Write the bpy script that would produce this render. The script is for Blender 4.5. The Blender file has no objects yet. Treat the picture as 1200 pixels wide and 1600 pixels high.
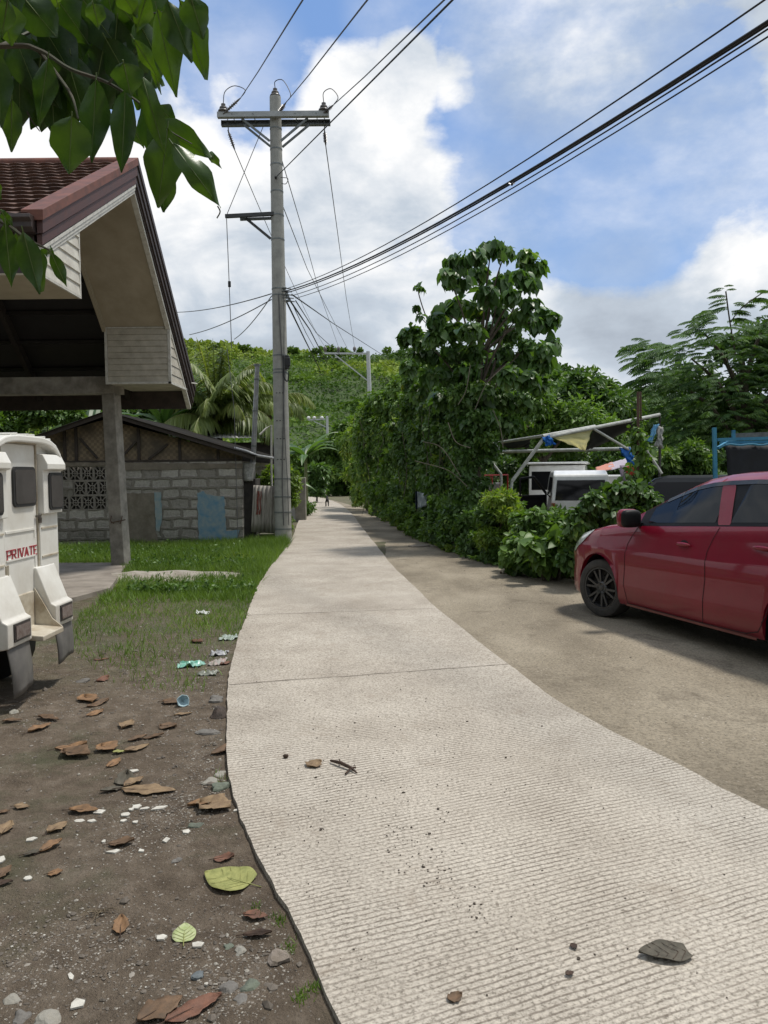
import bpy, bmesh, math, random
import numpy as np
from mathutils import Vector, Matrix, noise
random.seed(7); RNG = np.random.default_rng(7)
SC = bpy.context.scene; COL = SC.collection
# ------------------------------------------------------------------ camera
FPX = 1200.0; PITCH = math.radians(2.86); ROLL = math.radians(-0.6); CAMH = 1.5
cd = bpy.data.cameras.new('camera'); cam = bpy.data.objects.new('camera', cd); COL.objects.link(cam)
cd.sensor_fit = 'HORIZONTAL'; cd.sensor_width = 36; cd.lens = 36.0; cd.clip_end = 4000; cd.clip_start = .05
RM = Matrix.Rotation(math.pi/2-PITCH, 3, 'X') @ Matrix.Rotation(ROLL, 3, 'Z')
cam.matrix_world = Matrix.Translation((0, 0, CAMH)) @ RM.to_4x4()
SC.camera = cam
# ------------------------------------------------------------------ light
SUN_EL = 69; SUN_AZ = 66      # azimuth east of the view direction (+Y)
sd = bpy.data.lights.new('sun', 'SUN'); sun = bpy.data.objects.new('sun', sd); COL.objects.link(sun)
sd.energy = 2.25; sd.angle = math.radians(7); sd.color = (1, .955, .88)
se, sa = math.radians(SUN_EL), math.radians(SUN_AZ)
SDIR = Vector((math.sin(sa)*math.cos(se), math.cos(sa)*math.cos(se), math.sin(se)))
sun.rotation_euler = SDIR.to_track_quat('Z', 'Y').to_euler()
SC.view_settings.view_transform = 'Standard'; SC.view_settings.look = 'None'
SC.view_settings.exposure = 0.64; SC.view_settings.gamma = 1.0
def ray(px, py):
    return (RM @ Vector(((px-600)/FPX, (800-py)/FPX, -1)))
def gz(y):
    return -0.0002*y*y if y < 30 else -0.18-0.012*(y-30)
def AY(px, py, Y):
    d = ray(px, py); t = Y/d.y; return Vector((d.x*t, Y, CAMH+d.z*t))
def AX(px, py, X):
    d = ray(px, py); t = X/d.x; return Vector((X, d.y*t, CAMH+d.z*t))
def AZ(px, py, Z):
    d = ray(px, py); t = (Z-CAMH)/d.z; return Vector((d.x*t, d.y*t, Z))
def G(px, py, dz=0.0):
    z = 0.0
    for _ in range(30):
        p = AZ(px, py, z+dz); z = gz(max(0, p.y))
    return p
# ------------------------------------------------------------------ sky
w = bpy.data.worlds.new('World'); SC.world = w; w.use_nodes = True
nt = w.node_tree; nt.nodes.clear(); N = nt.nodes.new; LK = nt.links.new
def mth(op, a, b=None, c=None, nt_=None):
    t = nt_ or nt; n = t.nodes.new('ShaderNodeMath'); n.operation = op
    for i, v in enumerate((a, b, c)):
        if v is None: continue
        if isinstance(v, (int, float)): n.inputs[i].default_value = v
        else: t.links.new(v, n.inputs[i])
    return n.outputs[0]
out = N('ShaderNodeOutputWorld'); bg = N('ShaderNodeBackground'); bg.inputs[1].default_value = 0.1
sky = N('ShaderNodeTexSky'); sky.sky_type = 'NISHITA'; sky.sun_disc = False
sky.sun_elevation = se; sky.sun_rotation = sa; sky.air_density = 1.0; sky.dust_density = .8; sky.ozone_density = 2.0
tc = N('ShaderNodeTexCoord'); DIRV = tc.outputs['Generated']
n1 = N('ShaderNodeTexNoise'); n1.inputs['Scale'].default_value = 3.2; n1.inputs['Detail'].default_value = 9; n1.inputs['Roughness'].default_value = .56; n1.inputs['Distortion'].default_value = .35
mp = N('ShaderNodeMapping'); mp.inputs['Scale'].default_value = (1, 1, 1.7); mp.inputs['Location'].default_value = (.3, .1, .4)
LK(DIRV, mp.inputs[0]); LK(mp.outputs[0], n1.inputs[0])
n2 = N('ShaderNodeTexNoise'); n2.inputs['Scale'].default_value = 7.5; n2.inputs['Detail'].default_value = 10; n2.inputs['Roughness'].default_value = .6
LK(mp.outputs[0], n2.inputs[0])
def blob(px, py, r0, r1, amt):
    d = ray(px, py).normalized()
    v = N('ShaderNodeVectorMath'); v.operation = 'DOT_PRODUCT'; v.inputs[1].default_value = d
    nrm = N('ShaderNodeVectorMath'); nrm.operation = 'NORMALIZE'; LK(DIRV, nrm.inputs[0]); LK(nrm.outputs[0], v.inputs[0])
    m = N('ShaderNodeMapRange'); m.interpolation_type = 'SMOOTHSTEP'
    m.inputs['From Min'].default_value = math.cos(math.radians(r1)); m.inputs['From Max'].default_value = math.cos(math.radians(r0))
    m.inputs['To Max'].default_value = amt; LK(v.outputs['Value'], m.inputs['Value'])
    return m.outputs[0]
holes = None
for b in [(400, 60, 2, 9, .9), (500, 10, 2, 9, .85), (350, 125, .3, 3.2, .6), (640, 40, 1, 5, .5), (800, 150, 3, 9, .75), (880, 250, 3.5, 10.5, .95), (980, 290, 3, 8.5, .85),
          (1040, 200, 3, 9, .8), (735, 190, .5, 4.2, .55), (860, 335, 1, 5.5, .6), (690, 95, 0, 2.0, .35), (1150, 235, 2, 8, .5), (1250, 120, 2, 9, .3), (100, -300, 8, 20, .8), (900, -500, 8, 24, .6)]:
    o = blob(*b); holes = o if holes is None else mth('MAXIMUM', holes, o)
puff = None
for b in [(560, 180, 2.5, 5.5, .75), (625, 125, 1.2, 3.4, .7), (545, 110, .3, 2, .5), (480, 160, .5, 4.5, .35), (710, 125, .3, 2.6, .42), (380, 150, .2, 2.6, .25), (1110, 350, 1, 5, .15), (640, 280, 1, 6, .3)]:
    o = blob(*b); puff = o if puff is None else mth('MAXIMUM', puff, o)
dens = mth('SUBTRACT', mth('ADD', .86, puff), holes)
dens = mth('ADD', dens, mth('MULTIPLY', mth('SUBTRACT', n1.outputs[0], .5), 1.7))
dens = mth('ADD', dens, mth('MULTIPLY', mth('SUBTRACT', n2.outputs[0], .5), 1.1))
cm = N('ShaderNodeMapRange'); cm.interpolation_type = 'SMOOTHSTEP'; cm.inputs['From Min'].default_value = .18; cm.inputs['From Max'].default_value = .66
LK(dens, cm.inputs['Value'])
# cloud brightness: bright rims and puffs, grey undersides
n3 = N('ShaderNodeTexNoise'); n3.inputs['Scale'].default_value = 4.4; n3.inputs['Detail'].default_value = 8; n3.inputs['Roughness'].default_value = .55; n3.inputs['Distortion'].default_value = .6
mp3 = N('ShaderNodeMapping'); mp3.inputs['Scale'].default_value = (1, 1, 2.0); mp3.inputs['Location'].default_value = (2.3, 5.1, 1.7)
LK(DIRV, mp3.inputs[0]); LK(mp3.outputs[0], n3.inputs[0])
br = None
for b in [(585, 140, 1, 7, .30), (650, 230, 1, 6, .22), (560, 370, 2, 7, .20), (620, 420, 2, 8, .16), (470, 300, 2, 8, .14), (300, 250, 2, 12, .2), (1160, 320, 1, 8, .2), (900, 400, 1, 7, .08), (940, 585, .5, 5, .2), (100, 200, 4, 16, .2)]:
    o = blob(*b); br = o if br is None else mth('MAXIMUM', br, o)
dk = None
for b in [(980, 490, 1.5, 6.5, .5), (480, 500, 2, 9, .24), (520, 240, .5, 4, .26), (600, 320, .5, 4, .16), (1060, 420, 1, 4, .3), (1120, 400, 1, 6, .10), (330, 480, 1, 7, .08)]:
    o = blob(*b); dk = o if dk is None else mth('MAXIMUM', dk, o)
bri = mth('SUBTRACT', mth('ADD', .58, br), dk)
bri = mth('ADD', bri, mth('MULTIPLY', mth('SUBTRACT', n3.outputs[0], .5), 1.5))
bri = mth('ADD', bri, mth('MULTIPLY', mth('SUBTRACT', n2.outputs[0], .5), 1.25))
cr = N('ShaderNodeValToRGB'); e = cr.color_ramp.elements
e[0].position = .1; e[0].color = (2.75, 3.1, 3.6, 1); e[1].position = .98; e[1].color = (6.6, 6.6, 6.6, 1)
q = cr.color_ramp.elements.new(.5); q.color = (3.7, 4.15, 4.7, 1)
q = cr.color_ramp.elements.new(.74); q.color = (5.1, 5.35, 5.65, 1)
LK(bri, cr.inputs[0])
mxs = N('ShaderNodeMix'); mxs.data_type = 'RGBA'
skb = N('ShaderNodeMix'); skb.data_type = 'RGBA'; skb.inputs[0].default_value = .62
skb.inputs[7].default_value = (1.25, 2.4, 4.9, 1)
LK(sky.outputs[0], skb.inputs[6])
veil = None
for b in [(900, 20, 1, 11, .75), (1080, 70, 2, 9, .6), (1160, 230, 1, 9, .5), (620, 10, 0, 4, .3), (760, 360, 1, 8, .5), (960, 340, 1, 7, .4), (860, 250, 1, 12, .12), (330, 110, 1, 7, .3)]:
    o = blob(*b); veil = o if veil is None else mth('MAXIMUM', veil, o)
veil = mth('MULTIPLY', veil, mth('ADD', .35, mth('MULTIPLY', mth('SUBTRACT', n2.outputs[0], .28), 2.2)))
cmx = mth('MAXIMUM', cm.outputs[0], mth('MINIMUM', veil, .9))
LK(cmx, mxs.inputs[0]); LK(skb.outputs[2], mxs.inputs[6]); LK(cr.outputs[0], mxs.inputs[7])
LK(mxs.outputs[2], bg.inputs[0]); LK(bg.outputs[0], out.inputs[0])

# ------------------------------------------------------------------ materials
MATS = {}
def newmat(name):
    m = bpy.data.materials.new(name); m.use_nodes = True; t = m.node_tree
    b = t.nodes['Principled BSDF']; return m, t, b
def rgba(c): return (c[0], c[1], c[2], 1)
def mat(name, c, rough=.6, metal=0.0, var=.15, scale=6.0, bump=0.0, bscale=40.0, spec=.5, c2=None, coat=0.0, detail=6, hi=None, lo=None):
    """base colour broken up by noise towards c2, optional bump"""
    if name in MATS: return MATS[name]
    m, t, b = newmat(name); n = t.nodes.new; l = t.links.new
    co = n('ShaderNodeTexCoord').outputs['Object']
    ns = n('ShaderNodeTexNoise'); ns.inputs['Scale'].default_value = scale; ns.inputs['Detail'].default_value = detail; ns.inputs['Roughness'].default_value = .65
    l(co, ns.inputs[0])
    mr = n('ShaderNodeMapRange'); mr.inputs['From Min'].default_value = lo or .35; mr.inputs['From Max'].default_value = hi or .65; l(ns.outputs[0], mr.inputs[0])
    mx = n('ShaderNodeMix'); mx.data_type = 'RGBA'
    if c2 is None: c2 = tuple(v*(1-2*var) for v in c); c = tuple(min(1, v*(1+var)) for v in c)
    mx.inputs[6].default_value = rgba(c); mx.inputs[7].default_value = rgba(c2)
    l(mr.outputs[0], mx.inputs[0]); l(mx.outputs[2], b.inputs['Base Color'])
    b.inputs['Roughness'].default_value = rough; b.inputs['Metallic'].default_value = metal
    b.inputs['Specular IOR Level'].default_value = spec; b.inputs['Coat Weight'].default_value = coat; b.inputs['Coat Roughness'].default_value = .05
    if bump:
        nb = n('ShaderNodeTexNoise'); nb.inputs['Scale'].default_value = bscale; nb.inputs['Detail'].default_value = 5; l(co, nb.inputs[0])
        bp = n('ShaderNodeBump'); bp.inputs['Strength'].default_value = bump; bp.inputs['Distance'].default_value = .01
        l(nb.outputs[0], bp.inputs['Height']); l(bp.outputs[0], b.inputs['Normal'])
    MATS[name] = m; return m
def leafmat(name, ca, cb, cc=None, rough=.5, trans=.28, tcol=None, spec=.4):
    """leaf colour runs from ca to cb (and rarely cc) by a random number stored on each leaf"""
    if name in MATS: return MATS[name]
    m, t, b = newmat(name); n = t.nodes.new; l = t.links.new
    at = n('ShaderNodeAttribute'); at.attribute_name = 'tint'
    if name.startswith('leaf_'): ca, cb, cc = [q and tuple(v*1.28 for v in q) for q in (ca, cb, cc)]
    r = n('ShaderNodeValToRGB'); r.color_ramp.elements[0].color = rgba(ca); r.color_ramp.elements[1].color = rgba(cb)
    if cc: r.color_ramp.elements[1].position = .85; q = r.color_ramp.elements.new(1.0); q.color = rgba(cc)
    if name in ('near_leaf', 'leaf_big'):
        co = n('ShaderNodeTexCoord').outputs['Object']; ns = n('ShaderNodeTexNoise'); ns.inputs['Scale'].default_value = 34 if name == 'near_leaf' else 9; ns.inputs['Detail'].default_value = 6; ns.inputs['Roughness'].default_value = .7; l(co, ns.inputs[0])
        l(mth('ADD', at.outputs['Fac'], mth('MULTIPLY', mth('SUBTRACT', ns.outputs[0], .5, nt_=t), .9, nt_=t), nt_=t), r.inputs[0])
        bp = n('ShaderNodeBump'); bp.inputs['Strength'].default_value = .25; bp.inputs['Distance'].default_value = .004; l(ns.outputs[0], bp.inputs['Height']); l(bp.outputs[0], b.inputs['Normal'])
    else: l(at.outputs['Fac'], r.inputs[0])
    l(r.outputs[0], b.inputs['Base Color'])
    b.inputs['Roughness'].default_value = rough; b.inputs['Specular IOR Level'].default_value = spec
    tr = n('ShaderNodeBsdfTranslucent'); mul = n('ShaderNodeMix'); mul.data_type = 'RGBA'; mul.blend_type = 'MULTIPLY'; mul.inputs[0].default_value = 1
    l(r.outputs[0], mul.inputs[6]); mul.inputs[7].default_value = rgba(tcol or (1.9, 2.0, .6)); l(mul.outputs[2], tr.inputs[0])
    ms = n('ShaderNodeMixShader'); ms.inputs[0].default_value = trans
    l(b.outputs[0], ms.inputs[1]); l(tr.outputs[0], ms.inputs[2]); l(ms.outputs[0], t.nodes['Material Output'].inputs[0])
    MATS[name] = m; return m
# ------------------------------------------------------------------ mesh builder
class MB:
    def __init__(s): s.v = []; s.f = []; s.m = []
    def add(s, vs, fs, mi=0):
        o = len(s.v); s.v += [tuple(p) for p in vs]; s.f += [tuple(i+o for i in f) for f in fs]; s.m += [mi]*len(fs); return s
    def box(s, c, size, rot=None, mi=0):
        R = rot or Matrix.Identity(3); c = Vector(c); h = [d/2 for d in size]
        vs = [c+R@Vector((x*h[0], y*h[1], z*h[2])) for z in (-1, 1) for y in (-1, 1) for x in (-1, 1)]
        return s.add(vs, [(0, 2, 3, 1), (4, 5, 7, 6), (0, 1, 5, 4), (2, 6, 7, 3), (0, 4, 6, 2), (1, 3, 7, 5)], mi)
    def bb(s, x0, x1, y0, y1, z0, z1, mi=0):
        return s.box(((x0+x1)/2, (y0+y1)/2, (z0+z1)/2), (abs(x1-x0), abs(y1-y0), abs(z1-z0)), None, mi)
    def beam(s, a, b, wd, ht, up=(0, 0, 1), mi=0):
        a = Vector(a); b = Vector(b); d = (b-a); L = d.length; d.normalize(); up = Vector(up)
        sd_ = d.cross(up)
        if sd_.length < 1e-4: sd_ = d.cross(Vector((1, 0, 0)))
        sd_.normalize(); u = sd_.cross(d)
        R = Matrix((sd_, d, u)).transposed()
        return s.box((a+b)/2, (wd, L, ht), R, mi)
    def tube(s, pts, r, n=8, cap=True, mi=0):
        pts = [Vector(p) for p in pts]; k = len(pts); rs = r if isinstance(r, (list, tuple)) else [r]*k
        vs = []; fs = []; prev = None
        for i, p in enumerate(pts):
            d = (pts[min(i+1, k-1)]-pts[max(i-1, 0)])
            d = d.normalized() if d.length > 1e-9 else Vector((0, 0, 1))
            if prev is None:
                a = d.cross(Vector((0, 0, 1)))
                if a.length < .05: a = d.cross(Vector((1, 0, 0)))
            else: a = prev-d*prev.dot(d)
            a.normalize(); prev = a; b = d.cross(a)
            for j in range(n):
                t = 2*math.pi*j/n; vs.append(p+(a*math.cos(t)+b*math.sin(t))*rs[i])
        for i in range(k-1):
            for j in range(n): fs.append((i*n+j, i*n+(j+1) % n, (i+1)*n+(j+1) % n, (i+1)*n+j))
        if cap: fs.append(tuple(range(n-1, -1, -1))); fs.append(tuple((k-1)*n+j for j in range(n)))
        return s.add(vs, fs, mi)
    def lathe(s, o, axis, prof, n=24, mi=0, mis=None):
        """prof: (distance along axis, radius)"""
        o = Vector(o); d = Vector(axis).normalized(); a = d.cross(Vector((0, 0, 1)))
        if a.length < .05: a = d.cross(Vector((1, 0, 0)))
        a.normalize(); b = d.cross(a); vs = []; fs = []; k = len(prof)
        for (h, r) in prof:
            for j in range(n):
                t = 2*math.pi*j/n; vs.append(o+d*h+(a*math.cos(t)+b*math.sin(t))*max(r, 1e-4))
        for i in range(k-1):
            for j in range(n): fs.append((i*n+j, i*n+(j+1) % n, (i+1)*n+(j+1) % n, (i+1)*n+j))
        return s.add(vs, fs, mi)
    def prism(s, poly, vec, mi=0):
        """closed polygon of 3-D points extruded by vec"""
        vec = Vector(vec); k = len(poly); p = [Vector(q) for q in poly]
        vs = p+[q+vec for q in p]
        fs = [tuple(range(k-1, -1, -1)), tuple(range(k, 2*k))]+[(i, (i+1) % k, (i+1) % k+k, i+k) for i in range(k)]
        return s.add(vs, fs, mi)
    def ell(s, c, r, nu=12, nv=8, R=None, mi=0, jit=0):
        c = Vector(c); R = R or Matrix.Identity(3); vs = []; fs = []
        r = r if isinstance(r, (list, tuple)) else (r, r, r)
        for i in range(nv+1):
            th = math.pi*i/nv
            for j in range(nu):
                ph = 2*math.pi*j/nu; k = 1+(random.uniform(-jit, jit) if jit else 0)
                vs.append(c+R@Vector((r[0]*math.sin(th)*math.cos(ph)*k, r[1]*math.sin(th)*math.sin(ph)*k, r[2]*math.cos(th)*k)))
        for i in range(nv):
            for j in range(nu): fs.append((i*nu+j, (i+1)*nu+j, (i+1)*nu+(j+1) % nu, i*nu+(j+1) % nu))
        return s.add(vs, fs, mi)
    def grid(s, P, mi=0, closed=False):
        nr = len(P); nc = len(P[0]); vs = [p for r in P for p in r]
        fs = [(i*nc+j, i*nc+j+1, (i+1)*nc+j+1, (i+1)*nc+j) for i in range(nr-1) for j in range(nc-1)]
        return s.add(vs, fs, mi)
    def build(s, name, m, parent=None, smooth=False, bevel=0, world=True, ang=40, solid=0):
        off = Vector((0, 0, 0))
        if parent is not None and world:
            q = parent
            while q: off += q.location; q = q.parent
        me = bpy.data.meshes.new(name)
        me.from_pydata([(x-off.x, y-off.y, z-off.z) for x, y, z in s.v], [], s.f)
        ms = m if isinstance(m, (list, tuple)) else [m]
        for q in ms: me.materials.append(q)
        if len(ms) > 1: me.polygons.foreach_set('material_index', s.m)
        if smooth:
            me.polygons.foreach_set('use_smooth', [True]*len(me.polygons)); me.set_sharp_from_angle(angle=math.radians(ang))
        me.update()
        o = bpy.data.objects.new(name, me); COL.objects.link(o)
        if parent is not None: o.parent = parent
        if solid:
            md = o.modifiers.new('solid', 'SOLIDIFY'); md.thickness = solid
        if bevel:
            md = o.modifiers.new('bevel', 'BEVEL'); md.width = bevel; md.segments = 2; md.limit_method = 'ANGLE'; md.angle_limit = math.radians(35)
        return o
def tag(o, label=None, cat=None, group=None, kind=None):
    if label: o['label'] = label
    if cat: o['category'] = cat
    if group: o['group'] = group
    if kind: o['kind'] = kind
    return o
def thing(name, label, cat, loc=(0, 0, 0), group=None, rotz=0):
    o = bpy.data.objects.new(name, None); COL.objects.link(o); o.location = Vector(loc); o.rotation_euler = (0, 0, rotz)
    o.empty_display_size = .1
    return tag(o, label, cat, group)
def lerp(a, b, t): return a+(b-a)*t
def catm(pts, n):
    """smooth curve through points"""
    pts = [Vector(p) for p in pts]; out_ = []
    P = [pts[0]*2-pts[1]]+pts+[pts[-1]*2-pts[-2]]
    for i in range(1, len(P)-2):
        for k in range(n):
            t = k/n; a, b, c, d = P[i-1], P[i], P[i+1], P[i+2]
            out_.append(.5*((2*b)+(c-a)*t+(2*a-5*b+4*c-d)*t*t+(3*b-a-3*c+d)*t**3))
    out_.append(pts[-1]); return out_
def nz(x, y, z=0.0, s=1.0): return noise.noise(Vector((x*s, y*s, z*s)))
# ------------------------------------------------------------------ leaves
T_SIMPLE = (np.array([(0, 0, 0), (.42, -.5, .10), (1, 0, -.08), (.42, .5, .10)]), [(0, 1, 2), (0, 2, 3)])
T_LEAF = (np.array([(0, 0, 0), (.22, -.40, .10), (.62, -.40, .08), (1, 0, -.12), (.62, .40, .08), (.22, .40, .10), (.5, 0, 0)]),
          [(0, 1, 6), (1, 2, 6), (2, 3, 6), (3, 4, 6), (4, 5, 6), (5, 0, 6)])
T_HEART = (np.array([(0, 0, 0), (-.12, -.30, .05), (.18, -.52, .10), (.55, -.38, .05), (1, 0, -.18), (.55, .38, .05), (.18, .52, .10), (-.12, .30, .05), (.5, 0, -.02)]),
           [(0, 1, 2, 8), (2, 3, 8), (3, 4, 8), (4, 5, 8), (5, 6, 8), (6, 7, 0, 8)])
T_BLADE = (np.array([(0, -.5, 0), (0, .5, 0), (.5, .35, .1), (.5, -.35, .1), (1, 0, .35)]), [(0, 1, 2, 3), (3, 2, 4)])
def unit(a): return a/np.maximum(1e-9, np.linalg.norm(a, axis=-1, keepdims=True))
def leafmesh(name, P, D, Nn, L, W, m, parent=None, tint=None, tpl=T_SIMPLE, extra=None):
    P = np.asarray(P, float); n = len(P); D = unit(np.asarray(D, float)); S = np.cross(D, Nn); bad = np.linalg.norm(S, axis=1) < 1e-3
    S[bad] = np.cross(D[bad], (1, .01, 0)); S = unit(S); U = np.cross(S, D)
    L = np.broadcast_to(L, (n,)).reshape(n, 1, 1); W = np.broadcast_to(W, (n,)).reshape(n, 1, 1)
    T, F = tpl; k = len(T)
    V = P[:, None, :]+D[:, None, :]*(T[None, :, 0:1]*L)+S[:, None, :]*(T[None, :, 1:2]*W)+U[:, None, :]*(T[None, :, 2:3]*L)
    V = V.reshape(-1, 3)
    off = np.zeros(3)
    q = parent
    while q: off += np.array(q.location); q = q.parent
    V = V-off
    sizes = [len(f) for f in F]; flat = np.array([i for f in F for i in f])
    lv = (flat[None, :]+(np.arange(n)*k)[:, None]).reshape(-1)
    tot = np.tile(np.array(sizes), n); st = np.concatenate(([0], np.cumsum(tot)[:-1]))
    me = bpy.data.meshes.new(name); me.vertices.add(len(V)); me.vertices.foreach_set('co', V.ravel())
    me.loops.add(len(lv)); me.loops.foreach_set('vertex_index', lv.astype(np.int32))
    me.polygons.add(len(tot)); me.polygons.foreach_set('loop_start', st.astype(np.int32))
    try: me.polygons.foreach_set('loop_total', tot.astype(np.int32))
    except Exception: pass
    if tint is None: tint = RNG.random(n)
    a = me.attributes.new('tint', 'FLOAT', 'FACE'); a.data.foreach_set('value', np.repeat(np.asarray(tint, float), len(F)))
    me.materials.append(m); me.update(); me.validate()
    if len(F[0]) and tpl is not T_SIMPLE: me.polygons.foreach_set('use_smooth', [True]*len(me.polygons))
    o = bpy.data.objects.new(name, me); COL.objects.link(o)
    if parent is not None: o.parent = parent
    return o
def clump(c, r, n, droop=.4, shell=.5):
    """n leaf seats in an ellipsoid, thicker near its skin: positions, axes, normals, tint shift"""
    u = unit(RNG.normal(size=(n, 3))); rad = RNG.random(n)**shell
    lump = 1+.22*np.sin(u[:, 0:1]*5+c[0]*3)+.18*np.sin(u[:, 2:3]*6+c[1]*5)
    P = np.array(c)+u*rad[:, None]*np.array(r)*lump
    D = unit(u*.7+RNG.normal(size=(n, 3))*.55+np.array((0, 0, -droop)))
    Nn = unit(u*.8+RNG.normal(size=(n, 3))*.45+np.array((0, 0, .6)))
    return P, D, Nn
def foliage(name, clumps, dens, L, m, parent, wr=.5, droop=.4, tpl=T_SIMPLE, shell=.5, tvar=.5):
    """clumps: list of (centre, radii); dens = leaves per cubic metre of clump skin"""
    PP = []; DD = []; NN = []; TT = []
    for c, r in clumps:
        n = max(12, int(dens*4.2*r[0]*r[1]*r[2]**1.0)) if not callable(dens) else dens(r)
        P, D, Nn = clump(c, r, n, droop, shell); PP.append(P); DD.append(D); NN.append(Nn)
        base = RNG.random(); TT.append(np.clip(base*tvar+RNG.random(n)**1.6*(1-tvar), 0, 1))
    P = np.concatenate(PP); n = len(P); ll = L*RNG.uniform(.5, 1.45, n)
    return leafmesh(name, P, np.concatenate(DD), np.concatenate(NN), ll, ll*wr, m, parent, np.concatenate(TT), tpl)

def add_dirt(m, z0, z1, col, amt=.8):
    """road dust and grime that thickens towards the wheels, broken by noise"""
    t = m.node_tree; b = t.nodes['Principled BSDF']; src = b.inputs['Base Color'].links[0].from_socket; n = t.nodes.new; l = t.links.new
    co = n('ShaderNodeTexCoord').outputs['Object']; sp = n('ShaderNodeSeparateXYZ'); l(co, sp.inputs[0])
    ns = n('ShaderNodeTexNoise'); ns.inputs['Scale'].default_value = 7; ns.inputs['Detail'].default_value = 9; ns.inputs['Roughness'].default_value = .75; l(co, ns.inputs[0])
    mr = n('ShaderNodeMapRange'); mr.inputs[1].default_value = z1; mr.inputs[2].default_value = z0; l(sp.outputs[2], mr.inputs[0])
    f = mth('MULTIPLY', mth('ADD', mr.outputs[0], mth('MULTIPLY', mth('SUBTRACT', ns.outputs[0], .5, nt_=t), 1.1, nt_=t), nt_=t), amt, nt_=t)
    f = mth('MINIMUM', mth('MAXIMUM', f, 0.0, nt_=t), amt, nt_=t)
    x = n('ShaderNodeMix'); x.data_type = 'RGBA'; l(f, x.inputs[0]); l(src, x.inputs[6]); x.inputs[7].default_value = rgba(col); l(x.outputs[2], b.inputs['Base Color'])
# ================================================================== GROUND
def gridmat(name): pass
# dirt
m, t, b = newmat('dirt'); n = t.nodes.new; l = t.links.new
co = n('ShaderNodeTexCoord').outputs['Object']
def tn(t, co, sc, det=8, ro=.65, dist=0):
    q = t.nodes.new('ShaderNodeTexNoise'); q.inputs['Scale'].default_value = sc; q.inputs['Detail'].default_value = det; q.inputs['Roughness'].default_value = ro; q.inputs['Distortion'].default_value = dist
    t.links.new(co, q.inputs[0]); return q.outputs[0]
def ramp(t, fac, stops):
    r = t.nodes.new('ShaderNodeValToRGB'); e = r.color_ramp.elements
    e[0].position = stops[0][0]; e[0].color = rgba(stops[0][1]); e[1].position = stops[-1][0]; e[1].color = rgba(stops[-1][1])
    for p, c in stops[1:-1]: q = e.new(p); q.color = rgba(c)
    t.links.new(fac, r.inputs[0]); return r.outputs[0]
def mixc(t, fac, a, b_, mode='MIX'):
    x = t.nodes.new('ShaderNodeMix'); x.data_type = 'RGBA'; x.blend_type = mode
    for i, v in ((0, fac), (6, a), (7, b_)):
        if isinstance(v, (int, float)): x.inputs[i].default_value = v
        elif isinstance(v, tuple): x.inputs[i].default_value = rgba(v)
        else: t.links.new(v, x.inputs[i])
    return x.outputs[2]
def bumpn(t, b, h, strength, dist):
    bp = t.nodes.new('ShaderNodeBump'); bp.inputs['Strength'].default_value = strength; bp.inputs['Distance'].default_value = dist
    t.links.new(h, bp.inputs['Height']); t.links.new(bp.outputs[0], b.inputs['Normal'])
def mrange(t, v, a, b_, c=0.0, d=1.0):
    q = t.nodes.new('ShaderNodeMapRange'); q.inputs[1].default_value = a; q.inputs[2].default_value = b_; q.inputs[3].default_value = c; q.inputs[4].default_value = d
    t.links.new(v, q.inputs[0]); return q.outputs[0]
c1 = ramp(t, tn(t, co, 1.3), [(.3, (.100, .074, .050)), (.5, (.165, .127, .090)), (.72, (.255, .208, .155))])
c2 = ramp(t, tn(t, co, 9, 8, .7), [(.34, (.055, .041, .030)), (.52, (.155, .122, .092)), (.70, (.30, .25, .20))])
c3 = mixc(t, .5, c1, c2)
vo = n('ShaderNodeTexVoronoi'); vo.inputs['Scale'].default_value = 75; l(co, vo.inputs[0])
spk = mth('MULTIPLY', mrange(t, vo.outputs['Distance'], .22, .10), mrange(t, tn(t, co, 2.2, 5), .50, .62), nt_=t)
c4 = mixc(t, spk, c3, (.33, .30, .26))
moss = mrange(t, tn(t, co, .9, 6, .7), .54, .66, 0, .55)
c5 = mixc(t, moss, c4, (.062, .080, .036))
sy = n('ShaderNodeSeparateXYZ'); l(co, sy.inputs[0]); far_ = mth('MULTIPLY', mrange(t, sy.outputs[1], 5.0, 7.6), mrange(t, tn(t, co, 2.6, 8, .75), .38, .60), nt_=t)
c5 = mixc(t, mth('MULTIPLY', far_, .75, nt_=t), c5, (.085, .110, .048))
l(c5, b.inputs['Base Color']); b.inputs['Roughness'].default_value = .93; b.inputs['Specular IOR Level'].default_value = .25
hh = mth('ADD', tn(t, co, 14, 9, .7), mth('MULTIPLY', tn(t, co, 90, 4, .6), .35, nt_=t), nt_=t); bumpn(t, b, hh, 1.0, .05)
M_DIRT = m
# concrete lane (uv: u metres across, v metres along)
m, t, b = newmat('lane_concrete'); n = t.nodes.new; l = t.links.new
uv = n('ShaderNodeUVMap').outputs[0]; co = n('ShaderNodeTexCoord').outputs['Object']
sx = n('ShaderNodeSeparateXYZ'); l(uv, sx.inputs[0])
wob = mth('MULTIPLY', mth('SUBTRACT', tn(t, co, 1.1, 4), .5, nt_=t), .05, nt_=t)
wob = mth('ADD', wob, mth('MULTIPLY', mth('SUBTRACT', tn(t, co, 9, 3), .5, nt_=t), .012, nt_=t), nt_=t)
vv = mth('ADD', sx.outputs['Y'], wob, nt_=t)
ph = mth('FRACT', mth('MULTIPLY', vv, 1/.027, nt_=t), nt_=t)
gr = mrange(t, mth('ABSOLUTE', mth('SUBTRACT', ph, .5, nt_=t), nt_=t), .19, .07)      # 1 inside the groove
worn = mrange(t, tn(t, co, 2.3, 8, .72), .60, .42, .35, 1.0)
fine = mrange(t, tn(t, co, 24, 5, .7), .34, .50, .35, 1)
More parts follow.
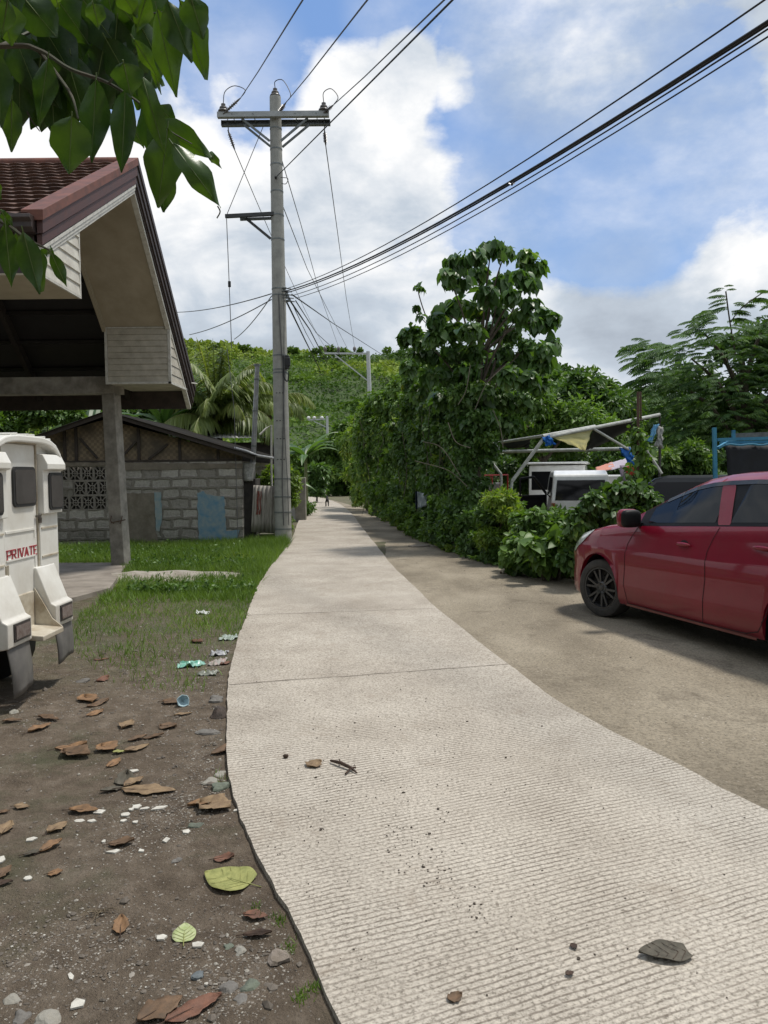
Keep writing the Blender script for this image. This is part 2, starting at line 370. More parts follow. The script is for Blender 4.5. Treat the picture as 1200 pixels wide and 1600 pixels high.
gro = mth('MULTIPLY', mth('MULTIPLY', gr, worn, nt_=t), fine, nt_=t)
base = ramp(t, tn(t, co, 1.0, 8, .65), [(.28, (.33, .295, .25)), (.48, (.41, .372, .32)), (.74, (.49, .452, .395))])
gran = ramp(t, tn(t, co, 70, 6, .8), [(.38, (.34, .32, .29)), (.49, (.98, .97, .96)), (.62, (1.32, 1.31, 1.29))])
cc = mixc(t, .85, base, gran, 'MULTIPLY')
cc = mixc(t, mth('MULTIPLY', gro, .80, nt_=t), cc, (.13, .105, .082))
dirtm = mth('MAXIMUM', mrange(t, tn(t, co, 3.1, 9, .75, .6), .56, .70, 0, .55), mrange(t, tn(t, co, 11, 8, .8, 1.0), .62, .72, 0, .6), nt_=t)
cc = mixc(t, dirtm, cc, (.25, .205, .16))
spots = mrange(t, tn(t, co, 26, 3, .5), .70, .74, 0, .7); cc = mixc(t, spots, cc, (.14, .115, .09))
# dirty rim at both edges
uu = sx.outputs['X']
l(cc, b.inputs['Base Color']); b.inputs['Roughness'].default_value = .9; b.inputs['Specular IOR Level'].default_value = .25
hh = mth('SUBTRACT', mth('MULTIPLY', tn(t, co, 120, 4, .7), .45, nt_=t), mth('MULTIPLY', gro, .8, nt_=t), nt_=t); bumpn(t, b, hh, .55, .006)
M_LANE = m
# old dusty road
m, t, b = newmat('dusty_road'); n = t.nodes.new; l = t.links.new
co = n('ShaderNodeTexCoord').outputs['Object']
mpp = n('ShaderNodeMapping'); mpp.inputs['Scale'].default_value = (1.0, .45, 1); mpp.inputs['Rotation'].default_value = (0, 0, .25); l(co, mpp.inputs[0])
c1 = ramp(t, tn(t, mpp.outputs[0], .9, 8, .62), [(.30, (.145, .122, .090)), (.5, (.235, .202, .152)), (.72, (.345, .303, .235))])
g1 = ramp(t, tn(t, co, 55, 6, .75), [(.36, (.45, .43, .40)), (.50, (1, 1, 1)), (.66, (1.35, 1.32, 1.28))])
cc = mixc(t, .8, c1, g1, 'MULTIPLY')
vo = n('ShaderNodeTexVoronoi'); vo.inputs['Scale'].default_value = 26; l(co, vo.inputs[0])
spk = mth('MULTIPLY', mrange(t, vo.outputs['Distance'], .20, .08), mrange(t, tn(t, co, 3.0, 5), .50, .60), nt_=t)
cc = mixc(t, spk, cc, (.46, .41, .35))
dkp = mrange(t, tn(t, co, 1.6, 9, .75, .5), .54, .68, 0, .75); cc = mixc(t, dkp, cc, (.105, .085, .062))
l(cc, b.inputs['Base Color']); b.inputs['Roughness'].default_value = .92; b.inputs['Specular IOR Level'].default_value = .25
hh = mth('ADD', tn(t, co, 40, 6, .75), mth('MULTIPLY', spk, .6, nt_=t), nt_=t); bumpn(t, b, hh, .5, .012)
M_ROAD = m

# --- lane edges: pairs of picks left / right
PAIRS = [((800, 2100), (2300, 1500)), ((620, 1790), (1700, 1400)), ((520, 1600), (1400, 1330)), ((470, 1480), (1240, 1296)), ((430, 1400), (1130, 1247)), ((400, 1340), (1060, 1207)), ((372, 1270), (975, 1163)),
         ((357, 1205), (915, 1130)), ((355, 1150), (860, 1098)), ((358, 1080), (795, 1047)), ((364, 1030), (740, 1003)), ((385, 968), (683, 957)), ((400, 928), (648, 922)),
         ((420, 893), (615, 890)), ((440, 868), (597, 867)), ((456, 845), (580, 845)), ((463, 825), (564, 824)), ((470, 808), (552, 807)), ((477, 797), (541, 796)), ((482, 789), (530, 788)),
         ((480, 783), (516, 782.5)), ((474, 779), (500, 778.3)), ((455, 776.5), (470, 776))]
LP = catm([G(*a) for a, _ in PAIRS], 6); RP = catm([G(*b_) for _, b_ in PAIRS], 6)
def lane_mesh():
    L2 = []; R2 = []
    for i in range(len(LP)-1):
        seg = ((LP[i]+RP[i])/2-(LP[i+1]+RP[i+1])/2).length; k = max(1, int(seg/.06)) if LP[i].y < 14 else max(1, int(seg/.4))
        for j in range(k):
            L2.append(LP[i].lerp(LP[i+1], j/k)); R2.append(RP[i].lerp(RP[i+1], j/k))
    vs = []; fs = []; us = []; v = 0; nu = 9; prev = None
    for a, c in zip(L2, R2):
        mid = (a+c)/2
        if prev is not None: v += (mid-prev).length
        prev = mid; dv = (c-a); wd = dv.length; dv.normalize()
        ja = nz(v, 0, 3, 1.2)*.018+nz(v, 5, 1, 9)*.011; jb = nz(v, 9, 3, .9)*.016+nz(v, 2, 1, 8)*.008
        a2 = a+dv*ja; c2 = c+dv*jb
        for j in range(nu):
            p = a2.lerp(c2, j/(nu-1)); vs.append((p.x, p.y, gz(max(0, p.y))+.045)); us.append((wd*j/(nu-1), v))
    R = len(L2)
    for i in range(R-1):
        for j in range(nu-1): fs.append((i*nu+j, i*nu+j+1, (i+1)*nu+j+1, (i+1)*nu+j))
    base = len(vs)
    for i in range(R):
        for j in (0, nu-1):
            x, y, z = vs[i*nu+j]; vs.append((x, y, z-.14)); us.append(us[i*nu+j])
    for i in range(R-1):
        fs.append((i*nu, (i+1)*nu, base+2*(i+1), base+2*i)); fs.append((i*nu+nu-1, base+2*i+1, base+2*(i+1)+1, (i+1)*nu+nu-1))
    me = bpy.data.meshes.new('concrete_lane'); me.from_pydata(vs, [], fs); ul = me.uv_layers.new(name='UVMap')
    lv = np.empty(len(me.loops), np.int32); me.loops.foreach_get('vertex_index', lv)
    ul.data.foreach_set('uv', np.array(us)[lv].ravel()); me.materials.append(M_LANE); me.update()
    o = bpy.data.objects.new('concrete_lane', me); COL.objects.link(o); o['kind'] = 'structure'
lane_mesh()
# --- joints across the lane (dark filled seams lying in the slab)
mj = MB()
def lane_at(pxl, pxr, wd=.006):
    a = G(*pxl); c = G(*pxr); k = 40; pts = []
    for i in range(k+1):
        p = a.lerp(c, i/k); q = Vector((p.x, p.y+nz(i*.3, p.y, 2, 1)*.02, gz(p.y)+.0485)); pts.append(q)
    for i in range(k):
        w0 = wd*(.6+.8*abs(nz(i*.7, a.y, 5))); p, q = pts[i], pts[i+1]
        mj.add([(p.x, p.y-w0, p.z), (q.x, q.y-w0, q.z), (q.x, q.y+w0, q.z), (p.x, p.y+w0, p.z)], [(0, 1, 2, 3)])
for a, c in (((386, 968), (682, 957)), ((359, 1080), (794, 1047)), ((420, 893.5), (614, 890)), ((441, 868), (596, 867))): lane_at(a, c)
M_SEAM = mat('seam_dirt', (.22, .185, .15), .95)
o = mj.build('lane_joint', M_SEAM); o['kind'] = 'structure'
# --- dusty road sheet: from under the lane out to the right
RE = [G(*p) for p in [(1500, 1010), (1250, 945), (1050, 925), (950, 915), (900, 908), (860, 900), (790, 889), (740, 876), (700, 861), (660, 841), (620, 818), (590, 803), (560, 793), (540, 787), (520, 782), (500, 778), (470, 775.8)]]
def road_mesh():
    mb = MB(); rows = []
    ys = [-6, -3, -1, 0, 1, 1.5, 2]+[2+.25*i for i in range(1, 40)]+[12+.6*i for i in range(30)]+[30+2*i for i in range(35)]
    ly = sorted([(p.y, p.x) for p in LP]); ry = sorted([(p.y, p.x) for p in RE])
    lx = lambda y: np.interp(y, [a for a, _ in ly], [c for _, c in ly])
    rx = lambda y: np.interp(y, [a for a, _ in ry], [c for _, c in ry]) if y > RE[0].y else 14
    for y in ys:
        if y > 92: break
        a = lx(y)+.35; c = max(rx(y), a+.1); c += nz(y, 3, 0, .9)*.12
        a = max(a, -20) if y > 1 else a
        r = []
        for j in range(14):
            x = lerp(a, c, (j/13)); r.append((x, y, gz(max(0, y))+.012+nz(x, y, 0, .8)*.006))
        rows.append(r)
    mb.grid(rows); o = mb.build('road', M_ROAD, smooth=True); o['kind'] = 'structure'
road_mesh()
# --- ground sheet to the horizon
def lanedge_x(y): return np.interp(y, [p.y for p in sorted(LP, key=lambda p: p.y)], [p.x for p in sorted(LP, key=lambda p: p.y)])
def ground_mesh():
    xs = [-1500, -600, -250, -120, -60, -35, -20, -12, -9]+[-8+.12*i for i in range(0, 66)]+[0, .15, .3, .5, .8, 1.2, 2, 3, 4, 6, 8, 10, 14, 20, 30, 45, 80, 160, 400, 900, 1800]
    ys = [-200, -60, -20, -8, -3, -1, 0, .6]+[1+.08*i for i in range(0, 90)]+[8.3+.2*i for i in range(0, 45)]+[18, 20, 22, 25, 28, 32, 38, 45, 55, 70, 90, 120, 200, 400, 900, 2500]
    P = []
    for y in ys:
        r = []
        for x in xs:
            z = gz(min(max(0, y), 130))
            if -8.1 < x < .1 and 0 < y < 17.5:
                # soil mounded gently, dropping at the slab edge
                e = max(0.0, min(1, (lanedge_x(y)-x)/.5))
                z += nz(x, y, 0, .7)*.05*e+nz(x, y, 4, 2.6)*.018+nz(x, y, 8, 9)*.007-.004+.026*(1-e)
                if lanedge_x(y)-.05 < x: z = min(z, gz(y)+.026)
            else: z -= .03
            r.append((x, y, z))
        P.append(r)
    return MB().grid(P).build('ground', M_DIRT, smooth=True, ang=180)
o = ground_mesh(); o['kind'] = 'structure'
from mathutils.bvhtree import BVHTree
_gb = BVHTree.FromPolygons([v.co.copy() for v in o.data.vertices], [tuple(p.vertices) for p in o.data.polygons])
def soil(x, y):
    h = _gb.ray_cast(Vector((x, y, 5)), Vector((0, 0, -1)))
    return h[0].z if h[0] else gz(max(0, y))
def GS(px, py):
    d = ray(px, py).normalized(); h = _gb.ray_cast(Vector((0, 0, CAMH)), d); return h[0]
# --- shed floor slab
a = [G(60, 884), G(187, 884), G(196, 889), G(172, 925), G(118, 940), G(60, 950)]
sl = MB().prism([(p.x, p.y, gz(p.y)-.1) for p in [G(-600, 886), G(-100, 885)]+a+[G(-700, 1100)]], (0, 0, .155))
M_SLAB = mat('slab_concrete', (.30, .265, .225), .9, c2=(.17, .145, .12), scale=2.5, bump=.4, bscale=30)
o = sl.build('concrete_floor', M_SLAB); o['kind'] = 'structure'
# --- sand heap next to the slab
# --- gravel: loose stones and chips, nobody could count them
def pebbles():
    PP = []; S = []
    ico = [(0, 0, 1), (.9, 0, .25), (.28, .85, .25), (-.73, .53, .25), (-.73, -.53, .25), (.28, -.85, .25), (.73, .53, -.4), (-.28, .85, -.4), (-.9, 0, -.4), (-.28, -.85, -.4), (.73, -.53, -.4)]
    F = [(0, 1, 2), (0, 2, 3), (0, 3, 4), (0, 4, 5), (0, 5, 1), (1, 6, 2), (2, 7, 3), (3, 8, 4), (4, 9, 5), (5, 10, 1), (2, 6, 7), (3, 7, 8), (4, 8, 9), (5, 9, 10), (1, 10, 6)]
    vs = []; fs = []; tint = []
    patches = [(GS(q[0], q[1]), q[2]) for q in ((300, 1250, .35), (240, 1290, .3), (150, 1480, .3), (380, 1500, .3), (330, 1560, .25), (330, 1120, .6), (220, 1080, .9), (150, 1010, 1.0), (330, 1060, .5), (60, 1120, .8), (300, 1030, .6), (40, 1500, .3), (340, 1180, .3))]
    k = 0
    while k < 17000:
        if random.random() < .55:
            c, r = random.choice(patches); x = random.gauss(c.x, r*.5); y = random.gauss(c.y, r*.6)
        else: x = random.uniform(-4.6, .2); y = 1.6+7.5*random.random()**1.5
        ok_lane = lanedge_x(y) < x+.03
        if ok_lane or y < 1.5 or y > 10: continue
        s = random.uniform(.0012, .0038)*(1+ y*.12)*(2.0 if random.random() < .04 else 1)
        clod = random.random() < .05 and y < 7
        if clod: s *= 2.3
        z = soil(x, y); o_ = len(vs); ang = random.random()*6.28; ca, sa_ = math.cos(ang), math.sin(ang); fx, fy, fz = random.uniform(.7, 1.4), random.uniform(.6, 1.1), random.uniform(.3, .7)
        for (a_, b_, c_) in ico:
            j = random.uniform(.8, 1.2); X, Y, Z = a_*fx*s*j, b_*fy*s*j, c_*fz*s*j
            vs.append((x+X*ca-Y*sa_, y+X*sa_+Y*ca, z+Z+s*.15))
        fs += [tuple(i+o_ for i in f) for f in F]; tint += [random.random()*(.3 if clod else 1)]*len(F); k += 1
    me = bpy.data.meshes.new('gravel'); me.from_pydata(vs, [], fs); a_ = me.attributes.new('tint', 'FLOAT', 'FACE'); a_.data.foreach_set('value', tint)
    m, t, b = newmat('gravel'); at = t.nodes.new('ShaderNodeAttribute'); at.attribute_name = 'tint'
    c = ramp(t, at.outputs['Fac'], [(0, (.09, .075, .06)), (.45, (.17, .145, .12)), (.8, (.27, .245, .21)), (.97, (.30, .28, .24)), (1, (.50, .48, .43))]); t.links.new(c, b.inputs['Base Color']); b.inputs['Roughness'].default_value = .85
    me.materials.append(m); o = bpy.data.objects.new('gravel', me); COL.objects.link(o)
    tag(o, 'loose pebbles and pale chips strewn over the brown dirt verge', 'gravel', kind='stuff')
pebbles()
# debris bits on the lane
def bits():
    mb = MB()
    for i in range(520):
        if i < 260: px, py = random.gauss(560, 120), random.gauss(1250, 90)
        elif i < 360: t = random.random(); px, py = lerp(600, 760, t)+random.gauss(0, 14), lerp(1310, 1460, t)+random.gauss(0, 12)
        else: px, py = random.uniform(360, 1190), random.uniform(1000, 1590)
        p = G(px, py)
        if lanedge_x(p.y)+.04 > p.x or py < 990 or p.y < 1.4: continue
        # stay left of the right edge
        rr = np.interp(p.y, [q.y for q in sorted(RP, key=lambda q: q.y)], [q.x for q in sorted(RP, key=lambda q: q.y)])
        if p.x > rr-.05: continue
        s = random.uniform(.0010, .0030)*(1+p.y*.08)*(1.9 if random.random() < .06 else 1)
        mb.ell((p.x, p.y, gz(p.y)+.046+s*.3), (s*random.uniform(.7, 1.8), s, s*.5), 5, 3, Matrix.Rotation(random.random()*6, 3, 'Z'), jit=.25)
    o = mb.build('soil_crumbs', mat('crumb', (.07, .055, .042), .95)); tag(o, 'dark soil crumbs and grit scattered over the pale lane', 'debris', kind='stuff')
bits()
# --- grass
M_GRASS = leafmat('grass', (.075, .135, .022), (.175, .27, .055), (.32, .30, .12), .55, .3)
GP = [G(*p) for p in [(92, 862), (92, 885), (186, 884), (196, 892), (176, 925), (120, 960), (105, 1010), (150, 1055), (230, 1085), (310, 1090), (350, 1075), (358, 1030), (384, 960), (396, 925), (412, 900), (430, 878), (448, 862), (456, 850), (445, 846), (380, 849), (200, 853), (92, 860)]]
def inpoly(x, y, poly):
    c = False; j = len(poly)-1
    for i in range(len(poly)):
        xi, yi, xj, yj = poly[i].x, poly[i].y, poly[j].x, poly[j].y
        if (yi > y) != (yj > y) and x < (xj-xi)*(y-yi)/(yj-yi)+xi: c = not c
        j = i
    return c
def grass():
    P = []; L = []; x0, x1 = min(p.x for p in GP), max(p.x for p in GP); y0, y1 = min(p.y for p in GP), max(p.y for p in GP)
    sand = G(255, 902)
    while len(P) < 36000:
        x = random.uniform(x0, x1); y = random.uniform(y0, y1+1.2)
        if y > y1-.3 and x > -3.3: continue
        edge = lanedge_x(y)-x
        if not inpoly(x, min(y, y1-.4), GP) and not (.0 < edge < .12 and 7 < y < 17): continue
        if y < 9.4 and random.random() > max(.03, (y-6.5+(1.3 if edge < 1.0+nz(x, y, 6, 2)*.6 else 0))/2.3)+nz(x, y, 2, 1.3)*1.1: continue
        if abs(x-sand.x) < 1.1+.3*nz(x, y, 1, 2) and abs(y-sand.y-.1) < .30+.30*nz(x, 1, 1, 2.3) and random.random() < .95: continue
        if edge < 0 and random.random() < .9: continue
        h = .055+.05*max(0, (y-8)/6)+.05*max(0, nz(x, y, 9, 1.1))+random.uniform(0, .05)
        if y > 13.5: h += .07*random.random()
        if edge < .9 and y > 9: h *= 1.35
        if y < 9: h *= .75
        P.append((x, y, soil(x, y)-.005)); L.append(h)
    for _ in range(240):   # tufts against the slab edge near the camera
        px, py = random.choice([(436, 1440), (455, 1480), (400, 1425), (490, 1545), (345, 1215), (470, 1560)]); p = GS(px+random.gauss(0, 6), py+random.gauss(0, 6)) 
        if p and lanedge_x(p.y) > p.x: P.append(tuple(p)); L.append(random.uniform(.01, .03))
    n = len(P); D = RNG.normal(size=(n, 3))*.38; D[:, 2] = 1; Nn = RNG.normal(size=(n, 3)); Nn[:, 2] = .1
    L = np.array(L); W = np.clip(L*.09, .004, .011)
    t_ = np.clip(RNG.random(n)*.7+np.array([nz(p[0], p[1], 3, .8) for p in P])*.5+.1, 0, 1)
    o = leafmesh('grass', P, D, unit(Nn), L, W, M_GRASS, None, t_, T_BLADE)
    tag(o, 'green grass growing between the block wall, the shed slab and the lane', 'grass', kind='stuff')
    # broadleaf weeds at the foot of the walls
    Q = []
    for _ in range(5200):
        if random.random() < .6: px, py = random.uniform(92, 380), random.gauss(868, 6)
        else: px, py = random.uniform(200, 400), random.choice([random.gauss(885, 3), random.gauss(930, 9)])
        p = G(px, min(py, 930)); 
        if px < 200 and py > 880: continue
        Q.append((p.x, p.y, gz(p.y)+abs(random.gauss(0, .07))))
    n = len(Q); D = RNG.normal(size=(n, 3)); D[:, 2] += .4; Nn = RNG.normal(size=(n, 3))*.5; Nn[:, 2] += 1
    ll = RNG.uniform(.03, .08, n)
    o = leafmesh('weeds', Q, D, unit(Nn), ll, ll*.6, leafmat('weed', (.04, .085, .018), (.10, .19, .035), None, .5, .25), None, None, T_SIMPLE)
    tag(o, 'low broadleaf weeds along the foot of the block wall', 'weeds', kind='stuff')
grass()
# sand spill in the grass
sp = G(255, 902); mb = MB(); rows = []
for i in range(13):
    r = []
    for j in range(17):
        u = i/12*2-1; v = j/16*2-1; x = sp.x+v*1.2; y = sp.y+u*.45; h = max(-.06, .11*(1-u*u)*(1-v*v)-.012+nz(x, y, 1, 4)*.03)
        r.append((x, y, soil(x, y)+h))
    rows.append(r)
o = mb.grid(rows).build('sand_pile', mat('sand', (.40, .37, .32), .95, c2=(.24, .21, .17), scale=9, bump=.8, bscale=60), smooth=True); tag(o, 'low pale heap of spilled sand and gravel in the grass beside the slab', 'sand pile')

def road_grit():
    mb = MB(); ry = sorted([(q.y, q.x) for q in RP])
    for _ in range(1500):
        y = 3+13*random.random()**1.3; x0 = np.interp(y, [a for a, _ in ry], [c for _, c in ry])+.1; x = random.uniform(x0, x0+4.2)
        if y > 9 and x > 3.2: continue
        s = random.uniform(.0015, .004)*(1+y*.05)*(1.8 if random.random() < .05 else 1); mb.ell((x, y, gz(y)+.014+s*.2), (s*random.uniform(.8, 1.6), s, s*.5), 5, 3, Matrix.Rotation(random.random()*6, 3, 'Z'), jit=.25)
    tag(mb.build('road_grit', mat('grit', (.42, .38, .31), .9, c2=(.26, .225, .18), scale=9, lo=.4, hi=.6)), 'small pale pebbles and grit scattered over the dusty road', 'gravel', kind='stuff')
road_grit()
# ================================================================== SHED (tiled roof carport at left)
XO = -3.35; XI = -4.45; XL = -9.5
A_ = AX(213, 256, XO); B_ = AX(303, 608, XO); F_ = AX(66, 340, XO)
RY, RZ = A_.y, A_.z; BY, BZ = B_.y, B_.z; FY, FZ = F_.y, F_.z
def zr(y): return lerp(RZ, BZ, (y-RY)/(BY-RY)) if y > RY else lerp(RZ, FZ, (RY-y)/(RY-FY))
M_TILE = mat('roof_tile', (.135, .070, .048), .75, c2=(.068, .038, .028), scale=5, bump=.2, bscale=120)
M_CAP = mat('ridge_cap', (.195, .078, .055), .6, c2=(.11, .050, .038), scale=5, spec=.3)
M_DKTRIM = mat('dark_fascia', (.030, .021, .020), .5, c2=(.055, .038, .034), scale=8)
M_WTRIM = mat('white_trim', (.56, .55, .50), .55, c2=(.34, .32, .28), scale=14, lo=.45, hi=.75)
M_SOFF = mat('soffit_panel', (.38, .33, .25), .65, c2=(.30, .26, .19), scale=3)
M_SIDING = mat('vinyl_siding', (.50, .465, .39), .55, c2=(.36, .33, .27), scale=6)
M_COLC = mat('column_concrete', (.37, .345, .305), .9, c2=(.20, .185, .165), scale=5, bump=.5, bscale=35)
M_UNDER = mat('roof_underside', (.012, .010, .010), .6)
cb = G(187, 883)
shed = thing('open_shed', 'open carport with brown tiled gable roof, beige boxed eaves and concrete posts', 'shed', (cb.x, cb.y, gz(cb.y)))
roof = MB()
def tiles(y0, y1, z0, z1, rows, name):
    mb = MB(); P = []; tw = .20; nx = int((XO-.12-XL)/tw)*5
    nrm = Vector((0, -(z1-z0), (y1-y0))).normalized()
    if nrm.z < 0: nrm = -nrm
    for r in range(rows):
        for k, (f, h) in enumerate(((0, .040), (.06, .044), (.55, .022), (1.0, .004))):
            t = (r+f)/rows; row = []
            for i in range(nx+1):
                x = lerp(XL, XO-.12, i/nx); w_ = abs(math.sin(math.pi*(x/tw+.5*(r % 2)))) ; hh = h+.016*w_**.5
                p = Vector((x, lerp(y0, y1, t), lerp(z0, z1, t)))+nrm*hh
                if k == 0: p += Vector((0, (y0-y1)/abs(y1-y0)*.012*(w_), 0))
                row.append(p)
            P.append(row)
    mb.grid(P); return mb.build(name, M_TILE, roofo, smooth=True, ang=25)
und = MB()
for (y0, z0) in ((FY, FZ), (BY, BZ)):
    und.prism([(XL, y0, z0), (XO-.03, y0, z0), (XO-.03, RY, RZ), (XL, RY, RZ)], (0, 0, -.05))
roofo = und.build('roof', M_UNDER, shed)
tiles(FY-.02, RY, FZ-.01, RZ, 15, 'tile_course'); tiles(BY+.02, RY, BZ-.01, RZ, 18, 'tile_course')
rc = MB(); rc.tube([(XL, RY, RZ+.02), (XO-.1, RY, RZ+.02)], .07, 10); rc.build('ridge_cap', M_CAP, roofo, smooth=True)
# front rake: red cap, dark-red fascia courses, white trim
def rake(ya, za, yb, zb, off0, off1, x0, x1, m, name, par):
    mb = MB(); mb.prism([(x0, ya, za+off0), (x0, yb, zb+off0), (x0, yb, zb+off1), (x0, ya, za+off1)], (x1-x0, 0, 0)); return mb.build(name, m, par, bevel=.004)
rake(FY-.05, FZ-.02, RY, RZ, -.02, .085, XO-.19, XO+.03, M_CAP, 'rake_cap', roofo)
M_RFASC = mat('fascia_red', (.085, .034, .028), .6, c2=(.065, .032, .030), scale=6)
rake(FY-.02, FZ, RY, RZ, -.16, -.022, XO-.05, XO+.012, M_RFASC, 'fascia', shed)
rake(FY, FZ, RY, RZ, -.27, -.162, XO-.06, XO-.006, M_RFASC, 'fascia', shed)
for k, (a, b_) in enumerate(((-.315, -.272), (-.36, -.318), (-.40, -.363))):
    rake(FY+.02, FZ, RY, RZ, a, b_, XO-.10, XO-.012-.010*k, M_WTRIM, 'trim', shed)
# back rake, dark
rake(BY+.03, BZ-.02, RY, RZ, -.02, .085, XO-.19, XO+.03, M_DKTRIM, 'rake_cap', roofo)
for a, b_, d_ in ((-.14, -.022, .012), (-.25, -.142, -.008), (-.30, -.252, -.03)):
    rake(BY, BZ, RY, RZ, a, b_, XO-.08, XO+d_, M_DKTRIM, 'fascia', shed)
rake(BY-.06, BZ, RY, RZ, -.36, -.302, XO-.12, XO-.045, M_WTRIM, 'trim', shed)
# soffit under both overhangs
SO = .34
bxy = 12.45                                                        # front face of the rear eave box
sof = MB(); xs0, xs1 = XI, XO-.06
zs = lambda y: zr(y)-SO
sof.add([(xs0, RY, zs(RY)), (xs1, RY, zs(RY)), (xs1, bxy+.02, zs(bxy)), (xs0, bxy+.02, zs(bxy))], [(0, 1, 2, 3)])
fy2 = AX(124, 464, XO-.06).y
sof.add([(xs0, RY, zs(RY)), (xs1, RY, zs(RY)), (xs1, fy2-.02, zs(fy2)), (xs0, fy2-.02, zs(fy2))], [(3, 2, 1, 0)])
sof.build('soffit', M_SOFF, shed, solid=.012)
ed = MB(); ed.beam((XI, RY, zs(RY)-.03), (XI, bxy, zs(bxy)-.03), .05, .10); ed.beam((XI, RY, zs(RY)-.03), (XI, fy2, zs(fy2)-.03), .05, .10)
ed.build('soffit_edge', M_SOFF, shed)
# closed dark gable infill behind the soffit edge: rafters
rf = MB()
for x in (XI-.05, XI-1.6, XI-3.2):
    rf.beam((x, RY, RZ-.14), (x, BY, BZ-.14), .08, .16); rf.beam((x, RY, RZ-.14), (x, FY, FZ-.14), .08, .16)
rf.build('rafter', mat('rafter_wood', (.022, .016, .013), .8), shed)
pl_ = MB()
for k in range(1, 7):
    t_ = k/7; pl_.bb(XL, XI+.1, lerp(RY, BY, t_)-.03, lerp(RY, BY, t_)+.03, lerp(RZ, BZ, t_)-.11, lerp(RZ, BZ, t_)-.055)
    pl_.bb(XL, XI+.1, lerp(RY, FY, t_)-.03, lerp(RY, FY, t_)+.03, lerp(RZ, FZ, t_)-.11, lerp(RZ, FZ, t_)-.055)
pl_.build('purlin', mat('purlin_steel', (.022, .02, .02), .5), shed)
# rear eave box
zb = AY(181, 599, bxy).z; ztp = zs(bxy)-.01
bx = MB()
def lap(mb, x0, x1, y, z0, z1, n_, face):
    """horizontal siding laps; face 'y-' or 'x+'"""
    h = (z1-z0)/n_
    for i in range(n_):
        a = z0+i*h; b_ = a+h
        if face == 'y': mb.add([(x0, y-.012, a), (x1, y-.012, a), (x1, y-.002, b_-.002), (x0, y-.002, b_-.002), (x0, y, a), (x1, y, a)], [(0, 1, 2, 3), (4, 5, 1, 0)])
lap(bx, xs0+.04, xs1-.02, bxy, zb+.02, ztp, 9, 'y')
bx.bb(xs0+.03, xs1-.01, bxy, BY-.05, zb, zb+.03)
# right (gable side) face of box, under the rake line
nl = 6
for i in range(nl):
    z0 = lerp(zb, ztp, i/nl); z1 = lerp(zb, ztp, (i+1)/nl)-.003
    ye = lambda z: min(BY-.05, RY+(z+SO-RZ)/(BZ-RZ)*(BY-RY))
    bx.add([(xs1+.008, bxy, z0), (xs1+.008, max(bxy, ye(z0)), z0), (xs1-.002, max(bxy, ye(z1)), z1), (xs1-.002, bxy, z1)], [(0, 1, 2, 3)])
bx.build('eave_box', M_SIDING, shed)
tr = MB(); t_ = .035
tr.bb(xs1-.03, xs1+.014, bxy-.022, bxy+.02, zb-.015, ztp); tr.bb(xs0, xs1+.01, bxy-.022, bxy, zb-.015, zb+.018); tr.bb(xs0+.0, xs0+.035, bxy-.024, bxy, zb+.02, ztp); tr.bb(xs0, xs1-.032, bxy-.02, bxy-.003, ztp, ztp+.02)
tr.beam((xs1+.004, bxy, zb), (xs1+.004, BY-.05, zb), .02, .035)
tr.build('trim', M_WTRIM, shed)
# front eave box: triangular siding on the gable side and flat soffit
zf = AX(124, 464, XO-.06).z; fs_ = MB(); fb = MB()
yc = lambda z: min(fy2, RY+(z+SO-RZ)/(FZ-RZ)*(FY-RY)) if z > zs(FY+.05) else FY+.05
nl = 6; z_hi = zs(fy2)
for i in range(nl):
    z0 = lerp(zf, z_hi, i/nl); z1 = lerp(zf, z_hi, (i+1)/nl)-.006
    a0 = max(FY+.05, RY+(z0+SO-RZ)/(FZ-RZ)*(FY-RY)); a1 = max(FY+.05, RY+(z1+SO-RZ)/(FZ-RZ)*(FY-RY))
    fs_.add([(xs1+.014, a0, z0), (xs1+.014, fy2, z0), (xs1, fy2, z1), (xs1, a1, z1)], [(0, 3, 2, 1)])
    fs_.add([(xs1+.014, a0, z0), (xs1+.014, fy2, z0), (xs1-.01, fy2, z0-.004), (xs1-.01, a0, z0-.004)], [(0, 1, 2, 3)])
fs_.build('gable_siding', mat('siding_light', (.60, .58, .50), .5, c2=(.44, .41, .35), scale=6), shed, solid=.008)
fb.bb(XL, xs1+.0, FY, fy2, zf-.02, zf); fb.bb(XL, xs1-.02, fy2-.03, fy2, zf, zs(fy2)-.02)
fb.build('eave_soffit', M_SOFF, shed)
tr = MB(); tr.bb(xs1-.02, xs1+.02, fy2-.02, fy2+.012, zf-.02, zs(fy2)-.03); tr.beam((xs1+.01, FY+.05, zf-.005), (xs1+.01, fy2, zf-.005), .022, .03); tr.build('trim', M_WTRIM, shed)
# gutter along the front eave
gu = MB(); gp = [(-.02, .02), (-.14, .02), (-.15, -.02), (-.11, -.05), (-.11, -.10), (-.06, -.14), (.04, -.14), (.04, .0)]
gu.prism([(XO-.06, FY+a, FZ+b_-.02) for a, b_ in gp], (XL-XO+.06, 0, 0)); gu.build('gutter', M_DKTRIM, shed, bevel=.006)
fa = MB(); fa.bb(XL, XO-.1, FY+.03, FY+.06, zf, FZ-.16); fa.build('fascia', M_DKTRIM, shed)
fa = MB(); fa.bb(XL, XO-.1, BY-.06, BY-.03, BZ-.35, BZ-.05); fa.build('fascia', M_DKTRIM, shed)
# drip pipe
dp = MB(); p = AX(286, 597, XO-.1); dp.tube([p, p+Vector((.18, .25, .0))], .012, 6); dp.build('drip_pipe', M_WTRIM, shed)
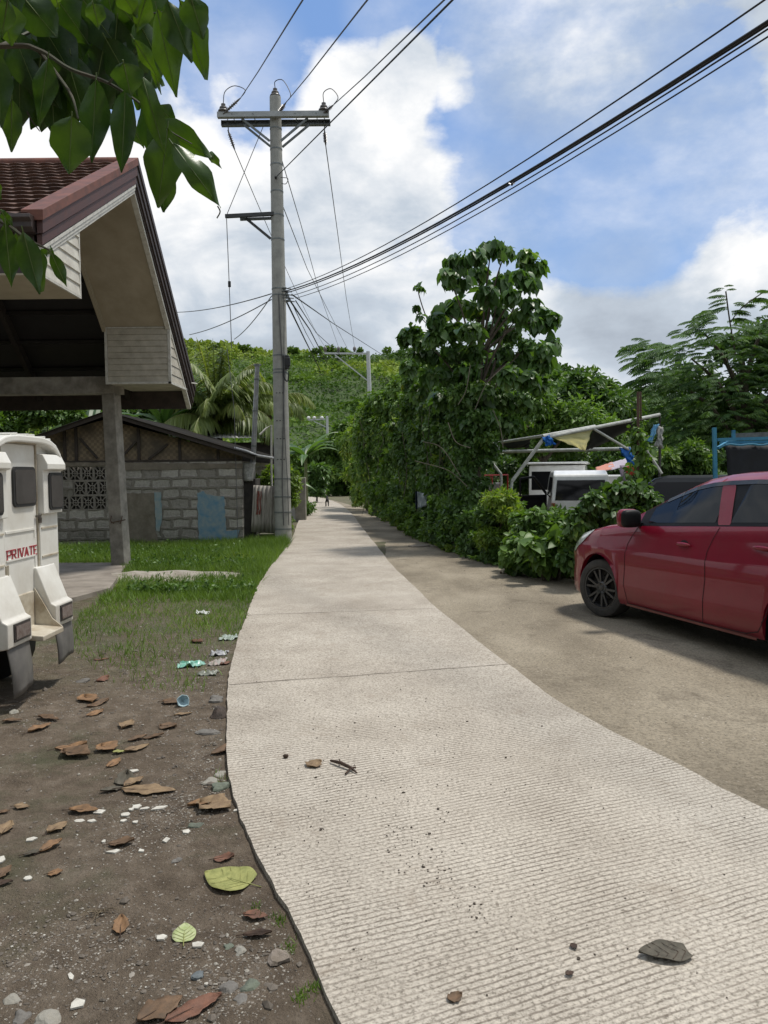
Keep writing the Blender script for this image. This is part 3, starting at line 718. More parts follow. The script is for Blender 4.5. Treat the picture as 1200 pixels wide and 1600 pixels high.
# beam, column (leans a little), out-of-frame columns
bt = AY(90, 590, 12.9).z; bb_ = AY(90, 617, 12.9).z
be = MB(); be.bb(XL, XI-.0, 12.78, 13.02, bb_, bt); be.build('beam', M_COLC, shed, bevel=.01)
def post(x0, y0, x1, y1, zt, w_=.24):
    mb = MB(); z0 = gz(y0)-.1; h = w_/2
    R = Matrix.Rotation(math.radians(-9), 3, 'Z')
    lo = [Vector((x0, y0, z0))+R@Vector((a*h, b_*h, 0)) for a, b_ in ((-1, -1), (1, -1), (1, 1), (-1, 1))]
    hi = [Vector((x1, y1, zt))+R@Vector((a*h*.95, b_*h*.95, 0)) for a, b_ in ((-1, -1), (1, -1), (1, 1), (-1, 1))]
    mb.add(lo+hi, [(0, 1, 5, 4), (1, 2, 6, 5), (2, 3, 7, 6), (3, 0, 4, 7), (4, 5, 6, 7)]); return mb.build('post', M_COLC, shed, bevel=.012)
ct = AY(173, 592, 12.9); cbm = AY(190, 884, 12.9)
post(cbm.x, 12.9, ct.x, 12.9, bb_-.002)
post(XI, 8.3, XI, 8.3, zs(8.3)); post(XL+.3, 8.3, XL+.3, 8.3, zf); post(XL+.3, 12.9, XL+.3, 12.9, bb_)
cap_ = MB(); cap_.bb(XI-.13, XI+.1, 12.785, 13.015, bb_, zs(12.9)+.1); cap_.build('post', M_COLC, shed)
rb = MB()   # rebar tie with wire ends on the post
for k, (px, py) in enumerate(((174, 806), (191, 806))): 
    p = AY(px, py, 12.72); rb.tube([p, p+Vector((.0, -.05, -.08)), p+Vector((.05 if k == 0 else -.03, -.03, -.13))], .008, 5)
p = AY(173, 817, 12.73); q = AY(196, 812, 12.73); rb.tube([p, q], .009, 5); rb.build('rebar_tie', mat('rust', (.09, .055, .035), .8), shed)

# ================================================================== JEEPNEY (white, back end)
M_JW = mat('jeep_paint', (.74, .73, .68), .42, c2=(.60, .57, .50), scale=2.2, bump=.06, bscale=8, coat=.15, lo=.42, hi=.75)
M_JD = mat('jeep_dirty', (.55, .51, .42), .5, c2=(.33, .27, .19), scale=7)
add_dirt(M_JW, .25, .95, (.27, .215, .15), .55)
M_RUB = mat('rubber_seal', (.025, .025, .025), .6); M_GLS = mat('dark_glass', (.010, .010, .012), .08, spec=.25, var=.05)
M_GLJ = mat('dull_glass', (.075, .068, .066), .25, spec=.6, var=.1)
XB = -2.46; jy0, jy1 = 4.80, 5.81; jc = (jy0+jy1)/2
jeep = thing('jeep', 'white boxy jeepney seen from behind with PRIVATE on its back door', 'jeepney', (XB-1.3, jc, gz(jc)))
def jz(px, py, X=XB): return AX(px, py, X)
jb = MB(); zbm = .60; xd = XB-.05     # door plane
prof = []
for i in range(13):
    t_ = i/12; y = lerp(jy0, jy1, t_); prof.append((y, 1.665+.115*(1-(2*t_-1)**4)**.8))
poly = [(jy0, .50)]+[(jy0, 1.60)]+prof+[(jy1, 1.60), (jy1, .50)]
jb.prism([(xd, y, z) for y, z in poly], (-2.7, 0, 0)); jb.build('body', M_JW, jeep, bevel=.012)
# roof skin: overhanging rounded lid with ribs
rl = MB()
rl.prism([(XB+.03, y, z+.006) for y, z in prof]+[(XB+.03, y, z-.04) for y, z in reversed(prof)], (-2.8, 0, 0)); rl.build('roof', M_JW, jeep, bevel=.01)
ri = MB()
for k in range(1, 8):
    y, z = prof[int(k*12/8)]; ri.tube([(XB+.02, y, z+.012), (XB-2.7, y, z+.012)], .010, 6)
ri.build('roof_rib', M_JW, jeep, smooth=True)
# corner pods with windows
dY0 = jz(10, 800).y; dY1 = jz(63, 800).y
for s in (0, 1):
    y0, y1 = (dY1+.02, jy1+.012) if s else (jy0-.012, dY0-.02)
    zt = 1.665; zw1 = jz(80, 736, -2.42).z; zw0 = jz(80, 798, -2.42).z
    pm = MB()
    pm.prism([(xd-.01, y0, zt), (XB+.02, y0, zt), (XB+.055, y0, zt-.07), (XB+.055, y0, zw1+.012), (XB+.02, y0, zw1), (XB+.02, y0, zw0-.02), (xd-.01, y0, zw0-.02)], (0, y1-y0, 0))
    pd = pm.build('corner_pod', M_JW, jeep, bevel=.006)
    wy0, wy1 = (y0+.075, y1-.004) if s else (y0+.004, y1-.075)
    def rrect(x, y0, y1, z0, z1, r, k=5):
        pts = []
        for cy, cz, a0 in ((y1-r, z1-r, 0), (y0+r, z1-r, 90), (y0+r, z0+r, 180), (y1-r, z0+r, 270)):
            for i in range(k+1):
                a = math.radians(a0+90*i/k); pts.append((x, cy+r*math.cos(a), cz+r*math.sin(a)))
        return pts
    wz0, wz1 = zw0+.004, zw1-.012
    wf = MB().prism(rrect(XB+.019, wy0, wy1, wz0, wz1, .035), (.014, 0, 0)).build('window', M_RUB, jeep)
    MB().prism(rrect(XB+.034, wy0+.018, wy1-.018, wz0+.018, wz1-.018, .024), (.003, 0, 0)).build('pane', M_GLJ, wf)
# lower rear panels, pressed seams
for s in (0, 1):
    y0, y1 = (dY1+.015, jy1) if s else (jy0, dY0-.015)
    MB().bb(xd, XB-.012, y0, y1, .66, zw0-.02).build('rear_panel', M_JW, jeep, bevel=.006)
for zz in (jz(75, 824).z, jz(75, 868).z):
    for (a, b_) in ((jy0+.02, dY0-.03), (dY1+.03, jy1-.02)): MB().bb(XB-.013, XB-.005, a, b_, zz-.006, zz+.006).build('panel_rib', M_JD, jeep)
# door
dz1 = jz(30, 696).z+.012; dz0 = jz(35, 935).z
dr = MB(); dr.bb(xd-.01, xd+.02, dY0, dY1, dz0, dz1); door = dr.build('rear_door', M_JW, jeep, bevel=.005)
fr = MB(); fr.bb(xd+.004, xd+.03, dY0-.012, dY0-.002, dz0, dz1); fr.bb(xd+.004, xd+.03, dY1+.002, dY1+.014, dz0, dz1+.01); fr.bb(xd, xd+.03, dY0-.012, dY1+.014, dz1+.002, dz1+.03); fr.build('door_frame', M_JD, jeep)
dn = MB()
za, zb_ = jz(30, 828, xd+.02).z, jz(30, 870, xd+.02).z
for (z0, z1) in ((za-.015, za), (zb_-.018, zb_-.006)): dn.bb(xd+.019, xd+.027, dY0+.03, dY1-.04, z0, z1)
dn.bb(xd+.019, xd+.026, dY1-.05, dY1-.04, za-.07, za); dn.bb(xd+.019, xd+.026, dY1-.05, dY1-.04, zb_-.10, zb_-.006)
dn.build('door_rib', M_JW, door)
w0 = jz(17, 728, xd+.02); w1 = jz(54, 790, xd+.02)
wf = MB().prism(rrect(xd+.019, w0.y, w1.y, w1.z, w0.z-.004, .04), (.016, 0, 0)).build('window', M_RUB, door)
MB().prism(rrect(xd+.036, w0.y+.02, w1.y-.02, w1.z+.02, w0.z-.024, .028), (.003, 0, 0)).build('pane', M_GLJ, door)
la = MB(); p = jz(60, 804, xd+.03); la.tube([p, p+Vector((.02, .0, -.03))], .007, 6); la.box(p+Vector((.004, -.02, -.01)), (.012, .05, .014)); la.box(p+Vector((.012, 0, -.045)), (.014, .022, .03)); la.tube([p+Vector((.01, -.012, -.03)), p+Vector((.02, 0, .0)), p+Vector((.01, .012, -.03))], .003, 5); la.build('door_latch', mat('old_steel', (.16, .14, .12), .5, metal=.6), jeep)
hg = MB(); p = jz(11, 893, xd+.03); hg.box(p, (.012, .03, .07)); hg.tube([p+Vector((.008, 0, -.04)), p+Vector((.008, 0, .04))], .006, 6); hg.build('hinge', M_JD, jeep)
# lettering: slab-serif strokes
LET = {'P': [(0, 0, 0, 1), (0, 1, .6, 1), (.6, 1, .62, .5), (.62, .5, 0, .48)], 'R': [(0, 0, 0, 1), (0, 1, .6, 1), (.6, 1, .6, .52), (.6, .52, 0, .5), (.25, .5, .68, 0)],
       'I': [(.2, 0, .2, 1)], 'V': [(0, 1, .33, 0), (.33, 0, .66, 1)], 'A': [(0, 0, .33, 1), (.33, 1, .66, 0), (.14, .36, .52, .36)],
       'T': [(.33, 0, .33, 1), (0, 1, .66, 1)], 'E': [(0, 0, 0, 1), (0, 1, .55, 1), (0, .52, .42, .52), (0, 0, .55, 0)]}
SER = {'P': [(0, 0), (0, 1)], 'R': [(0, 0), (0, 1), (.68, 0)], 'I': [(.2, 0), (.2, 1)], 'V': [(0, 1), (.66, 1)], 'A': [(0, 0), (.66, 0)], 'T': [(.33, 0)], 'E': [(0, 0), (0, 1)]}
M_RED = mat('red_lettering', (.40, .035, .045), .5, c2=(.30, .03, .04))
tp0 = jz(11, 876, xd+.02); tp1 = jz(61, 869, xd+.02); ht = .062; cw = (tp1.y-tp0.y-.01)/7.0
tx = MB(); y = tp0.y
for ch in 'PRIVATE':
    wch = cw*(.58 if ch == 'I' else 1.07); sx_ = wch*.80/.68 if ch != 'I' else cw*.8/.68
    for (a, b_, c_, d_) in LET[ch]:
        tx.beam((xd+.0225, y+a*sx_, tp0.z+b_*ht), (xd+.0225, y+c_*sx_, tp0.z+d_*ht), .003, .0125 if a == c_ or ch in 'VA' else .008, up=(0, d_-b_ == 0 and 0 or -1, 1 if d_-b_ == 0 else 0))
    for (a, b_) in SER[ch]: tx.box((xd+.0228, y+a*sx_, tp0.z+b_*ht), (.003, .026, .007))
    y += wch
tx.build('lettering', M_RED, door)
# fender boxes, lamps, flaps, bumper
XF = -2.34
for s in (0, 1):
    y0, y1 = ((AX(87, 940, XF).y, AX(114, 940, XF).y) if s else (AX(12, 980, XF).y, AX(50, 980, XF).y))
    zt_ = .585; zbo = .43
    fm = MB(); fm.prism([(XB-.05, y0, .86), (XB-.01, y0, .86), (XF-.035, y0, zt_+.02), (XF, y0, zt_), (XF, y0, zbo), (XB-.05, y0, zbo-.03)], (0, y1-y0, 0))
    fd = fm.build('fender', M_JW, jeep, bevel=.008)
    lf = MB(); lw = y1-y0; lf.bb(XF-.002, XF+.008, y0+lw*.22, y1-lw*.10, zbo+.03, zt_-.01)
    tl = lf.build('tail_light', mat('lamp_black', (.03, .025, .025), .4), jeep)
    MB().bb(XF+.006, XF+.012, y0+lw*.27, y1-lw*.15, zbo+.045, zt_-.025).build('lens', mat('lamp_lens', (.085, .05, .045), .15, c2=(.16, .13, .12), scale=30), tl)
    fl = MB(); rows = []
    fy0, fy1 = (y0+.02, y1+.01) if s else (y0+.03, y1-.01)
    for i in range(9):
        t_ = i/8; r = []
        for j in range(5):
            u_ = j/4; r.append((XF-.03+.015*math.sin(t_*2.6)*(1 if s else 1.5)+.012*math.sin(u_*5+s)*t_, lerp(fy0, fy1, u_)+(.02 if s else .05)*t_*t_, lerp(zbo, .155 if s else .10, t_)+(.02*u_ if s else .02*u_)))
        rows.append(r)
    fl.grid(rows); fl.build('mud_flap', mat('flap_rubber', (.11, .105, .10), .6, c2=(.19, .18, .165), scale=4), jeep, smooth=True, solid=.008)
bm = MB(); y0, y1 = AX(50, 980, XF).y+.03, AX(87, 940, XF).y-.02
bm.prism([(XB-.04, y0, .70), (XB-.02, y0, .70), (XB-.02, y0, .46), (XF+.06, y0, .44), (XF+.06, y0, .405), (XB-.04, y0, .42)], (0, y1-y0, 0)); bm.build('rear_step', M_JD, jeep, bevel=.006)
bm = MB(); bm.prism([(XB-.02, y1, .72), (XF-.02, y1, .5), (XF+.05, y1, .44), (XB-.02, y1, .44)], (0, .012, 0)); bm.build('step_gusset', M_JD, jeep)
for xx in (XB-.45, XB-2.25):
    for yy in (jy0+.12, jy1-.12):
        MB().lathe((xx, yy-.09, .27), (0, 1, 0), [(0, .02), (0, .17), (.01, .24), (.03, .27), (.15, .27), (.17, .24), (.18, .17), (.18, .02)], 24).build('wheel', M_RUB, jeep, smooth=True)
ch_ = MB(); ch_.bb(XB-2.6, XB-.1, jc-.35, jc-.27, .34, .44); ch_.bb(XB-2.6, XB-.1, jc+.27, jc+.35, .34, .44); ch_.tube([(XB-.45, jy0+.15, .27), (XB-.45, jy1-.15, .27)], .04, 8); ch_.build('chassis', M_RUB, jeep)

# ================================================================== BLOCK HOUSE
m, t, b = newmat('hollow_block_wall'); n = t.nodes.new; l = t.links.new
co = n('ShaderNodeTexCoord').outputs['Object']; s3 = n('ShaderNodeSeparateXYZ'); l(co, s3.inputs[0]); cb3 = n('ShaderNodeCombineXYZ'); l(s3.outputs[0], cb3.inputs[0]); l(s3.outputs[2], cb3.inputs[1])
dv = n('ShaderNodeVectorMath'); dv.operation = 'MULTIPLY_ADD'; nn = n('ShaderNodeTexNoise'); nn.inputs['Scale'].default_value = 3.4; nn.inputs['Detail'].default_value = 6; l(co, nn.inputs[0]); l(nn.outputs['Color'], dv.inputs[0]); dv.inputs[1].default_value = (.20, .12, 0); l(cb3.outputs[0], dv.inputs[2])
bk = n('ShaderNodeTexBrick'); bk.inputs['Scale'].default_value = 1; bk.inputs['Brick Width'].default_value = .42; bk.inputs['Row Height'].default_value = .225; bk.inputs['Mortar Size'].default_value = .045; bk.inputs['Mortar Smooth'].default_value = .6
bk.inputs['Color1'].default_value = rgba((.48, .455, .41)); bk.inputs['Color2'].default_value = rgba((.27, .25, .22)); bk.inputs['Mortar'].default_value = rgba((.235, .215, .185)); l(dv.outputs[0], bk.inputs[0])
ct_ = mixc(t, .75, bk.outputs['Color'], ramp(t, tn(t, co, 18, 8, .75), [(.3, (.5, .5, .5)), (.5, (1, 1, 1)), (.7, (1.2, 1.2, 1.2))]), 'MULTIPLY')
low = mth('MULTIPLY', mrange(t, s3.outputs[2], .55, .05), mrange(t, tn(t, co, 3, 7), .35, .6), nt_=t)
ct_ = mixc(t, mth('MULTIPLY', low, .7, nt_=t), ct_, (.075, .078, .055)); ct_ = mixc(t, mrange(t, tn(t, co, 1.7, 8, .7), .52, .68, 0, .6), ct_, (.13, .118, .10))
l(ct_, b.inputs['Base Color']); b.inputs['Roughness'].default_value = .95
bumpn(t, b, mth('ADD', mth('MULTIPLY', bk.outputs['Fac'], .8, nt_=t), tn(t, co, 25, 6, .7), nt_=t), .9, .03)
M_CHB = m
M_PLAS = mat('rough_plaster', (.235, .205, .165), .95, c2=(.145, .125, .095), scale=4, bump=.5, bscale=25)
M_BLUE = mat('faded_blue_paint', (.12, .25, .36), .85, c2=(.27, .33, .34), scale=7, bump=.3, bscale=30)
M_WOOD = mat('dark_wood', (.045, .035, .028), .8); M_MAT = None
m, t, b = newmat('woven_bamboo'); co = t.nodes.new('ShaderNodeTexCoord').outputs['Object']
ck = t.nodes.new('ShaderNodeTexChecker'); ck.inputs['Scale'].default_value = 16; t.links.new(co, ck.inputs[0]); ck.inputs[1].default_value = rgba((.23, .175, .11)); ck.inputs[2].default_value = rgba((.155, .12, .08))
c_ = mixc(t, mrange(t, tn(t, co, 2.5, 7), .42, .62), ck.outputs[0], (.085, .07, .05)); t.links.new(c_, b.inputs['Base Color']); b.inputs['Roughness'].default_value = .85; M_MAT = m
WY = 17.1; hw0 = AY(50, 860, WY); hw1 = AY(380, 850, WY); g0 = gz(WY)-.15
wt = AY(230, 722, WY).z; hx0 = AY(20, 722, WY).x; hx1 = hw1.x
house = thing('block_house', 'low house of rough hollow blocks with vent blocks, blue paint patch and dark tin roof', 'house', ((hx0+hx1)/2, WY+2, gz(WY)))
# vent block zone
vx0 = AY(86, 760, WY).x; vx1 = AY(168, 760, WY).x; vz1 = AY(120, 728.5, WY).z; vz0 = AY(120, 797, WY).z
wb = MB(); wb.bb(hx0, vx0, WY, WY+.15, g0, wt); wb.bb(vx1, hx1, WY, WY+.15, g0, wt); wb.bb(vx0, vx1, WY, WY+.15, g0, vz0); wb.bb(vx0, vx1, WY, WY+.15, vz1, wt)
wb.bb(hx1-.15, hx1, WY+.15, WY+5, g0, wt); wb.bb(hx0, hx0+.15, WY+.15, WY+5, g0, wt); wb.bb(hx0, hx1, WY+5, WY+5.15, g0, wt)
cw_ = (vx1-vx0)/4.2; chh = (vz1-vz0)/3
solid = []; vent = []
for r in range(3):
    zc = vz1-(r+.5)*chh
    for c in range(4):
        xc = vx0+cw_*(.6+c)+(.0 if r != 1 else .1)
        (solid if (r == 1 and c in (0,)) else vent).append((xc, zc))
for xc, zc in solid: wb.bb(xc-cw_*.55, xc+cw_*.45, WY+.004, WY+.14, zc-chh*.5, zc+chh*.5)
wb.bb(vx0, vx0+cw_*.1, WY+.003, WY+.14, vz0, vz1); wb.bb(vx1-cw_*.12, vx1, WY+.003, WY+.14, vz0, vz1)
wb.build('wall', M_CHB, house)
M_VENT = mat('vent_block_concrete', (.27, .245, .215), .92, c2=(.17, .155, .135), scale=14, bump=.4)
def ventmesh():
    mb = MB(); a = cw_*.5; c = chh*.5; w_ = .024; d = .13
    for (x0, x1, z0, z1) in ((-a, a, c-w_, c), (-a, a, -c, -c+w_), (-a, -a+w_, -c+w_, c-w_), (a-w_, a, -c+w_, c-w_)): mb.bb(x0, x1, 0, d, z0, z1)
    R_ = min(a, c)*.50; k = 16
    for i in range(k):
        t0, t1 = 2*math.pi*i/k, 2*math.pi*(i+1)/k
        mb.prism([(R_*math.cos(t0), .003, R_*math.sin(t0)), (R_*math.cos(t1), .003, R_*math.sin(t1)), (R_*.70*math.cos(t1), .003, R_*.70*math.sin(t1)), (R_*.70*math.cos(t0), .003, R_*.70*math.sin(t0))], (0, d-.006, 0))
    for i in range(4):
        t0 = math.pi/4+i*math.pi/2; mb.beam((R_*.95*math.cos(t0), d/2, R_*.95*math.sin(t0)), (a*1.3*math.cos(t0), d/2, c*1.3*math.sin(t0)), d-.008, .02, up=(-math.sin(t0), 0, math.cos(t0)))
    for i in range(4):
        t0 = i*math.pi/2; mb.beam((R_*.95*math.cos(t0), d/2, R_*.95*math.sin(t0)), (a*.98*math.cos(t0), d/2, c*.98*math.sin(t0)), d-.012, .016, up=(-math.sin(t0), 0, math.cos(t0)))
    mb.ell((0, .05, 0), (.03, .03, .03), 6, 4)
    mb.beam((-R_*.7, d/2, 0), (R_*.7, d/2, 0), d-.02, .014, up=(0, 0, 1)); mb.beam((0, d/2, -R_*.7), (0, d/2, R_*.7), d-.024, .014, up=(1, 0, 0))
    return mb
v0 = None
for xc, zc in vent:
    if v0 is None: v0 = ventmesh().build('vent_block', M_VENT, house, world=False); o = v0
    else: o = v0.copy(); COL.objects.link(o)
    o.location = (xc-house.location.x, WY+.004-house.location.y, zc-house.location.z)
def patch(name, pts, m, par, Y, th=.012):
    return MB().prism([tuple(AY(a, b_, Y)) for a, b_ in pts], (0, th+.01, 0)).build(name, m, par)
def ragged(pts, amp=2.2, step=6):
    o_ = []
    for i in range(len(pts)):
        a, b_ = Vector(pts[i]), Vector(pts[(i+1) % len(pts)]); k = max(1, int((b_-a).length/step)); nrm = Vector((-(b_-a).y, (b_-a).x)).normalized()
        for j in range(k): p = a.lerp(b_, j/k)+nrm*random.uniform(-amp, amp); o_.append((p.x, p.y))
    return o_
patch('plaster_patch', ragged([(196, 771), (241, 770), (243, 830), (250, 856), (196, 858)], .8), M_PLAS, house, WY-.016)
patch('plaster_band', ragged([(92, 722.5), (379, 724), (379, 731), (196, 735), (165, 728), (92, 729)], .7, 9), M_PLAS, house, WY-.014)
patch('paint_patch', ragged([(308, 771), (318, 767), (322, 773), (350, 776), (353, 830), (374, 828), (372, 840), (340, 848), (311, 845)], 1.0), M_BLUE, house, WY-.016)
patch('paint_strip', ragged([(241, 770), (251, 769), (253, 810), (249, 830), (244, 829)], .6), mat('pale_blue_paint', (.20, .30, .34), .85, c2=(.33, .36, .35), scale=8), house, WY-.02)
# gable: woven mat with struts
gp0 = AY(60, 722, WY); pk = AY(165, 655, WY+.06); ge = AY(388, 711, WY)
gm = MB(); gm.prism([(gp0.x, WY+.06, wt), (hx1, WY+.06, wt), (hx1, WY+.06, wt+.12), (pk.x, WY+.06, pk.z), (gp0.x, WY+.06, AY(60, 684, WY).z)], (0, .03, 0)); gm.build('gable_panel', M_MAT, house)
st = MB(); zt2 = lambda x: lerp(pk.z, wt+.12, (x-pk.x)/(hx1-pk.x)) if x > pk.x else lerp(pk.z, AY(60, 684, WY).z, (pk.x-x)/(pk.x-gp0.x))
for px in (100, 118, 166, 216, 280, 340): x = AY(px, 700, WY).x; st.bb(x-.03, x+.03, WY+.02, WY+.058, wt+.03, zt2(x))
for (a, b_) in (((125, 685), (152, 716)), ((212, 690), (192, 712)), ((262, 694), (232, 718))):
    p, q = AY(*a, WY+.04), AY(*b_, WY+.04); st.beam(p, q, .03, .05)
st.bb(hx0, hx1, WY-.01, WY+.055, wt, wt+.045); st.build('gable_frame', M_WOOD, house)
def corr(p00, p01, p10, p11, pitch, amp, name, m, par, nu=None, th=.003):
    """corrugated sheet, ridges run from p0x to p1x"""
    p00, p01, p10, p11 = map(Vector, (p00, p01, p10, p11)); W_ = (p01-p00).length; k = int(W_/pitch)*6; nrm = (p01-p00).cross(p10-p00).normalized(); rows = []
    for i in range(5):
        t_ = i/4; r = []
        for j in range(k+1):
            u_ = j/k; p = p00.lerp(p01, u_).lerp(p10.lerp(p11, u_), t_); r.append(p+nrm*amp*math.sin(2*math.pi*u_*W_/pitch))
        rows.append(r)
    return MB().grid(rows).build(name, m, par, smooth=True, ang=180, solid=th)
M_TIN = mat('dark_tin', (.014, .014, .013), .9, c2=(.03, .026, .022), scale=3, spec=.1)
rl_, rp_, rr_ = AY(38, 687, WY-.25), AY(165, 645, WY-.25), AY(398, 712, WY-.25)
corr((rp_.x, WY-.25, rp_.z+.04), (rp_.x, WY+5.4, rp_.z+.04), (rl_.x, WY-.25, rl_.z), (rl_.x, WY+5.4, rl_.z), .11, .012, 'roof_sheet', M_TIN, house)
corr((rp_.x, WY-.25, rp_.z+.04), (rp_.x, WY+5.4, rp_.z+.04), (rr_.x, WY-.25, rr_.z), (rr_.x, WY+5.4, rr_.z), .11, .012, 'roof_sheet', M_TIN, house)
fb = MB(); fb.beam((rp_.x, WY-.2, rp_.z-.01), (rl_.x, WY-.2, rl_.z-.05), .03, .09); fb.beam((rp_.x, WY-.2, rp_.z-.01), (rr_.x, WY-.2, rr_.z-.05), .03, .09); fb.build('verge_board', M_WOOD, house)
# ---- alley things right of the house
Y2 = 17.3
p0, p1 = AY(378, 748, Y2), AY(401, 848, Y2)
tag(MB().bb(p0.x, p1.x, Y2, Y2+.9, gz(Y2)-.1, p0.z).build('wall_stub', mat('black_stained_concrete', (.028, .026, .025), .95, c2=(.05, .045, .04), bump=.4), None, bevel=.01), 'black stained concrete stub wall between block house and tin sheet', 'wall')
M_TINS = None
m, t, b = newmat('weathered_tin'); co = t.nodes.new('ShaderNodeTexCoord').outputs['Object']; mp_ = t.nodes.new('ShaderNodeMapping'); mp_.inputs['Scale'].default_value = (7, 7, .8); t.links.new(co, mp_.inputs[0])
c_ = ramp(t, tn(t, mp_.outputs[0], 1.6, 7, .7), [(.30, (.12, .10, .085)), (.5, (.27, .25, .22)), (.7, (.42, .39, .35))]); t.links.new(c_, b.inputs['Base Color']); b.inputs['Roughness'].default_value = .6; M_TINS = m
a, b_, c_, d_ = AY(396, 758, 17.15), AY(436, 760, 17.15), AY(392, 831, 17.15), AY(434, 834, 17.15)
ts = thing('tin_sheet', 'upright weathered corrugated tin sheet with a red paint streak beside the pole', 'tin sheet', ((a.x+b_.x)/2, 17.15, gz(17.15)))
corr(a, b_, c_, d_, .088, .020, 'sheet', M_TINS, ts)
rd = MB(); rows = []
for i in range(6):
    r = []
    for j in range(5):
        u_ = lerp(.17, .33, j/4)+(.02*math.sin(i*2)); t_ = lerp(.12, .62, i/5); p = a.lerp(b_, u_).lerp(c_.lerp(d_, u_), t_); W_ = (b_-a).length
        r.append((p.x, p.y-.003-.020*abs(math.sin(2*math.pi*u_*W_/.088))*1.0-.002, p.z))
    rows.append(r)
rd.grid(rows).build('red_streak', mat('red_paint', (.20, .045, .03), .7, c2=(.11, .035, .025), scale=20), ts, smooth=True)
tb = MB(); p0, p1 = AY(405, 834, 17.3), AY(440, 852, 17.3); tag(tb.bb(p0.x, p1.x+.1, 17.25, 17.5, gz(17)-.1, p0.z).build('kerb_block', mat('mossy_concrete', (.15, .14, .115), .95, c2=(.085, .09, .06), bump=.5), None, bevel=.01), 'mossy concrete footing under the tin sheet', 'footing')
# service mast
mast = thing('service_mast', 'slim leaning galvanised steel mast rising above the stub wall', 'mast', AY(395, 748, 17.5))
M_GALV = mat('galvanised', (.36, .37, .37), .42, metal=.55, c2=(.22, .22, .22), scale=8)
M_GALVD = mat('galvanised_dark', (.20, .215, .21), .45, metal=.4, c2=(.12, .13, .13), scale=8)
p, q = AY(394, 760, 17.5), AY(402, 571, 17.5); mm = MB(); mm.tube([p, p.lerp(q, .5), q], [.062, .058, .052], 12); mm.build('pole', M_GALV, mast, smooth=True)
mm = MB(); mm.tube([q+Vector((0, 0, -.02)), q+Vector((0, 0, .03))], .068, 12); mm.tube([q+Vector((-.09, 0, .01)), q+Vector((.09, 0, .01))], .016, 6); mm.build('cap', M_GALVD, mast, smooth=True)
for f in (.33, .62, .88): r_ = p.lerp(q, f); MB().tube([r_, r_+Vector((0, 0, .03))], .066, 12).build('band', M_GALVD, mast, smooth=True)
# white sack by the mast
sk_ = MB(); c = AY(388, 737, 17.25); rows = []
for i in range(9):
    r = []
    for j in range(8):
        u_, v_ = j/7*2-1, i/8*2-1; p = c+Vector((u_*.13*(1-.25*v_), -.06*math.cos(u_*1.5)+.03*nz(u_*2, v_*2, 1, 1.4), -v_*.21+.02*nz(u_*3, v_*2, 5))); r.append(p)
    rows.append(r)
tag(sk_.grid(rows).build('plastic_sack', mat('sack_white', (.45, .45, .43), .5, c2=(.22, .22, .22), scale=18, bump=.6, bscale=30), None, smooth=True, solid=.01), 'crumpled whitish plastic sack tied at the foot of the slim mast', 'sack')
# cable coil box / conduit behind
cdm = MB(); p = AY(424, 737, 17.6); q = AY(424, 664, 17.6); cdm.tube([AY(425, 760, 17.6), p, q, q+Vector((-.12, 0, -.08)), q+Vector((-.26, -.05, -.22))], .022, 8)
tag(cdm.build('conduit_hook', M_WTRIM, None, smooth=True), 'thin pale conduit with a curved top left of the concrete pole', 'conduit')
cdm = MB(); cdm.tube([AY(366, 700, 17.2), AY(385, 705, 17.2), AY(402, 712, 17.3), AY(427, 716, 17.5)], .030, 8)
tag(cdm.build('roof_pipe', M_GALV, None, smooth=True), 'grey pipe running from the tin roof corner towards the concrete pole', 'pipe')
# shack with pale tin roof behind
sh = thing('shack', 'shack with pale corrugated roof edge behind the palm', 'shack', AY(390, 800, 24))
zt_ = AY(380, 684, 22.6).z; zu = AY(380, 666, 24.6).z; xa, xb = AY(222, 680, 22.6).x, AY(436, 680, 22.6).x
corr((xa, 22.6, zt_), (xb, 22.6, zt_), (xa, 24.6, zu+.02), (xb-.6, 24.6, zu+.02), .13, .012, 'roof_sheet', mat('pale_tin', (.52, .52, .50), .5, c2=(.36, .35, .33), scale=3), sh)
s2 = MB(); s2.bb(xa+.2, xb-.2, 23.0, 25.4, gz(24)-.2, zt_-.12); s2.build('wall', mat('shack_wall', (.06, .052, .045), .9), sh)
# gate post wall along the lane
gw = thing('boundary_wall', 'low grey concrete boundary wall with mossy top left of the lane beyond the pole', 'wall', G(470, 805))
a = G(461, 832); c = G(478, 800); zt_ = AY(468, 747, 22.5).z
gx0, gx1 = AY(461, 800, 27).x, AY(477.5, 800, 27).x
M_REND = mat('grey_render', (.30, .285, .25), .95, c2=(.17, .16, .13), scale=2.5, bump=.4)
b2 = G(480, 793); MB().prism([(gx0-.02, 27.38, gz(27)-.2), (gx0+.13, 27.38, gz(27)-.2), (b2.x-.15, 35, gz(35)-.2), (b2.x-.3, 35, gz(35)-.2)], (0, 0, zt_-gz(27)-.0)).build('wall', M_REND, gw, bevel=.02)
zp = AY(468, 746, 27).z; MB().bb(gx0, gx1, 27, 27.36, gz(27)-.2, zp).build('gate_post', M_REND, gw, bevel=.02)

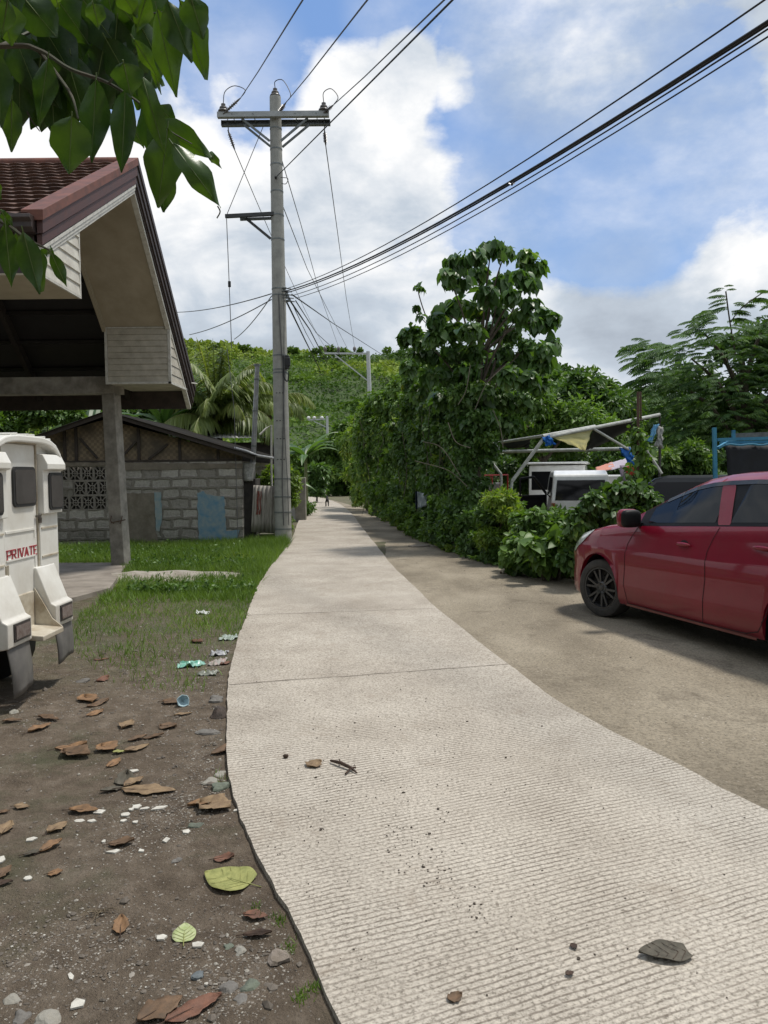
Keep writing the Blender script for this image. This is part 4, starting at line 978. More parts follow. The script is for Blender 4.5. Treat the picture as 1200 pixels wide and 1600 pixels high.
# ================================================================== UTILITY POLE
M_POLE = mat('spun_concrete', (.355, .355, .325), .85, c2=(.26, .26, .24), scale=5, bump=.25, bscale=50, detail=8)
M_STEEL = mat('painted_steel', (.20, .22, .22), .5, metal=.3, c2=(.13, .145, .145), scale=9)
M_PORC = mat('porcelain', (.16, .15, .145), .3, c2=(.10, .09, .085)); M_WIRE = mat('black_wire', (.012, .012, .013), .6); M_WIREG = mat('aluminium_wire', (.10, .10, .105), .5)
PB = G(443, 851); PY = PB.y; pt = AY(430, 152, PY)
upole = thing('utility_pole', 'tall tapering concrete utility pole with double steel crossarm at the lane edge', 'utility pole', (PB.x, PY, gz(PY)))
def pole_at(py): return AY(lerp(430, 443, (py-152)/700), py, PY)
rb_, rt_ = .190, .122
mm = MB(); k = 12; pts = []; rs = []
for i in range(k+1): t_ = i/k; pts.append(Vector((PB.x, PY, gz(PY)-.2)).lerp(pt, t_)); rs.append(lerp(rb_, rt_, t_))
mm.tube(pts, rs, 20); mm.build('shaft', M_POLE, upole, smooth=True)
def prad(z): return lerp(rb_, rt_, (z-gz(PY))/(pt.z-gz(PY)))
for py in (202, 234, 258, 300, 337, 375, 452, 462, 556, 578, 583, 748, 776, 800, 826):
    p = pole_at(py); r = prad(p.z)+.006; MB().tube([p-Vector((0, 0, .014)), p+Vector((0, 0, .014))], r, 20).build('band', M_STEEL, upole, smooth=True)
stp = MB()
for py in (615, 658, 686, 718):
    for dx in (-.07, .0, .07): p = pole_at(py); stp.box(p+Vector((dx, -prad(p.z)*math.sqrt(max(.1, 1-(dx/prad(p.z))**2))-.002, 0)), (.035, .008, .018))
stp.build('stencil_mark', mat('stencil', (.06, .06, .06), .8), upole)
za = AY(430, 186, PY).z; x0, x1 = AY(343, 186, PY).x, AY(515, 186, PY).x; zb_ = AY(430, 198, PY).z
for k, (yy, zz, xx0, xx1) in enumerate(((PY-.20, za, x0, x1), (PY+.20, za-.0, x0+.0, x1))):
    c = MB(); h = .11; w_ = .055
    c.bb(xx0, xx1, yy-w_, yy+w_, zz-h/2, zz-h/2+.008); c.bb(xx0, xx1, yy-w_, yy+w_, zz+h/2-.008, zz+h/2); c.bb(xx0, xx1, yy-w_ if k == 0 else yy+w_-.008, yy-w_+.008 if k == 0 else yy+w_, zz-h/2+.008, zz+h/2-.008)
    c.bb(xx0-.002, xx0+.006, yy-w_+.002, yy+w_-.002, zz-h/2+.001, zz+h/2-.001); c.bb(xx1-.006, xx1+.002, yy-w_+.002, yy+w_-.002, zz-h/2+.001, zz+h/2-.001)
    c.build('crossarm', M_STEEL if k else mat('arm_steel', (.40, .42, .42), .5, c2=(.30, .32, .32)), upole)
br_ = MB(); zj = AY(430, 224, PY).z
for s in (-1, 1):
    for yy in (-.16, .16):
        xx = AY(380 if s < 0 else 482, 190, PY).x; pc = pole_at(224); br_.beam((pc.x+s*.12, PY+yy*.75, zj-.03*(yy > 0)), (xx, PY+yy, za-.06), .03, .045)
br_.build('brace', M_STEEL, upole)
bl = MB()
for dx in (-.9, -.45, .45, .9): bl.tube([(pole_at(190).x+dx, PY-.27, za), (pole_at(190).x+dx, PY+.27, za)], .010, 6)
bl.build('bolt', M_STEEL, upole)
def insulator(base, h=.20, r=.115, par=upole, name='pin_insulator'):
    b0 = Vector(base); mb = MB(); mb.lathe(b0, (0, 0, 1), [(0, .03), (.02, r*.75), (.035, r), (.06, r*.9), (.07, r*.5), (.09, r*.55), (.10, r*.72), (.125, r*.65), (.14, r*.35), (.17, r*.42), (.19, r*.40), (.20, .01)], 16)
    return mb.build(name, M_PORC, par, smooth=True)
xi0, xi1 = AY(352, 180, PY).x, AY(507, 178, PY).x
tops = [Vector((xi0, PY-.2, za+.055)), Vector((pt.x, PY, pt.z)), Vector((xi1, PY-.2, za+.055))]
for q in tops: insulator(q-Vector((0, 0, .01)))
# strain insulators (ribbed) to the near spans and the far spans
def strain(a, b_, par=upole):
    a, b_ = Vector(a), Vector(b_); L = (b_-a).length; mb = MB(); pr = [(0, .012), (L*.15, .018)]
    k = 6
    for i in range(k):
        u_ = L*(.2+.6*i/k); pr += [(u_, .022), (u_+L*.03, .048), (u_+L*.055, .022)]
    pr += [(L*.85, .02), (L, .010)]; mb.lathe(a, b_-a, pr, 10); return mb.build('strain_insulator', M_PORC, par, smooth=True)
def wire(name, pts, r, label, group=None, m=None, sag=0, n_=14, cat='wire'):
    pts = [Vector(p) for p in pts]; mb = MB()
    if len(pts) == 2:
        a, c = pts; pts = [a.lerp(c, i/n_)-Vector((0, 0, 4*sag*(i/n_)*(1-i/n_))) for i in range(n_+1)]
    mb.tube(pts, r, 6); return tag(mb.build(name, m or M_WIRE, None, smooth=True), label, cat, group)
def near_line(S, px, py, dist, sag=0.0):
    """a point up the span, towards and past the camera"""
    d = ray(px, py); return S, Vector((0, 0, CAMH))+d*(dist/d.y)
HVG = 'high voltage conductors on the pole crossarm'
# three phases pass overhead: from the pole out above the camera, rising to the right of it
spans = [((376, 153), (473, 0), 'thin conductor from the left crossarm end running up past the leaf cluster'), ((447, 160), (574, 0), 'thin conductor from the pole top running up to the top edge'), ((521, 164), (694, 0), 'conductor from the right crossarm end to the top edge, upper of a pair')]
for k, (a, c, lb) in enumerate(spans):
    s0 = AY(*a, PY-.35); base = [Vector((xi0, PY-.25, za)), pole_at(185)+Vector((.05, -.14, 0)), Vector((xi1, PY-.25, za))][k]
    strain(base, s0); d = ray(*c); e_ = Vector((0, 0, CAMH))+d*(7.2/d.y); e2 = s0+(e_-s0)*1.9
    wire('power_line', [s0, s0.lerp(e2, .25)-Vector((0, 0, .02)), s0.lerp(e2, .5), s0.lerp(e2, .75)+Vector((0, 0, .0)), e2], .0085, lb, HVG)
    # jumper loop
    tp = tops[k]+Vector((0, 0, .19)); jp = MB(); q = s0; mid = (tp+q)/2+Vector((.0, 0, .26)); jp.tube(catm([tp, tp.lerp(mid, .5)+Vector((-.05, 0, .09)), mid+Vector((.06, 0, .05)), q+Vector((.10, 0, .16)), q], 6), .009, 5); jp.build('jumper', M_WIRE, upole, smooth=True)
s0 = pole_at(281)+Vector((.0, -.14, 0)); d = ray(707, 0); e_ = Vector((0, 0, CAMH))+d*(7.0/d.y); e2 = s0+(e_-s0)*1.9
wire('power_line', [s0, s0.lerp(e2, .5), e2], .010, 'conductor fixed to the pole shaft below the crossarm running up right, lower of a pair', HVG)
jp = MB(); p = pole_at(281); jp.tube(catm([p+Vector((.1, -.13, 0)), p+Vector((.26, -.15, -.03)), p+Vector((.22, -.15, -.14)), p+Vector((.12, -.13, -.13))], 5), .008, 5); jp.ell(s0, (.03, .05, .04), 8, 6); jp.build('clamp', M_WIRE, upole)
# second lower bracket arm with drop wire and weight
p0, p1 = AY(352, 338, PY-.1), AY(428, 334, PY-.1); p2, p3 = AY(384, 341, PY), AY(423, 373, PY)
ba = MB(); ba.beam(p0, p1, .07, .075); ba.build('bracket_arm', mat('dark_iron', (.04, .042, .042), .5), upole); ba = MB(); ba.beam(p0+Vector((.3, .12, -.03)), p1+Vector((-.05, .14, -.05)), .06, .05); ba.build('bracket_arm', M_STEEL, upole)
ba = MB(); ba.beam(p2, p3, .03, .055); ba.build('brace', mat('dark_iron', (0, 0, 0)), upole)
q = AY(354, 342, PY-.1); q2 = AY(362, 545, PY-.1)
wire('guy_wire', [q, AY(358, 440, PY-.1), q2], .009, 'drop wire hanging straight down from the end of the lower bracket arm', m=M_WIREG)
wt_ = MB(); c = AY(358.5, 444, PY-.1); wt_.tube([c+Vector((0, 0, .06)), c-Vector((0, 0, .06))], .032, 8); wt_.build('strain_knob', M_WIRE, upole)
wire('guy_wire', [AY(412, 196, PY-.05), AY(355, 334, PY-.1)], .008, 'thin stay from the crossarm down to the tip of the lower bracket arm', m=M_WIREG)
# suspension strings under the arm ends + far spans
strain(AY(356, 203, PY+.25), AY(367, 235, PY+.5)); strain(AY(507, 203, PY+.25), AY(509, 228, PY+.5))
for q, c in ((AY(355, 178, PY+.2), AY(357, 205, PY+.25)), (AY(507, 178, PY+.2), AY(507, 205, PY+.25))):
    mb = MB(); mb.tube([q, c], .012, 6); mb.build('link', M_STEEL, upole)
# ---- far pole
FYD = 62.0
fp = thing('utility_pole', 'slim pale far pole with a one sided crossarm rising out of the bushes', 'utility pole', G(0, 0) if False else Vector((AY(580, 625, FYD).x, FYD, gz(FYD))))
a, c = AY(584, 800, FYD), AY(575, 549, FYD); a.z = gz(FYD)-.3
mm = MB(); mm.tube([a, c], [.22, .15], 12); mm.build('shaft', mat('galvanised_pale', (.50, .52, .52), .5, c2=(.40, .42, .42)), fp, smooth=True)
mm = MB(); mm.beam(AY(507, 552, FYD), AY(578, 552.5, FYD), .12, .14); mm.build('crossarm', mat('galvanised_pale', (0, 0, 0)), fp)
mm = MB(); mm.beam(AY(523, 554, FYD), AY(576, 596, FYD), .07, .09); mm.build('brace', mat('galvanised_pale', (0, 0, 0)), fp)
fi = []
for px in (508, 529, 554): p = AY(px, 550, FYD); fi.append(p); insulator(p, par=fp); mm = MB(); mm.ell(p+Vector((0, 0, .25)), (.14, .14, .2), 8, 6); mm.build('insulator_cap', M_PORC, fp)
# far wires from the crossarm ends to the far pole
FG = 'wires between the two poles'
wire('power_line', [AY(367, 235, PY+.5), fi[0]+Vector((0, 0, .4))], .010, 'wire from the left crossarm end down to the far pole, passing behind the shaft', FG, M_WIREG, .35)
wire('power_line', [AY(432, 222, PY+.2), AY(470, 350, 24), AY(500, 460, 35), fi[1]+Vector((0, 0, .4))], .011, 'wire leaving the pole shaft just under the braces towards the far pole', FG, M_WIREG)
wire('power_line', [AY(509, 228, PY+.5), AY(527, 360, 25), AY(541, 465, 37), fi[2]+Vector((0, 0, .4))], .011, 'wire from the right crossarm end down to the far pole', FG, M_WIREG)
wire('power_line', [AY(438, 312, PY+.1), AY(480, 420, 26), AY(545, 549, 60)], .011, 'wire leaving the shaft at mid height towards the far pole', FG, M_WIREG)
# telecom bundle going up right
BG = 'telecom cables running up to the right'
tb0 = pole_at(457)
cb_l = [((444, 452), (1120, 0), .0065, 'uppermost single thin cable of the bundle crossing the blue sky'), ((446, 455), (1172, 0), .0115, 'thick black cable of the bundle, second from the top'), ((446, 458), (1180, 0), .0095, 'thick black cable of the bundle, third from the top'), ((456, 462), (1186, 3), .0065, 'thin cable of the bundle, second from the bottom'), ((462, 466), (1200, 6), .006, 'lowest thin cable of the bundle')]
for (a, c, r_, lb) in cb_l:
    s0 = AY(*a, PY-.15); d = ray(*c); e_ = Vector((0, 0, CAMH))+d*(5.2/d.y); e2 = s0+(e_-s0)*1.25
    wire('telecom_cable', [s0, e2], r_, lb, BG, sag=.33, n_=20)
hw = MB()
for k in range(5): p = pole_at(452+5*k)+Vector((.14+.02*k, -.12, 0)); hw.ell(p, (.05, .035, .03), 8, 6); hw.tube([p-Vector((.1, 0, 0)), p+Vector((.14, 0, -.02))], .012, 6)
hw.build('cable_clamp', M_STEEL, upole)
# bundle dropping to the far side and down the shaft
for (a, mid, c, Y_, r_, lb) in (((445, 466), (476, 530), (500, 578), 40, .022, 'thick cable sloping from the telecom clamps to the far bushes, leftmost'), ((448, 462), (484, 515), (512, 570), 45, .022, 'thick cable sloping from the telecom clamps to the far bushes, middle'), ((446, 452), (478, 520), (500, 560), 45, .012, 'thin cable sloping beside the thick middle one'),
        ((462, 470), (494, 520), (560, 580), 60, .014, 'thin cable sloping from the clamps to the far crossarm'), ((456, 460), (520, 505), (600, 556), 60, .016, 'loose cable sagging from the clamps over the far pole'), ):
    wire('telecom_cable', [AY(*a, PY+.1), AY(*mid, (PY+Y_)*.45), AY(*c, Y_)], r_, lb, 'cables running back to the far bushes')
for (a, c, lb) in (((424, 459), (270, 488), 'faint cable running left from the clamps, upper'), ((424, 468), (296, 523), 'faint cable running left from the clamps, middle'), ((424, 463), (366, 530), 'faint cable running left from the clamps, lowest and steepest')):
    wire('telecom_cable', [AY(*a, PY), AY(*c, 26)], .012, lb, 'faint cables running left behind the palm', M_WIREG, .1)
wire('guy_wire', [AY(355, 545, PY), AY(366, 640, PY-.05), AY(372, 850, PY-.1)], .007, 'thin wire hanging past the palm down the house corner', m=M_WIREG)
dc = MB()
for dx, r_ in ((.05, .012), (.11, .009)):
    pts = [pole_at(py)+Vector((dx*(.9 if py < 560 else 1.1)+.03*math.sin(py*.02+dx*40), -prad(pole_at(py).z)-.015, 0)) for py in (462, 500, 540, 580, 640, 700, 760, 820)]
    dc.tube(catm(pts, 4), r_, 6)
dc.build('down_cable', mat('grey_cable', (.10, .10, .10), .6), upole, smooth=True)
bx_ = MB(); p = AY(447, 566, PY-.12); bx_.box(p, (.14, .12, .30)); bx_.box(p+Vector((.03, -.02, 0)), (.13, .10, .20)); bx_.build('splice_box', mat('black_plastic', (.015, .015, .016), .5), upole, bevel=.02)
lo = MB(); lo.tube(catm([p+Vector((-.05, -.08, -.15)), p+Vector((-.03, -.09, -.35)), p+Vector((.04, -.1, -.42)), p+Vector((.07, -.08, -.2))], 6), .014, 6); lo.build('cable_loop', M_WIRE, upole)
# second far pole, tiny
fy = 90; fp2 = thing('utility_pole', 'tiny far pole top with white insulators against the hillside', 'utility pole', Vector((AY(512, 655, fy).x, fy, gz(fy))))
mm = MB(); mm.beam(AY(481, 656, fy), AY(508, 655, fy), .12, .16); mm.build('crossarm', mat('galvanised_pale', (0, 0, 0)), fp2)
mm = MB(); mm.tube([Vector((AY(512, 655, fy).x, fy, gz(fy)-.5)), AY(511, 650, fy)], .14, 8); mm.build('shaft', mat('galvanised_pale', (0, 0, 0)), fp2)
mm = MB(); mm.beam(AY(490, 658, fy), AY(511, 668, fy), .08, .1); mm.build('brace', mat('galvanised_pale', (0, 0, 0)), fp2)
for px in (482, 491, 503): p = AY(px, 653, fy); MB().ell(p, (.22, .22, .2), 8, 6).build('insulator', mat('white_porcelain', (.7, .7, .68), .3), fp2, smooth=True)
# ================================================================== RED HATCHBACK
M_CAR = mat('red_car_paint', (.215, .003, .020), .38, c2=(.185, .003, .017), scale=3, coat=.6, spec=.25); add_dirt(M_CAR, .10, .42, (.13, .08, .06), .3)
M_BLK = mat('black_trim', (.009, .009, .010), .5, spec=.2); M_TYRE = mat('tyre', (.030, .029, .028), .8, c2=(.06, .055, .05), scale=12)
M_CGL = mat('car_glass', (.006, .007, .008), .04, spec=.35, var=.02); M_ALLOY = mat('gunmetal_alloy', (.085, .085, .088), .35, metal=.7)
M_SEAMB = mat('panel_gap', (.012, .004, .005), .8); M_HEADL = mat('headlamp_lens', (.62, .64, .63), .12, c2=(.30, .31, .31), scale=18, coat=1)
hd = Vector((-.296, .955, 0)).normalized(); lf_ = Vector((-hd.y, hd.x, 0))
wc = Vector((2.20, 7.86, 0)); org = wc-lf_*.84; org.z = gz(org.y)+.012
car = thing('car', 'shiny red hatchback with dark windows parked at the right edge of the road', 'car', org, rotz=math.atan2(hd.y, hd.x))
# station table: x, half width, bottom z, shoulder/hood-edge z, hood or roof centre z, roof-edge z, roof half width
ST = [(.83, .30, .30, .50, .52), (.80, .50, .24, .60, .63), (.72, .66, .20, .69, .73), (.60, .765, .19, .76, .81), (.42, .825, .19, .83, .885), (.2, .850, .20, .885, .935), (0, .858, .20, .925, .975), (-.25, .860, .20, .955, 1.015), (-.50, .860, .20, .985, 1.05),
      (-.9, .862, .20, 1.005, 1.07), (-1.4, .864, .205, 1.035, 1.09), (-2.0, .862, .21, 1.07, 1.12), (-2.57, .856, .215, 1.10, 1.14), (-2.95, .83, .23, 1.11, 1.14), (-3.15, .76, .26, 1.06, 1.08), (-3.23, .66, .34, .90, .92)]
GH = [(-.40, 1.035), (-.62, 1.155), (-.85, 1.285), (-1.05, 1.38), (-1.25, 1.445), (-1.5, 1.485), (-1.9, 1.50), (-2.3, 1.49), (-2.7, 1.44), (-2.95, 1.36), (-3.1, 1.22), (-3.2, 1.08)]
def itp(tab, x, c): return float(np.interp(-x, [-r[0] for r in tab], [r[c] for r in tab]))
def archz(x):
    z = 0
    for xw in (0.0, -2.57):
        d = abs(x-xw)
        if d < .355: z = max(z, .30+math.sqrt(.355**2-d*d))
    return z
def profile(x):
    """half section from sill centre to roof centre: (y, z)"""
    w_ = itp(ST, x, 1); zb0 = itp(ST, x, 2); zs_ = itp(ST, x, 3); zc = itp(ST, x, 4); az = archz(x)
    zb1 = max(zb0, az)
    P = [(0, max(zb0, az*.98)), (w_-.16 if az else w_-.10, max(zb0, az*.985)), (w_-.035, max(zb0+.0, az))]
    def c(z): return max(z, zb1+.004*(1 if az else 0))
    zc_ = min(.72, zs_-.12)                       # character crease height
    crease = zc_+.0+(.06*max(0, min(1, -x/2.4)))
    flare = .012 if az else 0
    P += [(w_-.012+flare, c(zb0+.06)), (w_-.004+flare, c(lerp(zb0, crease, .38))), (w_-.014, c(lerp(zb0, crease, .70))), (w_-.002, c(crease-.012)), (w_-.012, c(crease+.012)), (w_-.030, c(lerp(crease, zs_, .55))), (w_-.060, zs_-.018), (w_-.078, zs_)]
    if x > -.45:                                   # hood
        P += [(w_*.80, lerp(zs_, zc, .45)), (w_*.62, lerp(zs_, zc, .75)), (w_*.40, lerp(zs_, zc, .92)), (w_*.2, zc-.002), (0, zc)]
    else:
        zr_ = itp(GH, x, 1); f = max(0.0, min(1, (zr_-zs_)/.36)); yb = w_-.082; yt = w_-.082-.22*f
        e_ = zr_-zs_
        P += [(lerp(yb, yt, .45)+.012*f, zs_+e_*.42), (lerp(yb, yt, .86)+.008*f, zs_+e_*.82), (yt-.05*f-.01, zs_+e_*.945), (yt*.55, zs_+e_*.99), (0, zr_)]
    return P
xs = set([r[0] for r in ST]+[r[0] for r in GH]+[-.44, -.46])
for xw in (0, -2.57):
    for k in range(25): xs.add(xw+.3552*math.cos(math.pi*k/24))
    xs.add(xw+.36); xs.add(xw-.36)
x_ = .8
while x_ > -3.2: xs.add(round(x_, 3)); x_ -= .1
xs = sorted(xs, reverse=True); PR = [profile(x) for x in xs]
cb_ = MB(); npf = len(PR[0])
for side in (1, -1):
    rows = [[(x, side*y, z) for (y, z) in p] for x, p in zip(xs, PR)]
    o_ = len(cb_.v); cb_.v += [p for r in rows for p in r]
    for i in range(len(rows)-1):
        for j in range(npf-1):
            f = (o_+i*npf+j, o_+i*npf+j+1, o_+(i+1)*npf+j+1, o_+(i+1)*npf+j)
            cb_.f.append(f if side == -1 else f[::-1]); cb_.m.append(1 if j < 2 else 0)
    for r, fl in ((0, side == 1), (len(rows)-1, side == -1)):
        f = tuple(o_+r*npf+j for j in range(npf)); cb_.f.append(f if fl else f[::-1]); cb_.m.append(0)
cbody = cb_.build('body', [M_CAR, M_BLK], car, smooth=True, world=False, ang=32)
def ys(x, z):
    P = profile(x)[3:]; zz = [p[1] for p in P]; yy = [p[0] for p in P]
    return float(np.interp(z, zz, yy))
def sidepatch(name, m, x0, x1, zlo, zhi, off, par, nx=24, nz_=8, side=1, th=0):
    rows = []
    for i in range(nx+1):
        x = lerp(x0, x1, i/nx); a, c = zlo(x), zhi(x)
        rows.append([(x, side*(ys(x, lerp(a, c, j/nz_))+off), lerp(a, c, j/nz_)) for j in range(nz_+1)])
    return MB().grid(rows).build(name, m, par, smooth=True, world=False)
def ribbon(name, pts, wd, off, m, par, side=1, n_=10):
    mb = MB(); P = []
    for (a, c) in zip(pts[:-1], pts[1:]):
        for i in range(n_): P.append((lerp(a[0], c[0], i/n_), lerp(a[1], c[1], i/n_)))
    P.append(pts[-1]); rows = []
    for i, (x, z) in enumerate(P):
        q = P[min(i+1, len(P)-1)]; r = P[max(i-1, 0)]; d = Vector((q[0]-r[0], q[1]-r[1])).normalized(); nx_, nz_ = -d.y*wd/2, d.x*wd/2
        rows.append([(x+nx_, side*(ys(x+nx_, z+nz_)+off), z+nz_), (x-nx_, side*(ys(x-nx_, z-nz_)+off), z-nz_)])
    return mb.grid(rows).build(name, m, par, world=False)
zbelt = lambda x: itp(ST, x, 3)+.004
ztopw = lambda x: itp(ST, x, 3)+(itp(GH, x, 1)-itp(ST, x, 3))*.80
for side in (1, -1):
    # black surround then glass
    blk = sidepatch('window_surround', M_BLK, -.60, -2.86, lambda x: zbelt(x)-.012, lambda x: max(zbelt(x)-.010, ztopw(x)), .0035, car, 40, 8, side)
    sidepatch('front_window', M_CGL, -.73, -1.62, lambda x: zbelt(x)+.016, lambda x: max(zbelt(x)+.018, min(ztopw(x)-.022, zbelt(x)+.016+max(0, (x+1.66)*4.2) if x < -1.50 else 9)), .0065, car, 30, 8, side)
    sidepatch('rear_window', M_CGL, -1.80, -2.55, lambda x: zbelt(x)+.016, lambda x: max(zbelt(x)+.018, min(ztopw(x)-.022, zbelt(x)+.02+(-1.80-x)*9+.02)), .0065, car, 20, 8, side)
    # red B pillar
    sidepatch('door_pillar', M_CAR, -1.50, -1.80, lambda x: max(zbelt(x)-.004, zbelt(x)+(x+1.66)*2.45), lambda x: max(zbelt(x)-.003, min(ztopw(x)-.012, zbelt(x)+(-x-1.50)*0+ (0.33 if x > -1.68 else .33-(-1.68-x)*2.6))), .009, car, 14, 8, side)
    # chrome-grey weather strip along the window top
    ribbon('window_visor', [(x, ztopw(x)-.006) for x in (-.85, -1.0, -1.2, -1.4, -1.6, -1.9, -2.3, -2.7)], .035, .012, mat('smoked_visor', (.05, .052, .052), .15), car, side)
    # doors: gap lines
    for pts in ([(-.62, zbelt(-.62)-.02), (-.50, .80), (-.46, .62), (-.455, .40), (-.50, .265), (-.52, .225)], [(-1.70, zbelt(-1.7)-.02), (-1.60, .82), (-1.585, .60), (-1.57, .40), (-1.565, .225)],
                [(-.52, .225), (-1.565, .225), (-2.05, .235), (-2.17, .27), (-2.25, .40), (-2.33, .62), (-2.42, .72)], [(-.36, .195), (-.47, .21)]):
        ribbon('panel_gap', pts, .007, .0022, M_SEAMB, cbody, side)
    sidepatch('sill', mat('dusty_sill', (.165, .045, .035), .5, c2=(.12, .03, .025)), -.50, -2.16, lambda x: .202, lambda x: .222, .003, cbody, 20, 2, side)
    hx, hz = -1.32, .865
    mb = MB(); y = ys(hx, hz); mb.ell((hx, side*(y+.022), hz), (.095, .016, .018), 14, 8); dh = mb.build('door_handle', M_CAR, car, smooth=True, world=False)
    mb = MB(); mb.ell((hx+.01, side*(y-.002), hz+.004), (.055, .008, .032), 12, 6); mb.build('handle_recess', M_SEAMB, cbody, smooth=True, world=False)
    hx2 = -2.2; y = ys(hx2, .91); MB().ell((hx2, side*(y+.022), .91), (.095, .016, .018), 14, 8).build('door_handle', M_CAR, car, smooth=True, world=False)
    # mirror
    mx, mz = -.62, 1.055; y = ys(-.6, .98)
    sq = lambda c, r: [tuple(c[k]+r[k]*math.copysign(abs(q[k])**.55, q[k]) for k in range(3)) for q in MB().ell((0, 0, 0), 1, 16, 12).v]
    mb = MB(); mb.ell((0, 0, 0), 1, 16, 12); mb.v = sq((mx+.02, side*(y+.12), mz), (.055, .105, .088)); mir = mb.build('wing_mirror', M_CAR, car, smooth=True, world=False)
    mb = MB(); mb.ell((0, 0, 0), 1, 16, 12); mb.v = sq((mx-.025, side*(y+.12), mz-.002), (.05, .100, .084)); mb.beam((mx, side*(y-.02), mz-.065), (mx, side*(y+.07), mz-.05), .07, .035); mb.build('mirror_housing', M_BLK, mir, smooth=True, world=False)
    # black quarter triangle
    # headlamp sweeps back over the wing
    rows = []
    for i in range(11):
        x = lerp(.74, .16, i/10); w_ = itp(ST, x, 1); zs_ = itp(ST, x, 3); h = .15*math.sin(math.pi*min(1, .18+i/10*.82))+.004
        rows.append([(x, side*(np.interp(zs_-h*(1-j/4), [p[1] for p in profile(x)[3:11]], [p[0] for p in profile(x)[3:11]])+.006), zs_-h*(1-j/4)+.004) for j in range(5)]+[(x, side*(w_*.80-.0), lerp(zs_, itp(ST, x, 4), .45)+.006)])
    MB().grid(rows).build('headlight', M_HEADL, car, smooth=True, world=False)
# windscreen
rows = []
for i in range(11):
    x = lerp(-.50, -1.22, i/10); p = profile(x); zc = p[-1][1]
    rows.append([(x+.004, lerp(-1, 1, j/8)*(p[-3][0]-.04), float(np.interp(abs(lerp(-1, 1, j/8))*(p[-3][0]-.04), [0, p[-2][0], p[-3][0]], [p[-1][1], p[-2][1], p[-3][1]]))+.008) for j in range(9)])
MB().grid(rows).build('windscreen', M_CGL, car, smooth=True, world=False)
mb = MB(); mb.bb(.805, .835, -.32, .32, .30, .42); mb.build('grille', M_BLK, car, world=False)
def carwheel(px_, side, steer, par):
    e = bpy.data.objects.new('wheel', None)
    tm = MB(); s = side
    tm.lathe((0, 0, 0), (0, s, 0), [(-.20, .19), (-.195, .27), (-.17, .298), (-.02, .300), (.0, .290), (.012, .262), (.010, .222), (-.004, .212)], 40)
    ty = tm.build('tyre', M_TYRE, None, smooth=True, world=False); ty.name = 'wheel'; ty.parent = par; ty.location = (px_, side*.845-side*.03, .300); ty.rotation_euler = (0, 0, steer)
    rm = MB(); rm.lathe((0, 0, 0), (0, s, 0), [(-.15, .205), (-.05, .200), (-.006, .206), (.004, .214), (.004, .200), (-.02, .190), (-.035, .184)], 40)
    for k in range(6):
        t0 = 2*math.pi*k/6+.25
        for dt in (-.15, .15):
            a, c = t0+dt*.75, t0+dt*1.35
            rm.beam((math.cos(a)*.05, -s*.022, math.sin(a)*.05), (math.cos(c)*.192, -s*.012, math.sin(c)*.192), .022, .026, up=(0, 1, 0))
    rm.lathe((0, 0, 0), (0, s, 0), [(-.06, .075), (-.015, .070), (-.004, .058), (-.010, .030), (-.004, .026), (-.002, .001)], 20)
    for k in range(5): t0 = 2*math.pi*k/5; rm.ell((math.cos(t0)*.045, -s*.004, math.sin(t0)*.045), (.009, .008, .009), 6, 4)
    rm.build('rim', M_ALLOY, ty, smooth=True, world=False)
    dk_ = MB(); dk_.lathe((0, 0, 0), (0, s, 0), [(-.09, .001), (-.09, .203)], 24); dk_.lathe((0, 0, 0), (0, s, 0), [(-.07, .001), (-.065, .125), (-.085, .13)], 24); dk_.build('brake_disc', mat('brake_dark', (.03, .028, .027), .6), ty, world=False)
for px_, st_ in ((0, math.radians(14)), (-2.57, 0)):
    for side in (1, -1): carwheel(px_, side, st_, car)

# ================================================================== OTHER VEHICLES
M_WV = mat('white_van_paint', (.82, .82, .81), .3, c2=(.70, .70, .68), coat=.5); M_NAVY = mat('black_car_paint', (.006, .008, .012), .35, coat=.3)
def boxcar(name, label, cat, base, ang, prof, half, mbody, glass, tumble=.10, wheels=(.85, -1.6), wr=.30, rows_=None):
    """prof: outline in x,z (front +x); extruded sideways with tumblehome above the belt"""
    t_ = thing(name, label, cat, base, rotz=ang); mb = MB(); zb_ = min(z for x, z in prof); zt_ = max(z for x, z in prof); belt = zb_+(zt_-zb_)*.52
    def hw(z): return half-(tumble*max(0, (z-belt)/(zt_-belt)) if z > belt else .02*(belt-z))
    k = len(prof); L = [(x, hw(z), z) for x, z in prof]; R = [(x, -hw(z), z) for x, z in prof]
    mb.add(L+R, [tuple(range(k)), tuple(range(2*k-1, k-1, -1))]+[(i, i+k, (i+1) % k+k, (i+1) % k) for i in range(k)])
    mb.build('body', mbody, t_, bevel=.05, world=False)
    for (nm, poly, where) in glass:
        g = MB()
        if where == 'side':
            for s in (1, -1):
                g = MB(); pts = [(x, s*(hw(z)+.004), z) for x, z in poly]; kk = len(pts); g.add(pts, [tuple(range(kk)) if s > 0 else tuple(range(kk-1, -1, -1))]); g.build(nm, M_GLS, t_, world=False, solid=.006)
        else:   # poly of 3-D points
            kk = len(poly); g.add(poly, [tuple(range(kk))]); g.build(nm, M_GLS, t_, world=False, solid=.01)
    for px_ in wheels:
        for s in (1, -1):
            wm = MB(); wm.lathe((px_, s*(half-.18), wr), (0, s, 0), [(0, .05), (0, wr*.8), (.02, wr), (.17, wr), (.195, wr*.85), (.19, wr*.65), (.16, wr*.6), (.165, .02)], 20); wm.build('wheel', M_TYRE, t_, smooth=True, world=False)
    return t_
def vang(px, py_heading): pass
